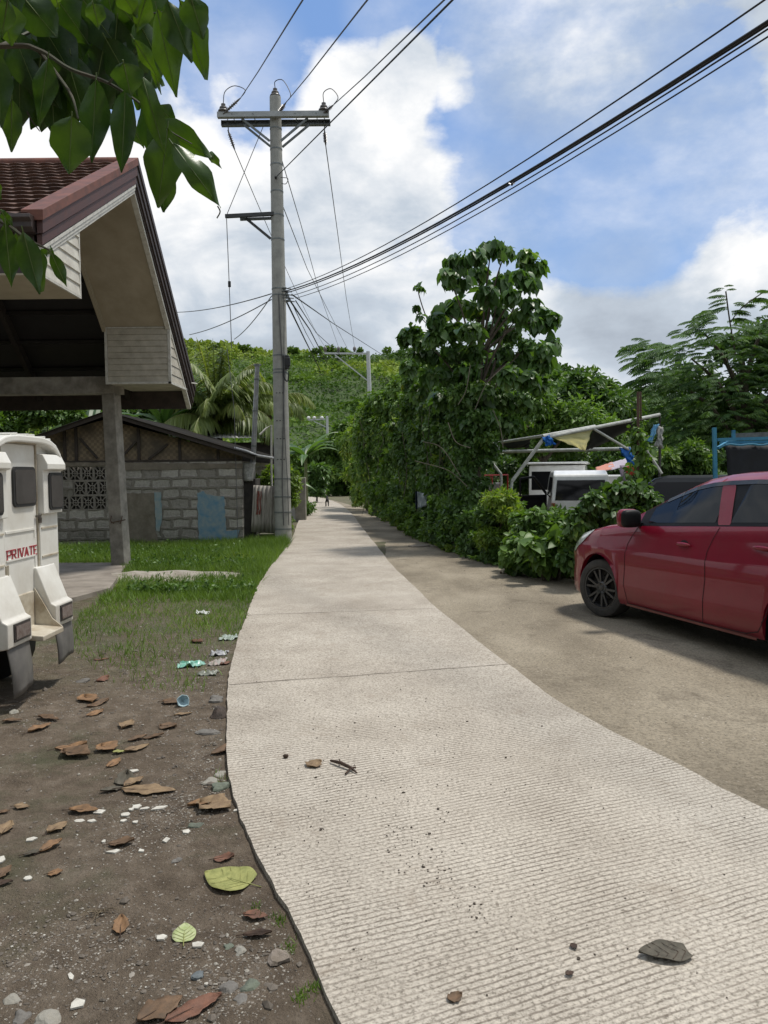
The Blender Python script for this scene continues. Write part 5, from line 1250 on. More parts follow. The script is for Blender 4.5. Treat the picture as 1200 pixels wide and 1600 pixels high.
# white van, rear three quarter; forward axis points away
p = AY(905, 800, 20.5); base = Vector((p.x+.40, 22.5, gz(22)-.35))
van = boxcar('van', 'white van with dark rear window half hidden by the bushes, one black door open', 'van', base, math.radians(80),
    [(1.9, .35), (1.95, .8), (1.7, 1.15), (.9, 1.85), (.3, 1.98), (-1.6, 1.98), (-1.95, 1.86), (-2.08, 1.15), (-2.1, .35)], .80, M_WV,
    [('rear_window', [(-2.002, -.62, 1.72), (-2.002, .62, 1.72), (-2.085, .68, 1.18), (-2.085, -.68, 1.18)], 'p'), ('side_window', [(.6, 1.25), (-1.7, 1.25), (-1.65, 1.80), (.35, 1.80)], 'side')], .10)
for nm, c in (('tail_light', (-2.10, .72, 1.0)), ('tail_light', (-2.10, -.72, 1.0))): mb = MB(); mb.box(c, (.05, .10, .22)); mb.build(nm, mat('tail_red', (.25, .02, .02), .3), van, world=False, bevel=.01)
mb = MB(); mb.box((-2.14, 0, .5), (.12, 1.5, .2)); mb.build('bumper', M_WV, van, world=False, bevel=.03)
a = Vector((.9, .82, 0)); R_ = Matrix.Rotation(math.radians(125), 3, 'Z')
def orot(x, z): q = R_ @ Vector((-x, 0, 0)); return (a.x+q.x*-1, a.y+abs(q.y), z)
fr = MB()
for (q0, q1) in (((0, .5), (0, 1.3)), ((0, 1.3), (.45, 1.8)), ((.45, 1.8), (.95, 1.75)), ((.95, 1.75), (.95, .5)), ((0, 1.22), (.95, 1.22))): fr.beam(orot(*q0), orot(*q1), .06, .07)
fr.prism([orot(0, .5), orot(.95, .5), orot(.95, 1.2), orot(0, 1.2)], (.03, .03, 0)); fr.build('open_door', M_BLK, van, world=False, bevel=.01)
# white boxy jeep with frame windows behind
base = Vector((AY(870, 760, 26).x+.35, 27.0, gz(26)-.35)); wj = boxcar('jeep', 'white boxy passenger jeep with wide flat roof parked behind the white van', 'jeepney', base, math.radians(74),
    [(2.35, .5), (2.3, 1.2), (1.5, 1.35), (1.35, 2.1), (1.2, 2.24), (-2.2, 2.20), (-2.2, .5)], .92, M_WV, [('side_window', [(1.1, 1.4), (.35, 1.4), (.35, 2.02), (1.1, 2.02)], 'side'), ('side_window', [(.25, 1.4), (-1.0, 1.4), (-1.0, 2.02), (.25, 2.02)], 'side'), ('side_window', [(-1.1, 1.4), (-2.1, 1.4), (-2.1, 2.02), (-1.1, 2.02)], 'side'),
    ('rear_window', [(-2.206, -.8, 2.0), (-2.206, -.08, 2.0), (-2.206, -.08, 1.4), (-2.206, -.8, 1.4)], 'p'), ('rear_window', [(-2.206, .08, 2.0), (-2.206, .8, 2.0), (-2.206, .8, 1.4), (-2.206, .08, 1.4)], 'p')], .04, wheels=(1.5, -1.5), wr=.34)
mb = MB(); mb.bb(-2.3, 1.4, -.98, .98, 2.235, 2.30); mb.build('roof_lid', M_WV, wj, world=False, bevel=.02)
# pickup cab of a red truck between the vines
base = Vector((AY(752, 770, 21).x, 21.6, gz(21)-.2))
rt = boxcar('tricycle', 'red metal sidecar with open barred window between the vines left of the white canopy strut', 'sidecar', base, math.radians(60),
    [(.9, .35), (.9, 1.18), (-.9, 1.18), (-.9, .35)], .55, mat('red_enamel', (.32, .02, .02), .4), [], .0, wheels=(-.3,), wr=.26)
mb = MB()
for s in (-.53, .53):
    for x in (-.88, -.3, .3, .88): mb.beam((x, s, 1.16), (x, s, 1.72), .03, .03)
    mb.beam((-.9, s, 1.72), (.9, s, 1.72), .035, .035)
for x in (-.88, .88): mb.beam((x, -.53, 1.72), (x, .53, 1.72), .035, .035); mb.beam((x, 0, 1.16), (x, 0, 1.72), .03, .03)
mb.build('rail', mat('red_enamel', (0, 0, 0)), rt, world=False)
MB().bb(-.8, .8, -.4, .4, 1.19, 1.5).build('seat', mat('grey_vinyl', (.10, .10, .10), .6), rt, world=False, bevel=.04)
# dark suv
base = Vector((AY(1048, 760, 15.6).x+.5, 16.8, gz(16)-.25)); suv = boxcar('suv', 'dark navy car roof showing between the bush and the red hatchback', 'car', base, math.radians(158),
    [(2.0, .35), (2.0, .95), (1.1, 1.1), (.35, 1.64), (.1, 1.70), (-1.6, 1.70), (-1.95, 1.15), (-2.0, .35)], .84, M_NAVY, [('side_window', [(.75, 1.15), (-1.6, 1.15), (-1.5, 1.56), (.3, 1.56)], 'side')], .14)
# white car under a red and lilac sheet
base = Vector((AY(962, 760, 24).x, 25, gz(24)-.3)); wcr = boxcar('van', 'white van front partly covered by the orange and lilac sheet', 'van', base, math.radians(70),
    [(1.7, .35), (1.7, 1.0), (1.1, 1.72), (.8, 1.80), (-1.7, 1.80), (-1.75, .35)], .80, M_WV, [('side_window', [(.95, 1.15), (.1, 1.15), (.1, 1.66), (.8, 1.66)], 'side')], .10)
# sheet draped over it: orange, lilac and red panels
def cloth(name, label, corners, m, sagz=.05, n_=10, wr=.03, cat='tarpaulin', group=None, th=.006, par=None):
    a, b_, c, d = [Vector(q) for q in corners]; rows = []
    for i in range(n_+1):
        r = []
        for j in range(n_+1):
            u_, v_ = j/n_, i/n_; p = a.lerp(b_, u_).lerp(d.lerp(c, u_), v_); p = p+Vector((nz(u_*3, v_*3, len(name), 1.3)*wr, nz(u_*3, v_*3, 7, 1.3)*wr, -sagz*4*u_*(1-u_)*v_*(1-v_)*4+nz(u_*4, v_*4, 2, 1.5)*wr)); r.append(p)
        rows.append(r)
    o = MB().grid(rows).build(name, m, par, smooth=True, solid=th)
    return tag(o, label, cat, group) if par is None else o
YS = 22.5
sh_ = thing('sheet', 'orange, lilac and red cloth sheet draped over the white van front', 'sheet', AY(960, 745, YS))
cloth('orange_panel', '', [AY(930, 731, YS), AY(956, 722, YS), AY(962, 733, YS-.5), AY(934, 737, YS-.5)], leafmat('orange_cloth', (.75, .36, .28), (.7, .3, .2), None, .8, .3, tcol=(1, 1, 1)), 0, 8, .03, par=sh_)
cloth('lilac_panel', '', [AY(952, 724, YS), AY(980, 716, YS), AY(984, 728, YS-.6), AY(940, 738, YS-.5)], leafmat('lilac_cloth', (.62, .57, .66), (.6, .5, .6), None, .8, .3, tcol=(1, 1, 1)), 0, 8, .03, par=sh_)
cloth('side_panel', '', [AY(968, 727, YS-.6), AY(985, 727, YS-.6), AY(990, 750, YS-.8), AY(970, 752, YS-.8)], mat('lilac_grey', (.30, .25, .32), .8), 0, 6, .05, par=sh_)
cloth('red_panel', '', [AY(977, 730, YS-.7), AY(986, 726, YS-.7), AY(995, 739, YS-.8), AY(979, 748, YS-.8)], mat('red_cloth', (.50, .06, .03), .8), 0, 6, .04, par=sh_)
# ================================================================== CANOPY FRAME
cy0, cy1 = 15.5, 19.0
M_PIPE = mat('white_pipe', (.55, .56, .53), .45, c2=(.36, .36, .34), scale=9)
cf = thing('canopy_frame', 'slack frame of white pipes over the parked cars carrying coloured tarpaulins', 'canopy frame', AY(848, 800, cy0))
def pipe(a, b_, r=.028, m=None): mb = MB(); mb.tube([a, b_], r, 8); return mb.build('pipe', m or M_PIPE, cf, smooth=True)
A1, A2 = AY(850, 684, cy0), AY(1031, 648, cy0+.5)
pipe(A1, A2, .036); pipe(AY(848, 682, cy0), AY(930, 667, cy0+.3), .045); pipe(AY(800, 752, cy0), AY(852, 682, cy0), .036); pipe(AY(926, 669, cy0+.2), AY(985, 704, cy0+.3), .028)
pipe(AY(778, 706, cy1), AY(985, 701, cy0+1.5), .040); pipe(AY(745, 697, cy1), AY(848, 681, cy0+.1), .03); pipe(AY(752, 701, cy0+1), AY(783, 741, cy0+1), .028); pipe(AY(1010, 703, cy0+.6), AY(1034, 740, cy0+.6), .03)
p = AY(783, 741, cy0+1); pipe(p, Vector((p.x, p.y, gz(p.y)-.2)), .028); p = AY(800, 752, cy0); pipe(p, Vector((p.x-.15, p.y, gz(p.y)-.2)), .03); p = AY(1031, 690, cy0+1); pipe(p, Vector((p.x, p.y, gz(p.y)-.2)), .03, mat('dark_post', (.06, .055, .05), .7)); pipe(AY(1031, 648, cy0+.5), p, .02, mat('dark_post', (0, 0, 0)))
tg = 'tarpaulins on the canopy frame'
cloth('tarpaulin', 'pale yellow triangular tarpaulin hanging under the top pipe', [AY(856, 680, cy0+.02), AY(926, 670, cy0+.2), AY(914, 703, cy0+.4), AY(908, 702, cy0+.4)], leafmat('yellow_tarp', (.88, .84, .58), (.8, .7, .3), None, .6, .6, tcol=(1, 1, 1)), .0, 14, .035, group=tg)
cloth('tarpaulin', 'black tarpaulin stretched from the yellow one to the right along the top pipe', [AY(927, 671, cy0+.22), AY(1020, 651, cy0+.5), AY(935, 697, cy0+1.6), AY(915, 703, cy0+.45)], mat('black_tarp', (.022, .022, .02), .6), .05, 12, .03, group=tg)
cloth('tarpaulin', 'bright blue tarpaulin scrap knotted at the left pipe joint', [AY(848, 684, cy0-.05), AY(858, 679, cy0-.05), AY(868, 694, cy0-.02), AY(852, 697, cy0-.05)], leafmat('blue_tarp', (.03, .20, .62), (.03, .2, .6), None, .5, .4, tcol=(1, 1, 1)), .0, 8, .05, group=tg)
cloth('tarpaulin', 'blue tarpaulin flap hanging left of the climbing vine', [AY(968, 700, cy0+.3), AY(990, 699, cy0+.3), AY(990, 726, cy0+.25), AY(981, 727, cy0+.25)], MATS['blue_tarp'], .0, 8, .06, group=tg)
cloth('tarpaulin', 'light blue strip of tarpaulin under the raised right end of the top pipe', [AY(1022, 664, cy0+.5), AY(1030, 663, cy0+.5), AY(1018, 692, cy0+.4), AY(1010, 689, cy0+.4)], mat('sky_tarp', (.10, .30, .50), .5), .0, 8, .04, group=tg)
cloth('tarpaulin', 'greyish white rag beside the light blue strip of tarpaulin', [AY(1030, 663, cy0+.55), AY(1036, 672, cy0+.55), AY(1035, 700, cy0+.5), AY(1022, 697, cy0+.5)], mat('grey_rag', (.36, .36, .34), .8), .0, 8, .06, group=tg)
cloth('tarpaulin', 'pale grey sheet on the left end of the canopy frame', [AY(745, 697, cy1), AY(778, 690, cy1), AY(782, 705, cy1), AY(752, 704, cy1)], mat('grey_sheet', (.40, .42, .42), .5), .05, 10, .05, group=tg)
cloth('tarpaulin', 'dark sagging sheet between the grey sheet and the blue scrap', [AY(782, 692, cy1), AY(830, 686, cy1-.5), AY(826, 699, cy1-.3), AY(795, 700, cy1)], mat('black_tarp', (0, 0, 0)), .05, 10, .04, group=tg)
# ---- blue steel truck frame with dark canopy
tb_ = thing('truck', 'truck with blue steel frame and black canvas behind the red hatchback roof', 'truck', AY(1180, 800, 13.5)-Vector((0, 0, 1.2)))
M_BLF = mat('blue_steel', (.03, .17, .30), .45, c2=(.05, .24, .38)); by = 12.6
f_ = MB()
p = AY(1116, 668, by); q = AY(1118, 760, by); f_.beam(p, q, .055, .055, up=(0, 1, 0)); f_.beam(AY(1121, 687, by), AY(1290, 682, by), .05, .05); f_.beam(AY(1121, 700, by+.02), AY(1145, 686, by+.5), .04, .04); f_.beam(AY(1146, 672, by+.8), AY(1147, 760, by+.8), .05, .05, up=(0, 1, 0)); f_.beam(AY(1125, 692, by+.3), AY(1290, 688, by+.3), .045, .045)
f_.build('frame', M_BLF, tb_)
f_ = MB(); f_.beam(AY(1146, 681, by+1.2), AY(1290, 676, by+1.2), .05, .09); f_.build('grey_bar', M_GALVD, tb_)
a = AY(1133, 696, by+.1); b_ = AY(1300, 692, by+.1)
rows = []
for i in range(7):
    r = []
    for j in range(22):
        u_ = j/21; t_ = i/6; x = lerp(a.x, b_.x, u_); z = lerp(a.z, AY(1133, 755, by).z, t_)+(.015*math.sin(u_*40) if i == 0 else 0)
        r.append((x+(.08*t_*(1-u_)), by+.12-.02*math.sin(u_*30+i), z))
    rows.append(r)
MB().grid(rows).build('canvas', mat('black_canvas', (.008, .010, .016), .7), tb_, smooth=True, solid=.01)
mb = MB(); mb.bb(a.x+.32, b_.x, by+.2, by+.75, AY(1133, 755, by).z, a.z+.02); mb.build('canvas_top', mat('black_canvas', (0, 0, 0)), tb_, bevel=.05)
mb = MB(); mb.tube([AY(1133, 695, by+.05)+Vector((i*.09, 0, .010*math.sin(i*1.7))) for i in range(20)], .02, 6); mb.build('canvas_hem', M_BLF, tb_)
mb = MB(); mb.bb(a.x+.32, b_.x, by+.3, by+.8, .55, AY(1133, 755, by).z-.01); mb.build('bed', M_BLF, tb_, bevel=.02)
for x in (a.x+.9,): wm = MB(); wm.lathe((x, by+.4, .38+gz(by)), (0, 1, 0), [(0, .05), (0, .3), (.03, .38), (.22, .38), (.25, .3), (.25, .05)], 20); wm.build('wheel', M_TYRE, tb_, smooth=True)
# ================================================================== VEGETATION
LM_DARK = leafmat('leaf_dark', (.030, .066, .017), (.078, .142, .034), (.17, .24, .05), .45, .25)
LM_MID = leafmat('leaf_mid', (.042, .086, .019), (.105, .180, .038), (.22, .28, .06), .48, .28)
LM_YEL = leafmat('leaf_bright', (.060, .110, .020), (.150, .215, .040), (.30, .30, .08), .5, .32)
LM_BLU = leafmat('leaf_bluish', (.026, .060, .026), (.060, .115, .048), None, .5, .25)
LM_HILL = leafmat('leaf_hill', (.038, .076, .016), (.098, .160, .030), (.16, .21, .045), .7, .2, spec=.15)
M_BARK = mat('bark', (.13, .105, .08), .9, c2=(.06, .048, .036), scale=12, bump=.6, bscale=30)
def PC(px, py, Y, rpx, rpy=None, ry=None):
    """clump from a pick: centre pixel, depth, radii in pixels turned into metres at that depth"""
    c = AY(px, py, Y); s = Y/FPX; rpy = rpy or rpx
    return (tuple(c), (rpx*s, (ry if ry else (rpx+rpy)/2*s), rpy*s))
def trunk(par, base, top, r0, r1, limbs=(), name='trunk'):
    mb = MB(); base = Vector(base); top = Vector(top); k = 7; pts = []
    for i in range(k+1): t_ = i/k; pts.append(base.lerp(top, t_)+Vector((nz(t_*3, base.x, 1)*.12, nz(t_*3, base.y, 2)*.12, 0))*(t_ > 0))
    mb.tube(pts, [lerp(r0, r1, i/k) for i in range(k+1)], 10)
    for (f, e_) in limbs:
        s = pts[int(f*k)]; e_ = Vector(e_); m_ = s.lerp(e_, .5)+Vector((0, 0, .12*(e_-s).length)); mb.tube(catm([s, m_, e_], 4), [lerp(r1*1.0, r1*.25, i/8) for i in range(9)], 6)
    return mb.build(name, M_BARK, par, smooth=True)
def bush(name, label, cat, clumps, dens, L, m, group=None, stem=True, **kw):
    cx = np.mean([c[0][0] for c in clumps]); cy_ = np.mean([c[0][1] for c in clumps]); base = Vector((cx, cy_, gz(cy_)))
    t_ = thing(name, label, cat, base, group)
    foliage('foliage', clumps, dens, L, m, t_, **kw)
    if stem:
        mb = MB()
        for c, r in clumps[:8]:
            e_ = Vector(c); s = base+Vector((random.uniform(-.1, .1), random.uniform(-.1, .1), -.05)); mb.tube(catm([s, s.lerp(e_, .5)+Vector((random.uniform(-.1, .1), 0, .1)), e_], 3), [.028, .026, .022, .018, .014, .010, .006], 5)
        mb.build('stem', M_BARK, t_, smooth=True)
    return t_
def fillclumps(poly, Y, rpx, n_, dY=.8, seed=1):
    """n clumps scattered over an image polygon at about depth Y"""
    rnd = random.Random(seed); P = [Vector((a, b_, 0)) for a, b_ in poly]; o_ = []
    x0, x1 = min(p.x for p in P), max(p.x for p in P); y0, y1 = min(p.y for p in P), max(p.y for p in P); g = 0
    while len(o_) < n_ and g < 20000:
        g += 1; x, y = rnd.uniform(x0, x1), rnd.uniform(y0, y1)
        if not inpoly(x, y, P): continue
        r = rpx*rnd.uniform(.45, 1.6); o_.append(PC(x, y, (Y(x) if callable(Y) else Y)+rnd.uniform(-dY, dY), r, r*rnd.uniform(.7, 1.1)))
    return o_
# ---- hill
def hill():
    # crest picks
    crest = [(-500, 600), (-200, 560), (100, 548), (250, 540), (340, 543), (400, 547), (500, 549), (560, 549), (640, 548), (700, 550), (760, 556), (850, 572), (950, 600), (1100, 635), (1400, 690), (1800, 715)]
    Yc = 260.0; Y0 = 100.0; rows = []
    cr_ = [AY(a, b_, Yc) for a, b_ in crest]; cx = [p.x for p in cr_]; cz = [p.z for p in cr_]
    nx, ny = 150, 60
    def hz(x, y):
        t_ = (y-Y0)/(Yc-Y0); zc = float(np.interp(x, cx, cz)); base = gz(Y0)
        if t_ <= 1: s = t_**1.15*(1.0); z = lerp(base, zc, s)
        else: z = zc-(t_-1)*25
        z += (nz(x, y, 3, .018)*6+nz(x, y, 5, .05)*2.5)*min(1, t_*1.5)*(1 if t_ < .9 else max(.15, (1.15-t_)*4)) + nz(x, y, 6, .2)*.6
        return z
    xs_ = [lerp(-220, 320, i/nx) for i in range(nx+1)]; ys_ = [lerp(Y0-12, Yc+60, j/ny) for j in range(ny+1)]
    mb = MB().grid([[(x, y, hz(x, y) if y >= Y0 else gz(Y0)-2) for x in xs_] for y in ys_])
    o = mb.build('hill', mat('hill_ground', (.055, .090, .022), .95, c2=(.035, .055, .016), scale=.08), smooth=True, ang=180); o['kind'] = 'structure'
    n_ = 90000; P = []; 
    X = RNG.uniform(-110, 130, n_*2); Yv = Y0+5+(Yc+3-Y0)*RNG.random(n_*2)**.75
    keep = np.abs(X) < Yv*.62; X = X[keep][:n_]; Yv = Yv[keep][:n_]
    S = []; T = []
    for x, y in zip(X, Yv):
        g = nz(x, y, 9, .06)+nz(x, y, 11, .2)*.7
        P.append((x, y, hz(x, y)+RNG.uniform(-.2, .9)+max(0, g)*2.2)); S.append(1+max(0, g)*1.3); T.append(np.clip(.40+nz(x, y, 4, .025)*1.3+nz(x, y, 2, .12)*.7+(y-180)/300-x/260+RNG.uniform(-.25, .25), 0, 1))
    n2_ = len(P); D = unit(RNG.normal(size=(n2_, 3))*(1, 1, .7)+np.array((0, -.2, .1))); Nn = unit(RNG.normal(size=(n2_, 3))*.6+np.array((0, -.5, .8)))
    ll = RNG.uniform(.4, 1.05, n2_)*np.array(S)
    o = leafmesh('hillside_scrub', P, D, Nn, ll, ll*.75, LM_HILL, None, np.array(T), T_SIMPLE); tag(o, 'dense green scrub covering the whole hillside', 'scrub', kind='stuff')
    # crest trees breaking the skyline
    cl = []
    for k in range(20):
        px = random.choice([random.uniform(280, 640), random.uniform(280, 1000)]); b_ = float(np.interp(px, [c[0] for c in crest], [c[1] for c in crest]))
        cl.append(PC(px, b_+random.uniform(-3, 4), 250, random.uniform(3, 7), random.uniform(1.5, 3.2)))
    cl += [PC(378, 543, 250, 5, 5), PC(516, 545, 250, 6, 4), PC(385, 545, 250, 5, 4)]
    t_ = foliage('hilltop_brush', cl, lambda r: int(60+30*r[0]), 1.0, LM_HILL, None, wr=.7); tag(t_, 'distant brush standing along the crest of the hill', 'scrub', kind='stuff')
hill()
# ---- far tree masses
def mass(name, label, poly, Y, rpx, n_, L, m, dens=260, dY=2, seed=1, cat='trees', wr=.55):
    cl = fillclumps(poly, Y, rpx, n_, dY, seed)
    return cl
# distant wood right (one mass)
cl = fillclumps([(640, 640), (680, 590), (760, 575), (850, 585), (870, 582), (905, 588), (935, 605), (985, 622), (1010, 640), (1060, 640), (1300, 600), (1500, 640), (1500, 760), (640, 760)], 46, 24, 120, 3, 3)
o = foliage('distant_wood', cl, lambda r: 330, .36, LM_DARK, None, wr=.6, droop=.3); tag(o, 'distant dark wood filling the skyline behind the parked vehicles', 'wood', kind='stuff')
# individually visible trees
def tree(name, label, clumps, base, top, r0, L, m, per, limbs=6, cat='tree', group=None, **kw):
    base = Vector(base); t_ = thing(name, label, cat, base, group); foliage('crown', clumps, (lambda r: per), L, m, t_, **kw)
    trunk(t_, base, top, r0, r0*.45, [(random.uniform(.45, .95), c[0]) for c in random.sample(clumps, min(limbs, len(clumps)))]); return t_
# rounded tree in the wood (860-985)
tree('tree', 'dark rounded tree on the skyline between the big leaved tree and the feathery tree', fillclumps([(850, 620), (868, 580), (900, 585), (930, 600), (975, 618), (990, 650), (850, 660)], 40, 17, 34, 1.5, 5), (AY(915, 700, 40).x, 40, gz(40)), AY(915, 620, 40), .2, .30, LM_DARK, 520)
tree('tree', 'mid green tree behind the canopy frame', fillclumps([(740, 640), (800, 615), (860, 630), (960, 650), (970, 705), (740, 700)], 30, 17, 44, 1.2, 6), (AY(850, 730, 30).x, 30, gz(30)), AY(850, 660, 30), .16, .22, LM_MID, 620, wr=.45)
tree('tree', 'dark low tree filling the gap behind the parked vans', fillclumps([(735, 700), (960, 700), (1110, 700), (1110, 760), (735, 760)], 33, 19, 46, 1.2, 8), (AY(900, 770, 33).x, 33, gz(33)), AY(900, 730, 33), .16, .22, LM_DARK, 520)
bush('shrub', 'grey green shrub between the canopy post and the blue truck frame', 'shrub', fillclumps([(1040, 705), (1110, 700), (1112, 745), (1040, 745)], 17.5, 11, 22, .5, 9), lambda r: 330, .13, LM_MID)
# far end of the road
bush('shrub', 'bright green shrubs at the far bend of the lane, left part', 'shrub', fillclumps([(454, 700), (500, 690), (515, 775), (470, 768), (454, 774)], 84, 11, 26, 3, 11), lambda r: 300, .5, LM_MID)
bush('shrub', 'tall green thicket closing the far end of the lane', 'shrub', fillclumps([(512, 700), (528, 668), (560, 645), (575, 772), (535, 770), (505, 767)], 82, 9, 66, 3, 12), lambda r: 330, .5, LM_MID)
bush('shrub', 'round dark overhanging shrub at the far left bend of the lane', 'shrub', [PC(495, 732+i*9, 52, 16, 6) for i in range(3)]+[PC(497, 762, 52, 13, 12)], lambda r: 420, .34, LM_DARK)
bush('shrub', 'small dark weedy clump against the end of the boundary wall', 'shrub', [PC(484, 793, 31, 7, 8), PC(478, 796, 30, 5, 6)], lambda r: 500, .12, LM_MID)
# banana plants
M_BAN = leafmat('banana_leaf', (.055, .110, .042), (.11, .19, .075), None, .4, .35)
def banana(label, base, h, nleaf, Ls, seed, group='banana plants'):
    rnd = random.Random(seed); base = Vector(base); t_ = thing('banana_plant', label, 'banana plant', base, group)
    mb = MB(); mb.tube([base, base+Vector((0, 0, h))], [.12, .08], 10); mb.build('trunk', mat('banana_stem', (.16, .18, .08), .7), t_, smooth=True)
    for k in range(nleaf):
        a = 2*math.pi*k/nleaf+rnd.uniform(-.4, .4); el = rnd.uniform(.5, 1.2); L = Ls*rnd.uniform(.75, 1.15); p = base+Vector((0, 0, h)); d = Vector((math.cos(a)*math.cos(el), math.sin(a)*math.cos(el), math.sin(el))); rows = []; kk = 9; mid = []
        for i in range(kk+1): mid.append(p.copy()); d.z -= 1.6/kk*rnd.uniform(.7, 1.1); d.normalize(); p = p+d*L/kk
        for i in range(kk+1):
            w_ = L*.10*math.sin(math.pi*(.06+.94*i/kk)**.8)+.01; dd = (mid[min(i+1, kk)]-mid[max(i-1, 0)]).normalized(); s = dd.cross(Vector((0, 0, 1))).normalized(); u_ = s.cross(dd)
            rows.append([mid[i]-s*w_+u_*-.03*rnd.random(), mid[i]-s*w_*.5+u_*.05*w_*4, mid[i], mid[i]+s*w_*.5+u_*.05*w_*4, mid[i]+s*w_+u_*-.03*rnd.random()])
        o = MB().grid(rows).build('leaf', M_BAN, t_, smooth=True); at = o.data.attributes.new('tint', 'FLOAT', 'FACE'); at.data.foreach_set('value', [rnd.random()]*len(o.data.polygons))
banana('broad leaved banana plant beside the concrete pole on the far side', (AY(478, 745, 42).x, 42, gz(42)), 2.7, 14, 2.3, 3)
banana('banana plant low behind the boundary wall', (AY(466, 780, 38).x-.6, 38, gz(38)), 1.2, 7, 1.9, 4)
for k, (px, py, Y, h) in enumerate(((140, 640, 22, 3.0), (255, 640, 23, 3.1), (90, 650, 24, 3.2))):
    banana(['banana plant seen between the shed beam and the peak of the tin roof', 'banana plant right of the shed post under the eave box', 'banana plant at the left under the shed beam'][k], (AY(px, py, Y).x, Y, gz(Y)), h, 8, 1.7, 10+k)
bush('shrub', 'dense bush with white flecked leaves behind the jeep and block house', 'shrub', fillclumps([(-30, 618), (60, 618), (130, 640), (100, 665), (-30, 680)], 21, 12, 30, .7, 14), lambda r: 380, .14, LM_MID)
bush('shrub', 'green undergrowth behind the tin roof peak', 'shrub', fillclumps([(90, 625), (300, 618), (300, 690), (90, 665)], 24.5, 14, 34, .7, 15), lambda r: 380, .17, LM_DARK)
bush('shrub', 'yellow green leafy shrub rising between the pole and the boundary wall', 'shrub', fillclumps([(428, 742), (448, 730), (462, 735), (458, 828), (440, 830), (428, 760)], 19.5, 8, 26, .3, 16), lambda r: 260, .10, LM_YEL)
bush('shrub', 'small yellow green plant above the tin sheet left of the pole', 'shrub', fillclumps([(402, 735), (430, 728), (434, 758), (404, 758)], 18.2, 7, 14, .2, 17), lambda r: 200, .09, LM_YEL)
# ---- coconut palm
M_PALM = leafmat('palm_leaflet', (.085, .13, .030), (.22, .27, .08), (.40, .38, .15), .45, .3)
def palm(label, c, base, nf, L, seed, tr=.16, special=()):
    rnd = random.Random(seed); c = Vector(c); base = Vector(base); t_ = thing('coconut_palm', label, 'palm', base)
    mb = MB(); mb.tube([base, base.lerp(c, .5)+Vector((.05, 0, 0)), c], [tr*1.3, tr, tr*.9], 12); mb.ell(c, (tr*1.4, tr*1.4, tr*2), 10, 8); mb.build('trunk', mat('palm_trunk', (.17, .13, .09), .9, c2=(.08, .06, .04), scale=10, bump=.8, bscale=20), t_, smooth=True)
    fm = MB(); P = []; D = []; Nn = []; LL = []; TT = []
    for k in range(nf):
        if k < len(special): a, el, Lk, bend = special[k]
        else: a = 2*math.pi*k*.382+rnd.uniform(-.3, .3); el = rnd.uniform(.25, 1.45); Lk = L*rnd.uniform(.8, 1.1); bend = rnd.uniform(1.4, 2.5)
        d = Vector((math.cos(a)*math.cos(el), math.sin(a)*math.cos(el), math.sin(el))); p = c.copy(); kk = 22; pts = [p.copy()]; tt = rnd.random()
        for i in range(kk): d.z -= bend/kk*(.35+1.1*i/kk)*max(.25, math.hypot(d.x, d.y)+.3); d.normalize(); p = p+d*Lk/kk; pts.append(p.copy())
        fm.tube(pts, [lerp(.028, .005, i/kk) for i in range(kk+1)], 5)
        for i in range(2, kk+1):
            for h in range(4):
                q = pts[i-1].lerp(pts[i], h/4); dd = (pts[i]-pts[i-1]).normalized(); s = dd.cross(Vector((0, 0, 1)))
                if s.length < .05: s = Vector((1, 0, 0))
                s.normalize(); f = (i+h/4)/kk; ln = Lk*.27*math.sin(math.pi*min(1, .12+f*.86))**.6
                for sg in (-1, 1):
                    v = (s*sg*.75+dd*.65+Vector((0, 0, -.55-.5*rnd.random()))).normalized(); P.append(tuple(q)); D.append(tuple(v)); Nn.append((rnd.uniform(-.3, .3), rnd.uniform(-.3, .3), 1)); LL.append(ln*rnd.uniform(.8, 1.1)); TT.append(min(1, max(0, tt*.6+rnd.random()*.4)))
    fr_ = fm.build('frond_stalk', mat('frond_stalk', (.20, .22, .07), .6), t_, smooth=True)
    tpl = (np.array([(0, -.5, 0), (0, .5, 0), (.55, .5, -.06), (.55, -.5, -.06), (1, 0, -.30)]), [(0, 1, 2, 3), (3, 2, 4)])
    leafmesh('fronds', P, D, Nn, np.array(LL), .05, M_PALM, t_, np.array(TT), tpl)
pc = AY(338, 664, 23.5)
palm('coconut palm with drooping fronds behind the tin roofed block house', pc, (pc.x+.1, 23.6, gz(23)), 32, 2.75, 5, .16,
     special=((3.3, .75, 2.1, 3.2), (3.0, .9, 2.2, 2.6), (3.6, .35, 1.9, 2.4), (-.1, .75, 2.4, 2.4), (.15, 1.1, 2.6, 2.3), (-.3, .4, 2.2, 1.8), (2.2, 1.35, 2.6, 1.0), (1.2, 1.4, 2.5, 1.2), (4.7, 1.0, 2.2, 3.0), (5.4, .9, 2.2, 2.6), (4.1, 1.1, 2.2, 2.6), (-.5, 1.2, 2.4, 2.2)))
pc = AY(420, 640, 30); palm('second smaller palm whose fronds show on both sides of the concrete pole', pc, (pc.x, 30, gz(30)), 13, 2.2, 9, .12)
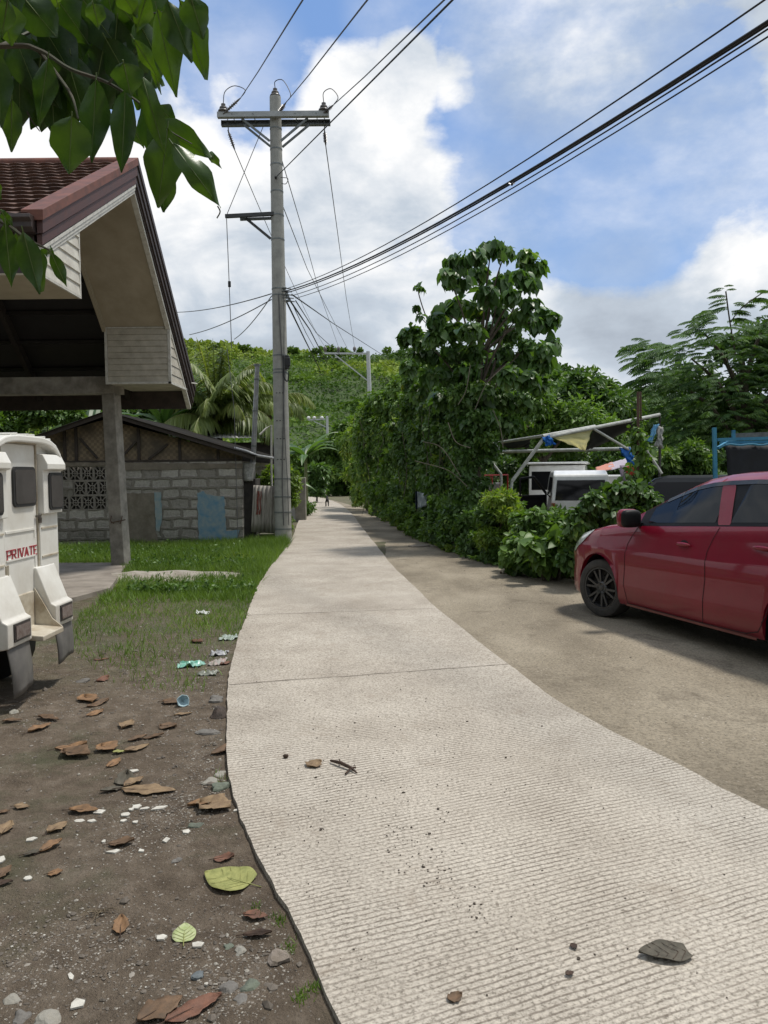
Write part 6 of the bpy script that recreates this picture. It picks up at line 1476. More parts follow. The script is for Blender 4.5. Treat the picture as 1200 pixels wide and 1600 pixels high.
# ---- vine covered trees on the right of the road
VG = 'vine smothered trees along the right verge'
def vines(label, poly, Y, rpx, n_, L, m, seed, per=520, dY=.9, hang=True, name='tree'):
    cl = fillclumps(poly, Y, rpx, n_, dY, seed); cy_ = float(np.mean([c[0][1] for c in cl])); cx = float(np.mean([c[0][0] for c in cl])); zt_ = max(c[0][2] for c in cl)
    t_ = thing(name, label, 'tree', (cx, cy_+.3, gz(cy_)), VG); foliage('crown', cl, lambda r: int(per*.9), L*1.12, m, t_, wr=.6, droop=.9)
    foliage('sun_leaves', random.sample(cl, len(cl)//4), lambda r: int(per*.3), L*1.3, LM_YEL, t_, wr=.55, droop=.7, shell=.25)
    trunk(t_, (cx, cy_+.3, gz(cy_)-.1), (cx, cy_+.3, zt_-.4), .16, .07, [(.6, c[0]) for c in cl[:5]])
    if hang:
        P = []; D = []
        for c, r in cl:
            for s in range(3):
                x = c[0]+RNG.uniform(-r[0], r[0]); y = c[1]-r[1]*RNG.uniform(.7, 1.1); z = c[2]+RNG.uniform(-.2, .4)*r[2]; ln = RNG.uniform(.4, 1.4)*L*7
                k = int(ln/(L*.45)); x1 = 0
                for i in range(k): x1 += RNG.uniform(-.25, .25)*L; P.append((x+x1, y-RNG.uniform(0, .3)*L, max(gz(y)+L*1.5, z-i*L*.45))); D.append((RNG.uniform(-.6, .6), RNG.uniform(-.8, .1), -.8))
        ln_ = MB()
        for c, r in random.sample(cl, min(26, len(cl))):
            x, y = c[0]+random.uniform(-1, 1)*r[0], c[1]-r[1]*1.1; z1 = max(gz(y)+.1, c[2]-random.uniform(.6, 2.2)); ln_.tube(catm([(x, y, c[2]), (x+random.uniform(-.15, .15), y-.05, (c[2]+z1)/2), (x+random.uniform(-.25, .25), y-.02, z1)], 4), .007+L*.02, 4)
        ln_.build('dry_vine_stems', mat('dry_twig', (.15, .13, .10), .8), t_)['kind'] = 'stuff'
        n_ = len(P); leafmesh('hanging_vines', P, D, RNG.normal(size=(n_, 3))*.4+np.array((0, -1, .6)), L*RNG.uniform(.6, 1.1, n_), L*.5, m, t_)
    return t_
vines('bright yellow green vine covered tree at the far end of the right verge', [(542, 690), (562, 650), (590, 640), (605, 785), (580, 784), (552, 772)], lambda x: lerp(42, 33, (x-535)/65), 12, 44, .20, LM_YEL, 21, 420)
vines('tall vine column in front of the far pole foot', [(563, 650), (585, 622), (640, 600), (650, 640), (650, 800), (620, 808), (575, 790)], lambda x: lerp(31, 24, (x-563)/87), 13, 74, .15, LM_MID, 22, 620)
vines('dark dense vine curtain left of the big leaved tree', [(610, 640), (640, 590), (700, 575), (705, 810), (660, 815), (612, 800)], lambda x: lerp(24, 18.8, (x-610)/95), 14, 84, .125, LM_DARK, 23, 700)
vines('vine curtain hanging under the big leaved tree', [(668, 590), (740, 585), (752, 690), (728, 735), (722, 790), (668, 800)], lambda x: lerp(19.5, 16.8, (x-668)/85), 14, 66, .115, LM_DARK, 24, 640)
# ---- big leaved tree
LM_BIG = leafmat('leaf_big', (.032, .075, .022), (.085, .155, .045), (.20, .27, .06), .38, .3, spec=.5)
BT = [(768, 385, 20, 14), (738, 400, 20, 14), (790, 392, 14, 12), (712, 408, 16, 15), (700, 430, 12, 14), (720, 435, 18, 14), (748, 425, 18, 14), (822, 402, 15, 15), (838, 415, 12, 12), (812, 430, 14, 12), (785, 440, 18, 14), (760, 455, 20, 14),
      (830, 440, 8, 8), (800, 460, 16, 12), (828, 472, 13, 10), (848, 490, 16, 12), (862, 500, 11, 14), (835, 505, 14, 12), (862, 538, 13, 15), (850, 545, 12, 12), (815, 490, 16, 12), (780, 485, 22, 14), (745, 480, 22, 14), (715, 478, 18, 13), (690, 485, 15, 11), (678, 500, 14, 10),
      (645, 520, 14, 11), (634, 524, 10, 11), (660, 530, 14, 9), (680, 525, 16, 12), (705, 515, 20, 14), (735, 515, 22, 15), (770, 515, 20, 14), (800, 520, 18, 13), (825, 540, 16, 12), (845, 565, 14, 14), (815, 560, 18, 14), (790, 548, 14, 10), (680, 555, 18, 13), (655, 550, 10, 9), (710, 550, 20, 14), (740, 548, 18, 13),
      (700, 585, 20, 14), (670, 585, 16, 13), (640, 570, 12, 10), (730, 580, 20, 15), (765, 575, 20, 15), (795, 585, 20, 15), (825, 590, 16, 14), (840, 600, 12, 13), (750, 610, 22, 16), (780, 620, 22, 16), (810, 625, 20, 15), (720, 615, 18, 15), (690, 620, 18, 16), (760, 650, 24, 16), (795, 660, 20, 15), (735, 660, 18, 15), (655, 610, 14, 13)]
YT = 15.6
rnd = random.Random(4)
clb = [PC(a, b_, YT+rnd.uniform(-.9, .9), c*.86, d*.86) for a, b_, c, d in BT]
bt = thing('tree', 'tall tree with large drooping heart shaped leaves in clusters against the sky', 'tree', (AY(735, 800, YT).x, YT, gz(YT)))
foliage('crown', clb, lambda r: int(34+900*r[0]*r[2]), .185, LM_BIG, bt, wr=.80, droop=1.3, tpl=T_HEART, shell=.4)
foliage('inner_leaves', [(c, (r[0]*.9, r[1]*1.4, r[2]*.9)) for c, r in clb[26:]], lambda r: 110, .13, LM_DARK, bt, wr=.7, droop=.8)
tb0_ = Vector((AY(735, 800, YT).x, YT, gz(YT)-.1)); trunk(bt, tb0_, AY(752, 500, YT), .13, .032, [(random.uniform(.55, 1), c[0]) for c, in [(q,) for q in clb[0:42:2]]])
foliage('trunk_vines', [PC(735+random.uniform(-26, 26), y, YT-.35+random.uniform(-.3, .3), 15, 13) for y in range(600, 800, 7)]+[PC(735+random.uniform(-60, 50), random.uniform(600, 700), YT-.2, 18, 14) for _ in range(16)], lambda r: 130, .10, LM_DARK, bt, wr=.65, droop=1.0)
# slender shoot on its left side
sg_ = MB(); sg_.tube(catm([AY(678, 520, YT), AY(664, 490, YT), AY(655, 462, YT), AY(654, 452, YT)], 5), .012, 5); sg_.tube(catm([AY(672, 512, YT), AY(658, 496, YT), AY(650, 482, YT)], 4), .009, 5); sg_.build('shoot', M_BARK, bt, smooth=True)
foliage('shoot_leaves', [PC(654, 450, YT, 7, 5), PC(657, 494, YT, 5, 5), PC(650, 479, YT, 3, 3)], lambda r: 14, .13, LM_BIG, bt, wr=.8, droop=1.3, tpl=T_HEART)
# bare twigs
tw = MB()
for (a, b_, c) in (((716, 632), (728, 610), (735, 570)), ((742, 640), (760, 600), (790, 570)), ((700, 660), (712, 690), (735, 700)), ((770, 640), (782, 670), (786, 700)), ((648, 720), (700, 735), (730, 760)), ((660, 690), (690, 700), (720, 745))):
    tw.tube(catm([AY(*q, YT-1.2) for q in (a, b_, c)], 5), .008, 5)
tw.build('bare_twigs', mat('dry_twig', (.15, .13, .10), .8), bt, smooth=True)
# ---- feathery tree on the right
LM_FEA = leafmat('leaf_feather', (.030, .066, .024), (.075, .135, .046), (.14, .21, .04), .65, .28, spec=.2)
def sprays(name, seats, m, par, nleaf=12, tcl=None):
    """pinnate sprays: (origin, direction, length, tint)"""
    P = []; D = []; Nn = []; LL = []; TT = []
    for (o0, d0, L, tt) in seats:
        o0 = np.array(o0, float); d0 = np.array(d0, float); d0 /= np.linalg.norm(d0); s = np.cross(d0, (0, 0, 1)); s /= max(.01, np.linalg.norm(s)); k = nleaf
        for i in range(k):
            f = (i+.5)/k; q = o0+d0*L*f+np.array((0, 0, -.42*L*f*f)); dd = d0+np.array((0, 0, -.84*f)); dd /= np.linalg.norm(dd); ln = L*.34*math.sin(math.pi*(.18+.8*f))**.7
            for sg in (-1, 1):
                v = s*sg*1.0+dd*.55+np.array((0, 0, -.38-.3*random.random())); P.append(q); D.append(v); Nn.append((random.uniform(-.3, .3), random.uniform(-.3, .3), 1)); LL.append(ln); TT.append(min(1, max(0, tt+random.uniform(-.15, .15))))
    return leafmesh(name, P, D, np.array(Nn), np.array(LL), np.array(LL)*.30, m, par, np.array(TT), T_SIMPLE)
FT = 20.0; ft = thing('tree', 'wide dark feathery leaved tree with layered drooping sprays at the right', 'tree', (AY(1190, 780, FT).x, FT+.5, gz(FT)))
seats = []; rnd = random.Random(12)
outline = [(966, 545), (1000, 530), (1050, 537), (1068, 512), (1082, 492), (1105, 478), (1130, 505), (1150, 500), (1170, 480), (1200, 462), (1260, 440), (1340, 430), (1420, 500), (1440, 650), (1300, 700), (1100, 690), (1040, 690), (1010, 660), (1005, 625), (975, 600), (1000, 580)]
OP = [Vector((a, b_, 0)) for a, b_ in outline]; cxm = 1180
while len(seats) < 1700:
    x, y = rnd.uniform(966, 1440), rnd.uniform(435, 700)
    if not inpoly(x, y, OP): continue
    dd = rnd.uniform(-2.2, 1.8); o0 = AY(x+12, y, FT+dd); ax = math.copysign(1, x-cxm)*rnd.uniform(.3, 1.1) if abs(x-cxm) > 60 else rnd.uniform(-1, 1)
    seats.append((tuple(o0), (ax, rnd.uniform(-1.0, .1), rnd.uniform(-.05, .35)), rnd.uniform(.34, .62), rnd.random()*.8))
edge = [((985, 552), (-1, -.3, .12), .45), ((1010, 540), (-1, -.2, .2), .8), ((1030, 548), (-1, -.2, .1), .8), ((1000, 565), (-1, -.2, -.05), .55), ((1020, 568), (-1, -.3, .0), .7), ((1040, 560), (-1, -.2, .05), .8), ((1060, 550), (-1, -.3, .1), .8), ((1005, 592), (-1, -.2, .05), .6), ((1015, 605), (-1, -.3, -.1), .6), ((1030, 590), (-1, -.3, .1), .8), ((1065, 517), (-1, -.2, .12), .42), ((1085, 500), (-1, -.2, .15), .42), ((1090, 515), (-1, -.3, .15), .6), ((1110, 490), (-1, -.3, .1), .6),
        ((1135, 470), (-1, 0, .15), .5), ((1134, 462), (-1, 0, .4), .5), ((1130, 452), (-1, 0, .25), .35), ((1133, 450), (1, 0, .5), .28), ((1135, 480), (-1, -.1, .05), .6), ((1142, 488), (1, -.1, .3), .5), ((1145, 500), (1, -.1, .25), .5), ((1160, 480), (1, -.1, .45), .4), ((1170, 470), (1, -.1, .5), .55), ((1180, 458), (1, -.1, .4), .4), ((1165, 475), (-1, 0, .5), .35), ((1190, 470), (1, 0, .1), .5)]
for (q, d_, L) in edge:
    for k in range(2): seats.append((tuple(AY(q[0]+rnd.uniform(-3, 3), q[1]+rnd.uniform(-3, 3), FT-.6+rnd.uniform(-.3, .3))), d_, L, rnd.random()*.5))
sprays('crown', seats, LM_FEA, ft)
trunk(ft, (AY(1190, 780, FT).x, FT+.6, gz(FT)-.1), AY(1160, 560, FT+.4), .2, .08, [(.5, AY(1060, 600, FT)), (.6, AY(1080, 560, FT)), (.8, AY(1100, 520, FT)), (.5, AY(1280, 600, FT)), (.6, AY(1300, 520, FT)), (.9, AY(1200, 500, FT))])
sg_ = MB(); sg_.tube(catm([AY(1150, 560, FT-.3), AY(1140, 500, FT-.5), AY(1134, 455, FT-.6)], 6), .02, 6); sg_.tube(catm([AY(1140, 505, FT-.5), AY(1160, 480, FT-.6), AY(1195, 455, FT-.6)], 6), .015, 6); sg_.build('leader', M_BARK, ft, smooth=True)
foliage('inner_leaves', fillclumps([(1040, 590), (1080, 540), (1130, 530), (1300, 500), (1400, 600), (1300, 690), (1060, 680)], FT+1.5, 22, 60, 1.0, 33), lambda r: 260, .20, LM_FEA, ft, wr=.4)
# ---- foreground hedge of shrubs
HG = 'shrubs along the right verge'
def hb(label, poly, Y, rpx, n_, L, m, seed, per, **kw): return bush('shrub', label, 'shrub', fillclumps(poly, Y, rpx, n_, kw.pop('dY', .45), seed), (lambda r: per), L, m, HG, **kw)
hb('dull green shrub at the verge below the vine curtains', [(585, 795), (640, 790), (660, 800), (675, 788), (700, 786), (720, 850), (690, 850), (640, 828), (600, 800)], lambda x: float(np.interp(x, [585, 655, 670, 720], [25, 18.1, 17.4, 15.2])), 10, 60, .09, LM_MID, 41, 300, wr=.55)
hb('tangled shrub just right of the white paper sign', [(668, 800), (720, 788), (770, 800), (775, 865), (730, 862), (680, 845)], lambda x: lerp(16.5, 12.8, (x-668)/107), 10, 70, .08, LM_DARK, 42, 300, wr=.6)
hb('light green papaya like shrub below the white canopy strut', [(758, 790), (775, 768), (798, 772), (812, 800), (800, 850), (755, 850)], 12.9, 9, 52, .10, LM_YEL, 43, 170, wr=.35)
hb('leafy shrub with broad leaves in front of the white van', [(800, 806), (850, 804), (890, 810), (900, 880), (850, 890), (795, 880)], 11.4, 11, 56, .095, LM_MID, 44, 230, wr=.75, droop=.8, tpl=T_LEAF)
hb('dark glossy shrub pressed against the front of the red hatchback', [(893, 812), (915, 790), (940, 770), (985, 760), (1012, 772), (1020, 800), (940, 830), (905, 880), (885, 880)], 10.1, 11, 74, .09, LM_DARK, 45, 250, wr=.75, droop=.9, tpl=T_LEAF)
hb('broad leaved creeper hanging over the road edge left of the red hatchback', [(820, 840), (880, 830), (905, 870), (890, 892), (840, 888)], 10.7, 9, 16, .15, LM_MID, 50, 60, wr=.8, droop=.9, tpl=T_HEART)
hb('low yellowish weeds at the verge edge in front of the leafy shrub', [(690, 850), (740, 850), (800, 870), (860, 885), (890, 895), (860, 898), (790, 886), (720, 868)], lambda x: lerp(15.2, 10.8, (x-690)/200), 8, 34, .05, LM_YEL, 46, 260, dY=.2, wr=.5, stem=False)
hb('low weeds under the nose of the red hatchback', [(880, 870), (905, 860), (915, 900), (895, 905)], 10.4, 8, 10, .05, LM_YEL, 47, 260, dY=.15, wr=.5, stem=False)
hb('undergrowth between the papaya like shrub and the vans', [(690, 780), (730, 782), (770, 785), (830, 800), (900, 806), (900, 840), (700, 840)], lambda x: lerp(17.5, 13.5, (x-690)/210), 11, 60, .11, LM_DARK, 48, 420)
hb('thin strip of weeds along the far right road edge', [(555, 782), (590, 795), (640, 822), (690, 850), (670, 850), (620, 825), (570, 798)], lambda x: float(np.interp(x, [555, 600, 640, 690], [40, 25.5, 19.5, 15.5])), 5, 34, .07, LM_YEL, 49, 200, dY=.2, wr=.4, stem=False)
# big round leaf catching light in the leafy shrub
# climbing vine on a rusty post
cvp = thing('vine_post', 'rusty thin post wrapped by a climbing vine right of the blue tarpaulin flap', 'post', (AY(998, 760, 11.2).x, 11.2, gz(11)))
mb = MB(); mb.tube([Vector((AY(998, 760, 11.2).x, 11.2, gz(11)-.1)), AY(997, 612, 11.2)], .022, 8); mb.tube([AY(1002, 720, 11.25), AY(1001, 612, 11.25)], .012, 6); mb.build('post', mat('rusty_rod', (.10, .06, .045), .85), cvp, smooth=True)
cl = [PC(1000+random.uniform(-9, 9)*(1.3 if y > 680 else .7), y, 11.2+random.uniform(-.1, .1), 9 if y > 660 else 5, 9) for y in range(655, 800, 7)]+[PC(985, 740, 11.1, 12, 8), PC(1012, 730, 11.1, 8, 8)]
foliage('vine_leaves', cl, lambda r: 26, .085, LM_MID, cvp, wr=.75, droop=1.0, tpl=T_LEAF)
# ground cover of fallen litter under the shrubs on the verge
P = []
for _ in range(5000):
    t_ = random.random(); px = lerp(600, 905, t_); py = float(np.interp(px, [600, 620, 660, 700, 740, 790, 860, 905], [803, 815, 838, 858, 872, 885, 897, 905]))+random.gauss(-1, 3)-2; p = G(px, py); P.append((p.x, p.y, gz(p.y)+.014+random.random()*.03))
n_ = len(P); D = RNG.normal(size=(n_, 3))*(1, 1, .35); Nn = RNG.normal(size=(n_, 3))*.4+np.array((0, 0, 1)); ll = RNG.uniform(.02, .06, n_)
o = leafmesh('leaf_litter', P, D, unit(Nn), ll, ll*.5, leafmat('litter', (.10, .075, .045), (.22, .18, .11), (.10, .15, .04), .8, .1, spec=.2), None); tag(o, 'dry leaf litter and creeping weeds edging the dusty road on the right', 'leaf litter', kind='stuff')

# ---- trees behind and beside the photographer: the lane runs on between them
ring = []
for k in range(64):
    a = math.radians(random.uniform(100, 262)) if k < 44 else math.radians(random.uniform(-100, -62)); d = random.uniform(17, 24); ring.append(((math.sin(a)*d, math.cos(a)*d, random.uniform(1.0, 8.0)), (2.8, 2.8, 2.4)))
for k in range(40): ring.append(((random.uniform(-17, -12), random.uniform(-6, 9), random.uniform(.6, 7)), (1.9, 1.9, 1.9)))
o = foliage('roadside_wood', ring, lambda r: 420, .85, LM_DARK, None, wr=.7); tag(o, 'dark roadside wood closing the view on the near side', 'wood', kind='stuff')

# sprawling creepers climbing from the road edge into the shrubs
P = []; T = []
VE = [(600, 803), (620, 815), (660, 838), (700, 858), (740, 872), (790, 885), (860, 896), (903, 902)]
for _ in range(15000):
    px = random.uniform(600, 903); py = float(np.interp(px, [v[0] for v in VE], [v[1] for v in VE])); g = G(px, py); u_ = random.random()**.8; bump = .5+nz(g.x, g.y, 3, .9)+.5*nz(g.x, g.y, 8, 2.6)
    x = g.x-.18+u_*1.5; y = g.y-.10+u_*.5; P.append((x, y, gz(y)+.02+max(.03, u_*.62*bump+.05)*(.35+.65*random.random()))); T.append(min(1, max(0, .35+nz(g.x, g.y, 1, 1.7)+random.uniform(-.3, .4))))
n_ = len(P); D = RNG.normal(size=(n_, 3))*(1, 1, .5)+np.array((-.3, -.4, -.1)); Nn = RNG.normal(size=(n_, 3))*.45+np.array((-.2, -.3, 1)); ll = RNG.uniform(.035, .11, n_)
o = leafmesh('creepers', P, D, unit(Nn), ll, ll*.62, LM_MID, None, np.array(T)); tag(o, 'tangled low creepers and weeds spilling from the shrubs onto the right road edge', 'creepers', kind='stuff')
# ================================================================== OVERHEAD BRANCH
LB = leafmat('near_leaf', (.020, .052, .014), (.065, .130, .018), None, .34, .26, tcol=(2.2, 2.1, .4), spec=.45)
BD = 1.45
br = thing('tree', 'tree reaching in at top left with large pointed hanging leaves on thin twigs', 'tree', (-2.6, .9, 0))
def hangleaf(P0, tip, wd, roll, curl, tint, acc):
    """one smooth leaf from stalk point P0 to tip"""
    P0 = Vector(P0); tip = Vector(tip); ax = tip-P0; L = ax.length; ax.normalize(); view = (P0-Vector((0, 0, CAMH))).normalized()
    s = ax.cross(view).normalized(); R_ = Matrix.Rotation(roll, 3, ax); s = R_ @ s; u_ = s.cross(ax).normalized()
    o_ = len(acc[0]); nr = 12; fr = (-1, -.55, 0, .55, 1)
    for i in range(nr+1):
        f = i/nr; w_ = wd*.5*(math.sin(math.pi*min(1, f**.80*.985+.012))**.9)*(1-.25*max(0, f-.6)/.4)*1.02
        if i == nr: w_ = .0008
        c = P0+ax*L*f+u_*(curl*L*math.sin(f*math.pi)*.5)
        for k in fr: c2 = c+s*w_*k*(1+.05*math.sin(f*17+tint*9)*abs(k))+u_*(abs(k)**1.3*w_*.38+.006*math.sin(f*9+k*2+tint*20)*abs(k)); acc[0].append(tuple(c2))
    for i in range(nr):
        for k in range(4): acc[1].append((o_+i*5+k, o_+i*5+k+1, o_+(i+1)*5+k+1, o_+(i+1)*5+k)); acc[2].append(tint)
LV = [  # base px, tip px, width px, roll, curl, depth, tint
 ((280, 0), (322, 125), 46, .35, .1, 1.3, .8), ((297, -8), (318, 62), 44, -.2, .05, 1.26, .3), ((245, 15), (275, 152), 44, .25, .05, 1.32, .75), ((262, 0), (300, 98), 44, -.3, .05, 1.28, .3),
 ((208, 60), (255, 135), 20, .5, .05, 1.4, .8), ((222, 120), (258, 242), 34, .3, -.1, 1.3, .6), ((235, 95), (252, 148), 10, 0, 0, 1.5, .9),
 ((193, 98), (205, 152), 48, .15, .15, 1.22, .2), ((196, 140), (190, 270), 38, -.1, .0, 1.35, .1), ((150, 125), (143, 254), 44, .15, .03, 1.35, .12), ((112, 182), (108, 272), 62, .05, .05, 1.3, .5),
 ((75, 90), (60, 198), 34, .3, .0, 1.4, .15), ((18, 155), (18, 238), 30, .1, .0, 1.4, .5), ((-5, 80), (2, 200), 36, .2, 0, 1.35, .15), ((0, 0), (18, 72), 54, .2, .05, 1.3, .75), ((12, 0), (2, 62), 30, -.2, .05, 1.25, .25),
 ((225, 150), (238, 255), 40, .5, .0, 1.45, .1), ((245, 165), (276, 195), 26, .2, .05, 1.45, .1), ((240, 195), (330, 246), 44, .25, .18, 1.35, .5), ((270, 225), (345, 325), 40, -.35, -.25, 1.3, .5),
 ((262, 200), (247, 325), 58, .2, -.15, 1.34, .8), ((252, 235), (256, 332), 40, .5, .1, 1.38, .25), ((325, 238), (346, 262), 13, 0, 0, 1.4, .5), ((240, 180), (262, 292), 34, -.2, .05, 1.4, .15),
 ((60, 30), (120, 130), 60, .2, .05, 1.5, .1), ((20, 50), (60, 150), 60, .1, .0, 1.5, .15), ((90, 0), (140, 70), 60, .2, .0, 1.5, .15), ((130, 0), (200, 95), 56, -.1, .1, 1.5, .1), ((180, 0), (230, 60), 50, .3, .0, 1.5, .2), ((110, 60), (170, 170), 56, .0, .0, 1.55, .1),
 ((30, 80), (95, 170), 56, .3, .0, 1.55, .15), ((130, 100), (100, 185), 46, .2, .0, 1.6, .3), ((165, 60), (215, 150), 50, .1, .1, 1.5, .1), ((40, 0), (90, 60), 56, .0, .0, 1.45, .25), ((215, 30), (250, 100), 44, -.3, .0, 1.45, .15), ((190, 30), (165, 120), 44, .2, .0, 1.55, .15),
 ((70, 130), (112, 205), 36, .3, .1, 1.6, .6), ((95, 100), (85, 195), 40, -.2, .0, 1.6, .1), ((145, 170), (125, 235), 22, .3, 0, 1.65, .85), ((205, 195), (225, 232), 22, .3, 0, 1.6, .1), ((50, 60), (48, 160), 60, .5, .0, 1.65, .1), ((0, 20), (60, 110), 60, .2, .0, 1.65, .12), ((105, 20), (75, 110), 60, .2, .0, 1.65, .12), ((155, 20), (165, 120), 60, .2, .0, 1.65, .12), ((200, 60), (222, 170), 48, .2, .0, 1.62, .12), ((145, 5), (155, 45), 30, 0, 0, 1.3, .5), ((85, -10), (92, 12), 20, 0, 0, 1.3, .9),
 ((185, -20), (215, 28), 34, .2, 0, 1.4, .8), ((230, -10), (212, 52), 30, .2, 0, 1.42, .7),
 ((8, 350), (18, 450), 30, .2, .05, 1.35, .35), ((36, 362), (62, 460), 36, -.1, .1, 1.32, .3), ((48, 380), (66, 456), 30, .4, .0, 1.4, .8), ((26, 362), (40, 410), 20, .3, 0, 1.42, .8), ((72, 388), (82, 400), 16, 0, 0, 1.4, .4), ((80, 395), (104, 448), 20, .1, .1, 1.38, .35), ((2, 330), (20, 358), 16, .2, 0, 1.35, .3), ((-10, 280), (2, 312), 14, 0, 0, 1.35, .9), ((-30, 340), (-8, 440), 34, .1, 0, 1.4, .3)]
rn = random.Random(31)
for k in range(120):     # crowded leaves behind
    bx_, by_ = rn.uniform(-40, 235), rn.uniform(-40, 118)
    if bx_ > 180 and by_ > 70: continue
    LV.append(((bx_, by_), (bx_+rn.uniform(-26, 34), by_+rn.uniform(70, 105)), rn.uniform(36, 56), rn.uniform(-.5, .5), rn.uniform(-.1, .1), rn.uniform(1.5, 1.85), rn.uniform(0, .35)))
acc = ([], [], [])
ribs = []
for (a, b_, w_, ro, cu, dp_, ti) in LV:
    P0 = AY(*a, dp_); P1 = AY(*b_, dp_+.03); ribs.append((P0, P1, cu)); hangleaf(P0, P1, w_*dp_/FPX*1.0, ro, cu, ti, acc)
me = bpy.data.meshes.new('foliage'); off = Vector(br.location); me.from_pydata([(x-off.x, y-off.y, z-off.z) for x, y, z in acc[0]], [], acc[1]); at = me.attributes.new('tint', 'FLOAT', 'FACE'); at.data.foreach_set('value', acc[2]); me.polygons.foreach_set('use_smooth', [True]*len(me.polygons)); me.materials.append(LB)
o = bpy.data.objects.new('foliage', me); COL.objects.link(o); o.parent = br
vm = MB()
for (P0, P1, cu) in ribs:
    ax = (P1-P0); L = ax.length; ax.normalize(); view = (P0-Vector((0, 0, CAMH))).normalized(); u_ = ax.cross(view).normalized().cross(ax).normalized()
    vm.tube([P0+ax*L*f+u_*(cu*L*math.sin(f*math.pi)*.5)-u_*.0004 for f in (-.09, 0, .25, .5, .75, .95)], [.0013, .0012, .0010, .0008, .0006, .0003], 4)
vm.build('midribs', mat('midrib', (.10, .15, .04), .5), br)['kind'] = 'stuff'
# more leaves further out of frame so the crown goes on
P = []; D = []
for _ in range(500): P.append((RNG.uniform(-3.2, -.85), RNG.uniform(.7, 2.0), RNG.uniform(2.45, 3.2))); D.append((RNG.uniform(-.5, .5), RNG.uniform(-.5, .5), -1))
n_ = len(P); leafmesh('upper_foliage', P, D, RNG.normal(size=(n_, 3)), RNG.uniform(.08, .14, n_), .05, LB, br, RNG.random(n_)*.6, T_LEAF)
tw = MB(); T = lambda pts, r0, r1: tw.tube(catm([AY(a, b_, d_) for a, b_, d_ in pts], 6), [lerp(r0, r1, i/(6*(len(pts)-1))) for i in range(6*(len(pts)-1)+1)], 6)
T([(-900, 60, 1.3), (-300, 90, 1.4), (0, 72, 1.45), (60, 78, 1.45), (110, 108, 1.42), (170, 130, 1.4), (230, 170, 1.38), (262, 202, 1.36), (300, 225, 1.34)], .006, .001)
T([(60, 78, 1.46), (92, 120, 1.45), (112, 150, 1.4), (122, 185, 1.38)], .004, .0015); T([(0, 72, 1.5), (120, 20, 1.62), (220, 22, 1.5), (282, 15, 1.34)], .004, .0012); T([(-300, 90, 1.4), (-60, -60, 1.4), (120, -40, 1.4), (260, -10, 1.3)], .008, .002); T([(-300, 90, 1.4), (-120, 280, 1.4), (0, 345, 1.38), (40, 372, 1.36), (80, 392, 1.38)], .007, .0015); T([(170, 130, 1.4), (195, 100, 1.3)], .002, .0015)
T([(20, 120, 1.6), (45, 180, 1.6), (62, 205, 1.6)], .003, .001)
tw.tube(catm([AY(340, 322, 1.33), AY(344, 331, 1.33), AY(339, 341, 1.33)], 4), .0012, 5)
tw.build('branch', mat('twig', (.07, .055, .035), .7, c2=(.05, .06, .03)), br, smooth=True)
tm = MB(); e_ = AY(-900, 60, 1.3); tm.tube(catm([(-2.6, .9, -.1), (-2.58, .95, 1.2), (-2.45, 1.05, 2.2), tuple(e_)], 6), [lerp(.10, .02, i/18) for i in range(19)], 10); tm.build('trunk', M_BARK, br, smooth=True)

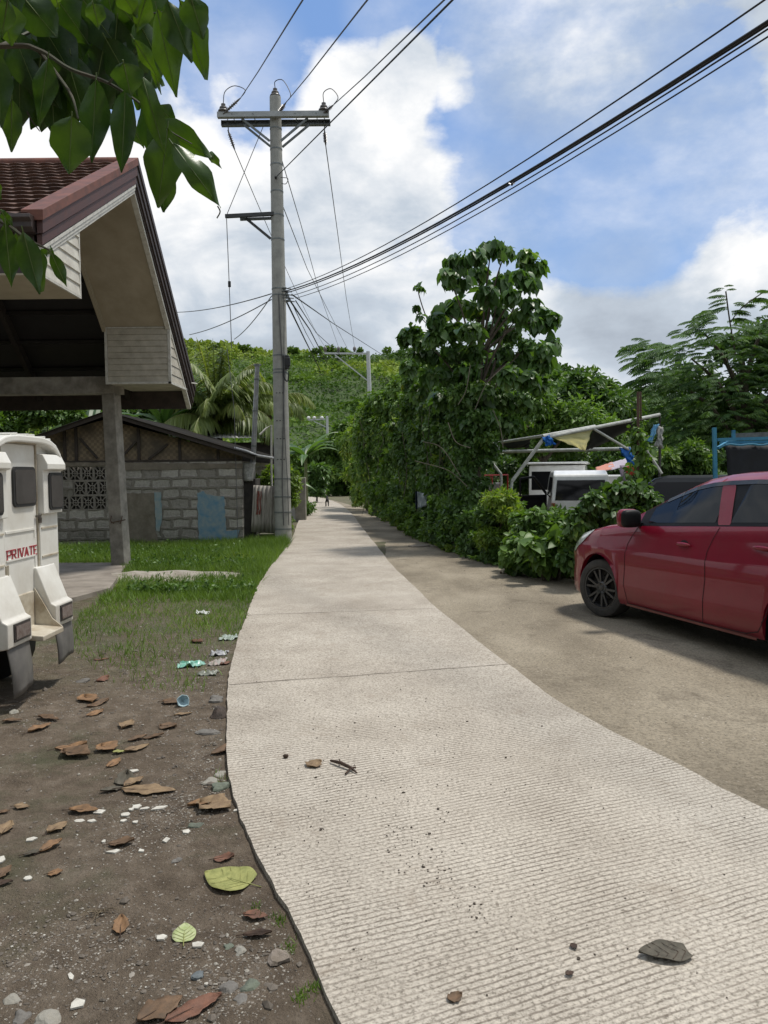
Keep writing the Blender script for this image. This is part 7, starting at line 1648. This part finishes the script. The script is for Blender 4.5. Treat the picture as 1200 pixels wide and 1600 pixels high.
# ================================================================== LEAVES ON THE GROUND
def litmat(name, c, c2, rough=.7): return mat(name, c, rough, c2=c2, scale=28, bump=.35, bscale=60, spec=.3)
LC = {'brown': litmat('leaf_brown', (.17, .105, .062), (.09, .06, .038)), 'orange': litmat('leaf_orange', (.27, .155, .078), (.15, .09, .05)), 'tan': litmat('leaf_tan', (.27, .19, .11), (.15, .10, .06)),
      'green': litmat('leaf_palegreen', (.30, .36, .15), (.42, .44, .26)), 'yell': litmat('leaf_yellowgreen', (.31, .31, .11), (.20, .21, .07)), 'grey': litmat('leaf_grey', (.105, .092, .070), (.060, .054, .040)), 'dark': litmat('leaf_darkbrown', (.07, .042, .028), (.035, .022, .016)), 'red': litmat('leaf_redbrown', (.20, .095, .062), (.11, .06, .042))}
def fallen(label, a, b_, wr, c, curl=.5, heart=False, lane=False, stalk=0.25, lift=.006, group='fallen leaves'):
    if not heart: wr = wr*1.25; curl *= 1.2
    """leaf lying from pixel a (stalk) to pixel b (tip)"""
    if lane: A = G(*a); B = G(*b_); z0 = .046
    else: A = GS(*a); B = GS(*b_); z0 = 0
    L = (B-A).length; ax = (B-A).normalized(); up = Vector((0, 0, 1)); s = ax.cross(up).normalized(); sd_ = (a[0]*13+a[1]*7) % 97
    t_ = thing('fallen_leaf', label, 'leaf', (A.x, A.y, soil(A.x, A.y) if not lane else gz(A.y)+z0), group)
    rows = []; nr = 12
    for i in range(nr+1):
        f = i/nr
        if heart: w_ = wr*L*.5*(1.0 if f == 0 else 1)*max(.02, (math.sin(math.pi*min(1, .16+f*.84))**.8)*(1.15-.25*f))
        else: w_ = wr*L*.5*max(.02, math.sin(math.pi*min(1, f**.85))**.8)
        r = []
        for k in (-1, -.6, -.25, 0, .25, .6, 1):
            q = A+ax*L*f+s*w_*k; base = (gz(q.y)+z0) if lane else soil(q.x, q.y)
            h = lift+L*curl*(.10*abs(k)**1.6*(1+.5*math.sin(sd_+f*4))+.06*math.sin(math.pi*f)*math.sin(sd_)+.05*f*f*(1+math.cos(sd_)))+.020*L*math.sin(f*11+k*4+sd_)*(.4+curl)*math.sin(f*3+.2)
            edge = 1+((.13*math.sin(f*19+sd_*2+k*3)+.09*math.sin(f*43+sd_)) if abs(k) == 1 and not heart else 0); q = A+ax*L*f+s*w_*k*edge
            r.append((q.x, q.y, base+max(.002, h)))
        rows.append(r)
    MB().grid(rows).build('blade', LC[c], t_, smooth=True, ang=180, solid=.0012)
    st = MB(); st.tube([A-ax*L*stalk+Vector((0, 0, .006)), A+Vector((0, 0, lift+.002)), A+ax*L*.5+Vector((0, 0, lift+.003+L*curl*.03))], [.0018, .0016, .0008], 5); st.build('stalk', LC['yell' if heart and c != 'grey' else 'dark'], t_, smooth=True)
    if heart:
        vn = MB()
        for f, g_ in ((.05, .30), (.2, .48), (.4, .66), (.58, .8)):
            for sg in (-1, 1):
                pts = []
                for u_ in (0, .5, .92):
                    ff = lerp(f, g_, u_); k = sg*u_; w_ = wr*L*.5*max(.02, (math.sin(math.pi*min(1, .16+ff*.84))**.8)*(1.15-.25*ff)); q = A+ax*L*ff+s*w_*k; base = (gz(q.y)+z0) if lane else soil(q.x, q.y)
                    h = lift+L*curl*(.10*abs(k)**1.6*(1+.5*math.sin(sd_+ff*4))+.06*math.sin(math.pi*ff)*math.sin(sd_)+.05*ff*ff*(1+math.cos(sd_)))+.012*L*math.sin(ff*14+k*5+sd_)*(.4+curl); pts.append((q.x, q.y, base+max(.002, h)+.0012))
                vn.tube(pts, .0008, 4)
        vn.build('veins', LC['yell'] if c != 'grey' else LC['dark'], t_)
    return t_
FL = [
 ('large yellow green heart shaped leaf lying near the lane edge', (390, 1384), (320, 1367), .78, 'yell', .35, True, False),
 ('small pale green heart shaped leaf on the bare dirt', (287, 1474), (289, 1446), .66, 'green', .25, True, False),
 ('big dry grey brown leaf with long stalk lying on the lane at lower right', (1075, 1512), (998, 1518), .62, 'grey', .5, True, True),
 ('small curled orange brown leaf standing near the pale green leaf', (188, 1462), (190, 1437), .45, 'orange', .8, False, False),
 ('reddish brown leaf right below the yellow green heart shaped leaf', (380, 1432), (418, 1436), .42, 'red', .5, False, False),
 ('dark narrow curled leaf under the reddish one beside the lane', (380, 1464), (425, 1462), .28, 'dark', .6, False, False),
 ('red brown curled leaf just above the yellow green heart shaped leaf', (334, 1345), (366, 1342), .55, 'red', 1.0, False, False),
 ('large brown leaf at the bottom edge, left of a pair', (215, 1600), (285, 1562), .55, 'brown', .4, False, False),
 ('long red brown leaf at the bottom edge, right of a pair', (258, 1600), (346, 1560), .34, 'red', .4, False, False),
 ('big ragged tan leaf, right half of the double leaf by the lane', (312, 1258), (360, 1268), .6, 'tan', .7, False, False),
 ('orange brown leaf joined to the ragged tan leaf by the lane', (293, 1262), (338, 1256), .3, 'orange', .6, False, False),
 ('brown leaf straddling the lane edge with its tip on the concrete', (330, 1181), (381, 1165), .32, 'brown', .4, False, False),
 ('wide pale brown trampled leaf below the star shaped cluster', (190, 1235), (275, 1238), .34, 'tan', .15, False, False),
 ('grey brown leaf forming the left arm of a star shaped cluster', (192, 1232), (157, 1240), .42, 'grey', .6, False, False),
 ('grey brown leaf forming the right arm of a star shaped cluster', (194, 1232), (224, 1219), .42, 'tan', .7, False, False),
 ('small upright grey leaf at the top of a star shaped cluster', (193, 1230), (198, 1212), .5, 'grey', 1.0, False, False),
 ('orange brown leaf lying alone right of the pale chips', (108, 1268), (153, 1270), .36, 'orange', .5, False, False),
 ('tan round leaf at the left on bare dirt', (22, 1262), (46, 1263), .6, 'tan', .6, False, False),
 ('small brown leaf at the left picture edge above the yellow brown one', (-4, 1271), (15, 1270), .5, 'brown', .6, False, False),
 ('brown curled leaf in the middle of the dirt above the bare patch', (170, 1322), (210, 1318), .5, 'brown', .9, False, False),
 ('orange topped leaf leaning over a grey one at the left', (62, 1334), (97, 1318), .35, 'orange', .8, False, False),
 ('grey leaf below the orange topped leaning leaf', (36, 1338), (66, 1332), .4, 'grey', .6, False, False),
 ('small yellowish brown leaf on the bare dirt at left', (74, 1368), (98, 1364), .75, 'orange', .5, False, False),
 ('brown leaf cut by the left picture edge, upper of a pair', (-12, 1378), (18, 1358), .5, 'brown', .6, False, False),
 ('dark brown leaf cut by the left picture edge, lower of a pair', (-12, 1386), (20, 1380), .4, 'dark', .7, False, False),
 ('tan leaf with bent tip left of the pale chips', (74, 1304), (105, 1288), .5, 'tan', .6, False, False),
 ('thin leaf standing at the left picture edge', (2, 1306), (18, 1288), .4, 'tan', .6, False, False),
 ('orange tan leaf pointing left among the upper leaves', (44, 1146), (80, 1133), .38, 'orange', .5, False, False),
 ('brown leaf right of the orange tan leaf pointing left', (60, 1122), (92, 1128), .3, 'brown', .5, False, False),
 ('dull leaf at the left picture edge below the nearer mud flap', (4, 1129), (34, 1127), .3, 'brown', .5, False, False),
 ('large brown leaf in the pile, upper one', (86, 1172), (136, 1164), .34, 'orange', .6, False, False),
 ('darker brown leaf in the pile, lower one', (98, 1176), (140, 1186), .5, 'brown', .7, False, False),
 ('orange leaf curled up at the left of the middle cluster', (158, 1168), (178, 1176), .8, 'orange', .9, False, False),
 ('mustard leaf in the centre of the middle cluster', (176, 1178), (196, 1176), .45, 'yell', .6, False, False),
 ('pale brown leaf at the right of the middle cluster', (194, 1176), (233, 1166), .38, 'tan', .5, False, False),
 ('golden leaf just below the middle cluster', (168, 1200), (188, 1188), .45, 'orange', .5, False, False),
 ('brown leaf with pale left half above the middle cluster', (200, 1160), (230, 1152), .35, 'brown', .6, False, False),
 ('narrow brown leaf pointing right above the middle cluster', (224, 1156), (256, 1150), .3, 'brown', .6, False, False),
 ('golden tan leaf in the dirt centre', (190, 1140), (207, 1128), .5, 'tan', .6, False, False),
 ('small orange leaf of the trio near the jeep, topmost', (132, 1090), (144, 1100), .6, 'orange', .8, False, False),
 ('long narrow brown leaf of the trio near the jeep', (136, 1106), (170, 1096), .3, 'brown', .6, False, False),
 ('pale orange leaf of the trio near the jeep, lowest', (136, 1120), (162, 1112), .4, 'orange', .5, False, False),
 ('dark brown curled leaf above the trio near the jeep', (152, 1066), (170, 1060), .5, 'red', .9, False, False),
 ('flat brown leaf on the mossy dirt below the grass', (146, 1032), (170, 1031), .28, 'red', .4, False, False),
 ('rounded brown leaf left of the stone by the lane', (250, 1136), (276, 1137), .7, 'brown', .9, False, False),
 ('flat brown leaf beside the pale blue cup', (254, 1098), (282, 1100), .5, 'brown', .5, False, False),
 ('brown leaf under the pale blue cup', (272, 1120), (300, 1116), .3, 'tan', .5, False, False),
 ('reddish scrap of leaf beside the upper rubbish', (344, 1040), (360, 1036), .6, 'red', .8, False, False),
 ('small brown leaf by the grass edge', (300, 1002), (316, 1006), .5, 'red', .6, False, False),
 ('crumpled tan leaf on the upper lane', (480, 1214), (502, 1206), .8, 'tan', .9, False, True),
 ('small dark seed like leaf on the lane at the bottom', (893, 1500), (900, 1508), .7, 'dark', .6, False, True),
 ('second small dark leaf on the lane just below the seed like one', (884, 1550), (896, 1546), .6, 'dark', .6, False, True),
 ('brown crumpled leaf on the lane at the bottom edge', (700, 1590), (722, 1582), .7, 'brown', .8, False, True),
]
for (lb, a, b_, wr_, c, cu, he, ln_) in FL: fallen(lb, a, b_, wr_, c, cu, he, ln_)
# twig on the lane
def onlane(px, py, dz=.05): p = G(px, py); return Vector((p.x, p.y, gz(p.y)+dz))
def onsoil(px, py, dz=.004): p = GS(px, py); return Vector((p.x, p.y, p.z+dz))
mb = MB(); mb.tube([onlane(517, 1206, .058), onlane(532, 1212, .066), onlane(548, 1218, .060), onlane(558, 1224, .052)], [.006, .009, .008, .003], 6); mb.tube([onlane(530, 1203, .056), onlane(533, 1212, .066)], .003, 5); mb.tube([onlane(540, 1226, .053), onlane(550, 1218, .06), onlane(556, 1216, .054)], .005, 5)
tag(mb.build('twig', LC['dark'], None, smooth=True), 'dark broken twig lying on the lane', 'twig')
mb = MB(); mb.ell(onlane(447, 1198, .056), (.016, .012, .009), 8, 5, jit=.2); tag(mb.build('clod', LC['dark'], None, smooth=True), 'dark clod of soil on the lane beside the twig', 'clod')
# dry grass tuft
mb = MB(); c = onsoil(158, 1424, 0)
for k in range(16):
    a = random.uniform(-2.9, .3); L = random.uniform(.04, .10); mb.tube([c+Vector((random.uniform(-.01, .01), random.uniform(-.01, .01), 0)), c+Vector((math.cos(a)*L*.6, math.sin(a)*L*.5, .018)), c+Vector((math.cos(a)*L, math.sin(a)*L, .003))], [.0012, .001, .0006], 4)
tag(mb.build('dry_tuft', mat('straw', (.16, .125, .08), .8), None), 'dry flattened grass tuft on the bare dirt', 'grass tuft')
# stones
def stone(label, px, py, wpx, c, c2, flat=.45, ratio=1.3, ang=0, cat='stone', group='stones in the dirt'):
    p = onsoil(px, py, 0); s = wpx/2*p.y/FPX; mb = MB(); n_u, n_v = 12, 8; mb.ell((p.x, p.y, p.z+s*flat*.1), (s, s/ratio*1.3, s*flat), n_u, n_v, Matrix.Rotation(ang, 3, 'Z'))
    sd_ = random.random()*50
    mb.v = [tuple(Vector(v)+(Vector(v)-p)*.75*noise.noise(Vector(v)/s*1.1+Vector((sd_, 0, 0)))) for v in mb.v]
    o = mb.build('stone', mat('stone_'+c[0], c[1], .85, c2=c2, scale=25, bump=.5, bscale=80), None, smooth=True, ang=24); return tag(o, label, cat, group)
GREY = ('grey', (.17, .16, .145)); PALE = ('pale', (.27, .25, .21)); BLUE = ('blue', (.13, .15, .155)); BRN = ('brown', (.16, .13, .10)); GRN = ('green', (.14, .16, .12)); WHT = ('white', (.60, .58, .52))
for a in [('round blue grey pebble on the dirt', 310, 1527, 17, BLUE, (.09, .10, .11), .5, 1.1), ('pinkish angular stone by the lane edge near the bottom', 437, 1496, 32, BRN, (.26, .22, .19), .7, 1.1), ('flat green grey stone near the bottom, widest of its cluster', 389, 1542, 36, GRN, (.09, .10, .08), .3, 2), ('grey stone left of the flat green one', 355, 1545, 28, GREY, (.11, .10, .09), .4, 1.3), ('half buried grey stone below the flat green one', 376, 1563, 22, GREY, (.11, .10, .09), .3, 1.2),
          ('small pale stone above the flat green one', 376, 1487, 20, PALE, (.25, .24, .21), .5, 1.2), ('greyish green stone beside the small pale one', 357, 1480, 16, GRN, (.09, .10, .08), .4, 1.3), ('pale grey stone at the bottom left corner', 34, 1590, 30, GREY, (.11, .10, .09), .4, 1.2), ('large dirty white stone on the bottom edge at left', 72, 1598, 44, PALE, (.25, .24, .21), .4, 1.5), ('cream stone above the pale grey stone at left', 18, 1563, 26, PALE, (.25, .24, .21), .4, 1.4),
          ('long embedded slab shaped stone beside the lane', 322, 1144, 44, GREY, (.11, .10, .09), .25, 2.4), ('pale stone at the lane edge above the yellow leaf', 346, 1210, 22, PALE, (.25, .24, .21), .4, 1.2), ('angular pale stone next to the one at the lane edge', 330, 1222, 26, PALE, (.25, .24, .21), .3, 1.5), ('mossy rock tucked against the lane edge', 345, 1230, 30, GRN, (.09, .10, .08), .4, 1.2),
          ('greenish flat stone right of the pale chips', 306, 1290, 22, GRN, (.09, .10, .08), .3, 1.6), ('dark brown rock at the lane edge beside the rubbish', 342, 1118, 28, ('dark', (.07, .05, .04)), (.03, .025, .02), .8, 1.1), ('grey lump by the lane above the brown rock', 338, 1095, 30, GREY, (.11, .10, .09), .4, 1.6), ('small grey stone in the middle of the dirt', 276, 1345, 14, GREY, (.11, .10, .09), .4, 1.2), ('flat grey stone beside the mossy dirt', 130, 1065, 24, GREY, (.11, .10, .09), .3, 1.5), ('small white pebble at left', 20, 1114, 14, PALE, (.25, .24, .21), .5, 1.2)]: stone(*a)
# pale broken chips
CG = 'pale tile and plaster chips'
def chip(px, py, w_, h, ang, label):
    p = onsoil(px, py, 0); s = w_/2*p.y/FPX; q = h/2*p.y/FPX*2.0; pts = []; k = random.randint(4, 6)
    for i in range(k): t_ = 2*math.pi*i/k+random.uniform(-.3, .3); r = random.uniform(.75, 1.1); x, y = s*r*math.cos(t_), q*r*math.sin(t_); pts.append((p.x+x*math.cos(ang)-y*math.sin(ang), p.y+x*math.sin(ang)+y*math.cos(ang), p.z+.001))
    tag(MB().prism(pts, (random.uniform(-.001, .001), 0, .006)).build('chip', mat('chip_white', (.58, .56, .50), .8, c2=(.38, .355, .31), scale=30), None), label, 'chip', CG)
for a in [(212, 1262, 18, 9, .2, 'pale chip at the top of the broken chip pile'), (196, 1274, 20, 8, .1, 'broad pale chip in the middle of the chip pile'), (155, 1270, 22, 12, .5, 'pale chip just right of the lone orange leaf'), (248, 1264, 34, 7, .6, 'longest pale chip at the right end of the chip pile'), (124, 1284, 20, 7, .1, 'pale chip at the left end of the chip pile'), (144, 1284, 14, 6, .1, 'small chip second from the left in the chip pile'),
          (205, 1266, 10, 5, 0, 'tiny chip in the upper chip pile'), (226, 1265, 16, 5, .3, 'thin chip between the top chip and the longest chip'), (192, 1284, 14, 5, .1, 'small chip under the broad middle chip'), (211, 1286, 12, 5, 0, 'small chip at the lower right of the chip pile'), (291, 1301, 14, 9, .3, 'lone pale chip between the pile and the lane'), (260, 1314, 16, 9, .4, 'lone pale chip below the chip pile'), (221, 1331, 9, 8, .7, 'small square chip on the dirt'),
          (178, 1332, 28, 6, .2, 'thin white chip under the brown curled leaf'), (163, 1316, 7, 5, 0, 'tiny white chip left of the brown curled leaf'), (49, 1313, 24, 7, .3, 'white chip below the tan bent leaf at left'), (44, 1374, 14, 8, .3, 'grey white chip near the yellowish leaf'), (309, 1478, 20, 9, .3, 'white chip beside the small pale green leaf'), (252, 1467, 18, 8, .3, 'white chip left of the small pale green leaf'), (122, 1571, 28, 14, .6, 'large white wedge shaped chip near the bottom'),
          (111, 1528, 12, 10, .5, 'white chip above the wedge shaped one'), (146, 1613, 10, 5, 0, 'tiny chip near the bottom edge'), (368, 1268, 12, 4, 1.0, 'small white stick like chip at the lane edge'), (303, 1257, 8, 4, 0, 'tiny white chip above the ragged tan leaf, left'), (316, 1256, 8, 4, 0, 'tiny white chip above the ragged tan leaf, right'), (2, 1345, 12, 14, .3, 'white chip at the left picture edge'), (206, 1206, 26, 6, .1, 'flat white chip under the pale brown leaf of the middle cluster'), (322, 1540, 8, 5, 0, 'tiny chip beside the blue grey pebble')]: chip(*a)
# rubbish
def crumple(name, label, px, py, wpx, hpx, m, cat, amp=.4, up=.25):
    p = onsoil(px, py, 0); s = wpx/2*p.y/FPX; q = hpx/2*p.y/FPX*2.6; rows = []; sd_ = random.random()*40
    for i in range(13):
        r = []
        for j in range(15):
            u_, v_ = j/14*2-1, i/12*2-1; k = 1+.35*noise.noise(Vector((math.atan2(v_, u_)*1.6, sd_, 0))); x, y = p.x+u_*s*k, p.y+v_*q*k
            r.append((x, y, soil(x, y)+.003+s*up*abs(noise.noise(Vector((u_*2.5, v_*2.5, sd_))))*2+s*amp*.3*max(0, 1-u_*u_-v_*v_)))
        rows.append(r)
    return tag(MB().grid(rows).build(name, m, None, smooth=True, ang=60, solid=.001), label, cat, 'rubbish on the verge')
crumple('plastic_bag', 'crumpled sea green plastic bag on the dirt beside the lane', 300, 1041, 40, 13, mat('green_plastic', (.10, .36, .26), .3, c2=(.30, .48, .42), scale=20), 'plastic bag')
crumple('plastic_bag', 'clear whitish plastic scrap at the edge of the grass by the lane', 357, 998, 26, 12, mat('clear_plastic', (.42, .46, .42), .25, c2=(.20, .25, .20), scale=25), 'plastic bag')
crumple('wrapper', 'white and dark crushed wrapper above the green plastic bag', 342, 1022, 28, 10, mat('wrapper_white', (.52, .52, .52), .35, c2=(.12, .12, .13), scale=22), 'wrapper')
crumple('wrapper', 'faded pinkish wrapper right of the green plastic bag', 340, 1036, 26, 12, mat('wrapper_pink', (.38, .27, .24), .4, c2=(.30, .32, .29), scale=22), 'wrapper')
crumple('wrapper', 'small white paper in the grass', 316, 959, 22, 6, mat('paper', (.62, .63, .62), .6, c2=(.45, .46, .45)), 'paper')
crumple('wrapper', 'flattened greyish plastic between the green bag and the lane', 325, 1054, 30, 8, mat('grey_plastic', (.30, .31, .27), .4, c2=(.16, .17, .14), scale=20), 'wrapper')
cup = thing('cup', 'crushed pale blue plastic cup lying on the dirt', 'cup', onsoil(288, 1102, 0), 'rubbish on the verge')
p = onsoil(288, 1102, 0); s = 10*p.y/FPX; mb = MB(); mb.lathe(p+Vector((-.01, 0, s*.75)), (.35, -.9, .25), [(-s*.8, s*.62), (-s*.8, s*.70), (s*.6, s*.92), (s*.75, s*.98), (s*.78, s*.90), (s*.5, s*.80), (-s*.7, s*.02)], 18)
mb.v = [(x+.25*s*noise.noise(Vector((x*60, y*60, z*60))), y, z+.2*s*noise.noise(Vector((z*50, x*50, 3)))) for x, y, z in mb.v]; mb.build('shell', mat('blue_plastic', (.48, .60, .63), .3, c2=(.36, .50, .56), scale=30), cup, smooth=True)
# broken pale pipe piece on the right verge
pi_ = thing('pipe_piece', 'short pale broken pipe lying on dry debris at the right verge', 'pipe', (0, 0, 0)); p = G(797, 890); pi_.location = Vector((p.x, p.y, gz(p.y)))
mb = MB(); mb.tube([AZ(784, 893, .05+gz(p.y)), AZ(804, 891, .05+gz(p.y))], .035, 10); mb.build('pipe', mat('pale_pipe', (.46, .42, .34), .6, c2=(.25, .22, .17), scale=20), pi_, smooth=True)
mb = MB(); mb.tube([AZ(782, 895, .03+gz(p.y)), AZ(795, 893, .04+gz(p.y))], .022, 8); mb.build('debris', LC['dark'], pi_)
# white tarpaulin sign in the shrubs
sg = thing('sign', 'white and dark blue sheet sign half hidden in the vines', 'sign', AY(662, 790, 18.7)); 
cloth('panel', '', [AY(652, 768, 18.7), AY(668, 773, 18.75), AY(667, 790, 18.7), AY(652, 795, 18.7)], mat('white_sign', (.55, .60, .62), .5, c2=(.30, .36, .42), scale=6), 0, 8, .03, par=sg)
cloth('side_panel', '', [AY(649, 768, 18.65), AY(652, 768, 18.7), AY(652, 796, 18.7), AY(649, 795, 18.65)], mat('navy_sign', (.02, .03, .06), .5), 0, 4, .01, par=sg)
mb = MB(); mb.tube([AY(651, 768, 18.72), Vector((AY(651, 768, 18.72).x, 18.72, gz(15)-.1))], .015, 6); mb.build('stake', M_WOOD, sg)
# small broken concrete piece on the far right edge of the road
p = G(655, 855); tag(MB().box((p.x, p.y, gz(p.y)+.02), (.42, .22, .04), Matrix.Rotation(.4, 3, 'Z')).build('concrete_scrap', M_SLAB, None, bevel=.01), 'flat pale strip of broken concrete at the right road edge', 'concrete piece')
# dark insect hovering against the sky
bg_ = thing('insect', 'tiny dark insect hovering in the blue sky', 'insect', AY(800, 288, 2.2)); q = AY(800, 288, 2.2)
mb = MB(); mb.ell(q, (.0032, .0052, .0040), 10, 8); mb.ell(q+Vector((.001, -.004, .002)), (.002, .002, .002), 8, 6); mb.build('body', mat('insect_black', (.03, .03, .035), .5), bg_, smooth=True)
for s in (-1, 1):
    mb = MB(); mb.add([q, q+Vector((s*.008, .003, .006)), q+Vector((s*.009, .000, .002)), q+Vector((s*.004, -.002, -.001))], [(0, 1, 2, 3)]); mb.build('wing', mat('wing', (.22, .22, .24), .3), bg_, solid=.0002)

# ================================================================== DOG
def dog():
    b = G(511, 793); b.z = gz(b.y)+.046; s = .82
    d = thing('dog', 'black dog walking away down the middle of the concrete lane', 'dog', b)
    # y forward (away), x right
    J = {'hip': (0, -.05, .46), 'belly': (0, .12, .45), 'chest': (0, .34, .46), 'neck': (0, .44, .56), 'head': (-.02, .52, .64), 'muz': (-.05, .62, .61),
         'tail1': (0, -.14, .52), 'tail2': (.03, -.22, .62), 'tail3': (.05, -.20, .70),
         'lk': (-.075, -.03, .32), 'lh': (-.08, -.14, .16), 'lf': (-.08, -.08, .02), 'rk': (.075, .03, .32), 'rh': (.08, -.04, .17), 'rf': (.08, .04, .02),
         'ls': (-.075, .34, .34), 'le': (-.08, .30, .20), 'lp': (-.08, .36, .02), 'rs': (.075, .34, .34), 're': (.08, .36, .19), 'rp': (.08, .28, .02),
         'earl': (-.06, .50, .72), 'earr': (.03, .50, .72)}
    R_ = {'hip': .10, 'belly': .095, 'chest': .115, 'neck': .075, 'head': .07, 'muz': .03, 'tail1': .03, 'tail2': .02, 'tail3': .012, 'lk': .05, 'lh': .024, 'lf': .026, 'rk': .05, 'rh': .024, 'rf': .026, 'ls': .045, 'le': .028, 'lp': .026, 'rs': .045, 're': .028, 'rp': .026, 'earl': .014, 'earr': .014}
    E = [('hip', 'belly'), ('belly', 'chest'), ('chest', 'neck'), ('neck', 'head'), ('head', 'muz'), ('hip', 'tail1'), ('tail1', 'tail2'), ('tail2', 'tail3'), ('hip', 'lk'), ('lk', 'lh'), ('lh', 'lf'), ('hip', 'rk'), ('rk', 'rh'), ('rh', 'rf'), ('chest', 'ls'), ('ls', 'le'), ('le', 'lp'), ('chest', 'rs'), ('rs', 're'), ('re', 'rp'), ('head', 'earl'), ('head', 'earr')]
    ks = list(J); me = bpy.data.meshes.new('body'); me.from_pydata([tuple(v*s for v in J[k]) for k in ks], [(ks.index(a), ks.index(c)) for a, c in E], [])
    o = bpy.data.objects.new('body', me); COL.objects.link(o); o.parent = d
    o.modifiers.new('skin', 'SKIN')
    if not me.skin_vertices:
        bm_ = bmesh.new(); bm_.from_mesh(me); bm_.verts.layers.skin.verify(); bm_.to_mesh(me); bm_.free()
    for i, k in enumerate(ks): me.skin_vertices[0].data[i].radius = (R_[k]*s, R_[k]*s)
    me.skin_vertices[0].data[0].use_root = True
    ss = o.modifiers.new('sub', 'SUBSURF'); ss.levels = 1; ss.render_levels = 2
    me.materials.append(mat('black_fur', (.018, .016, .015), .8))
dog()
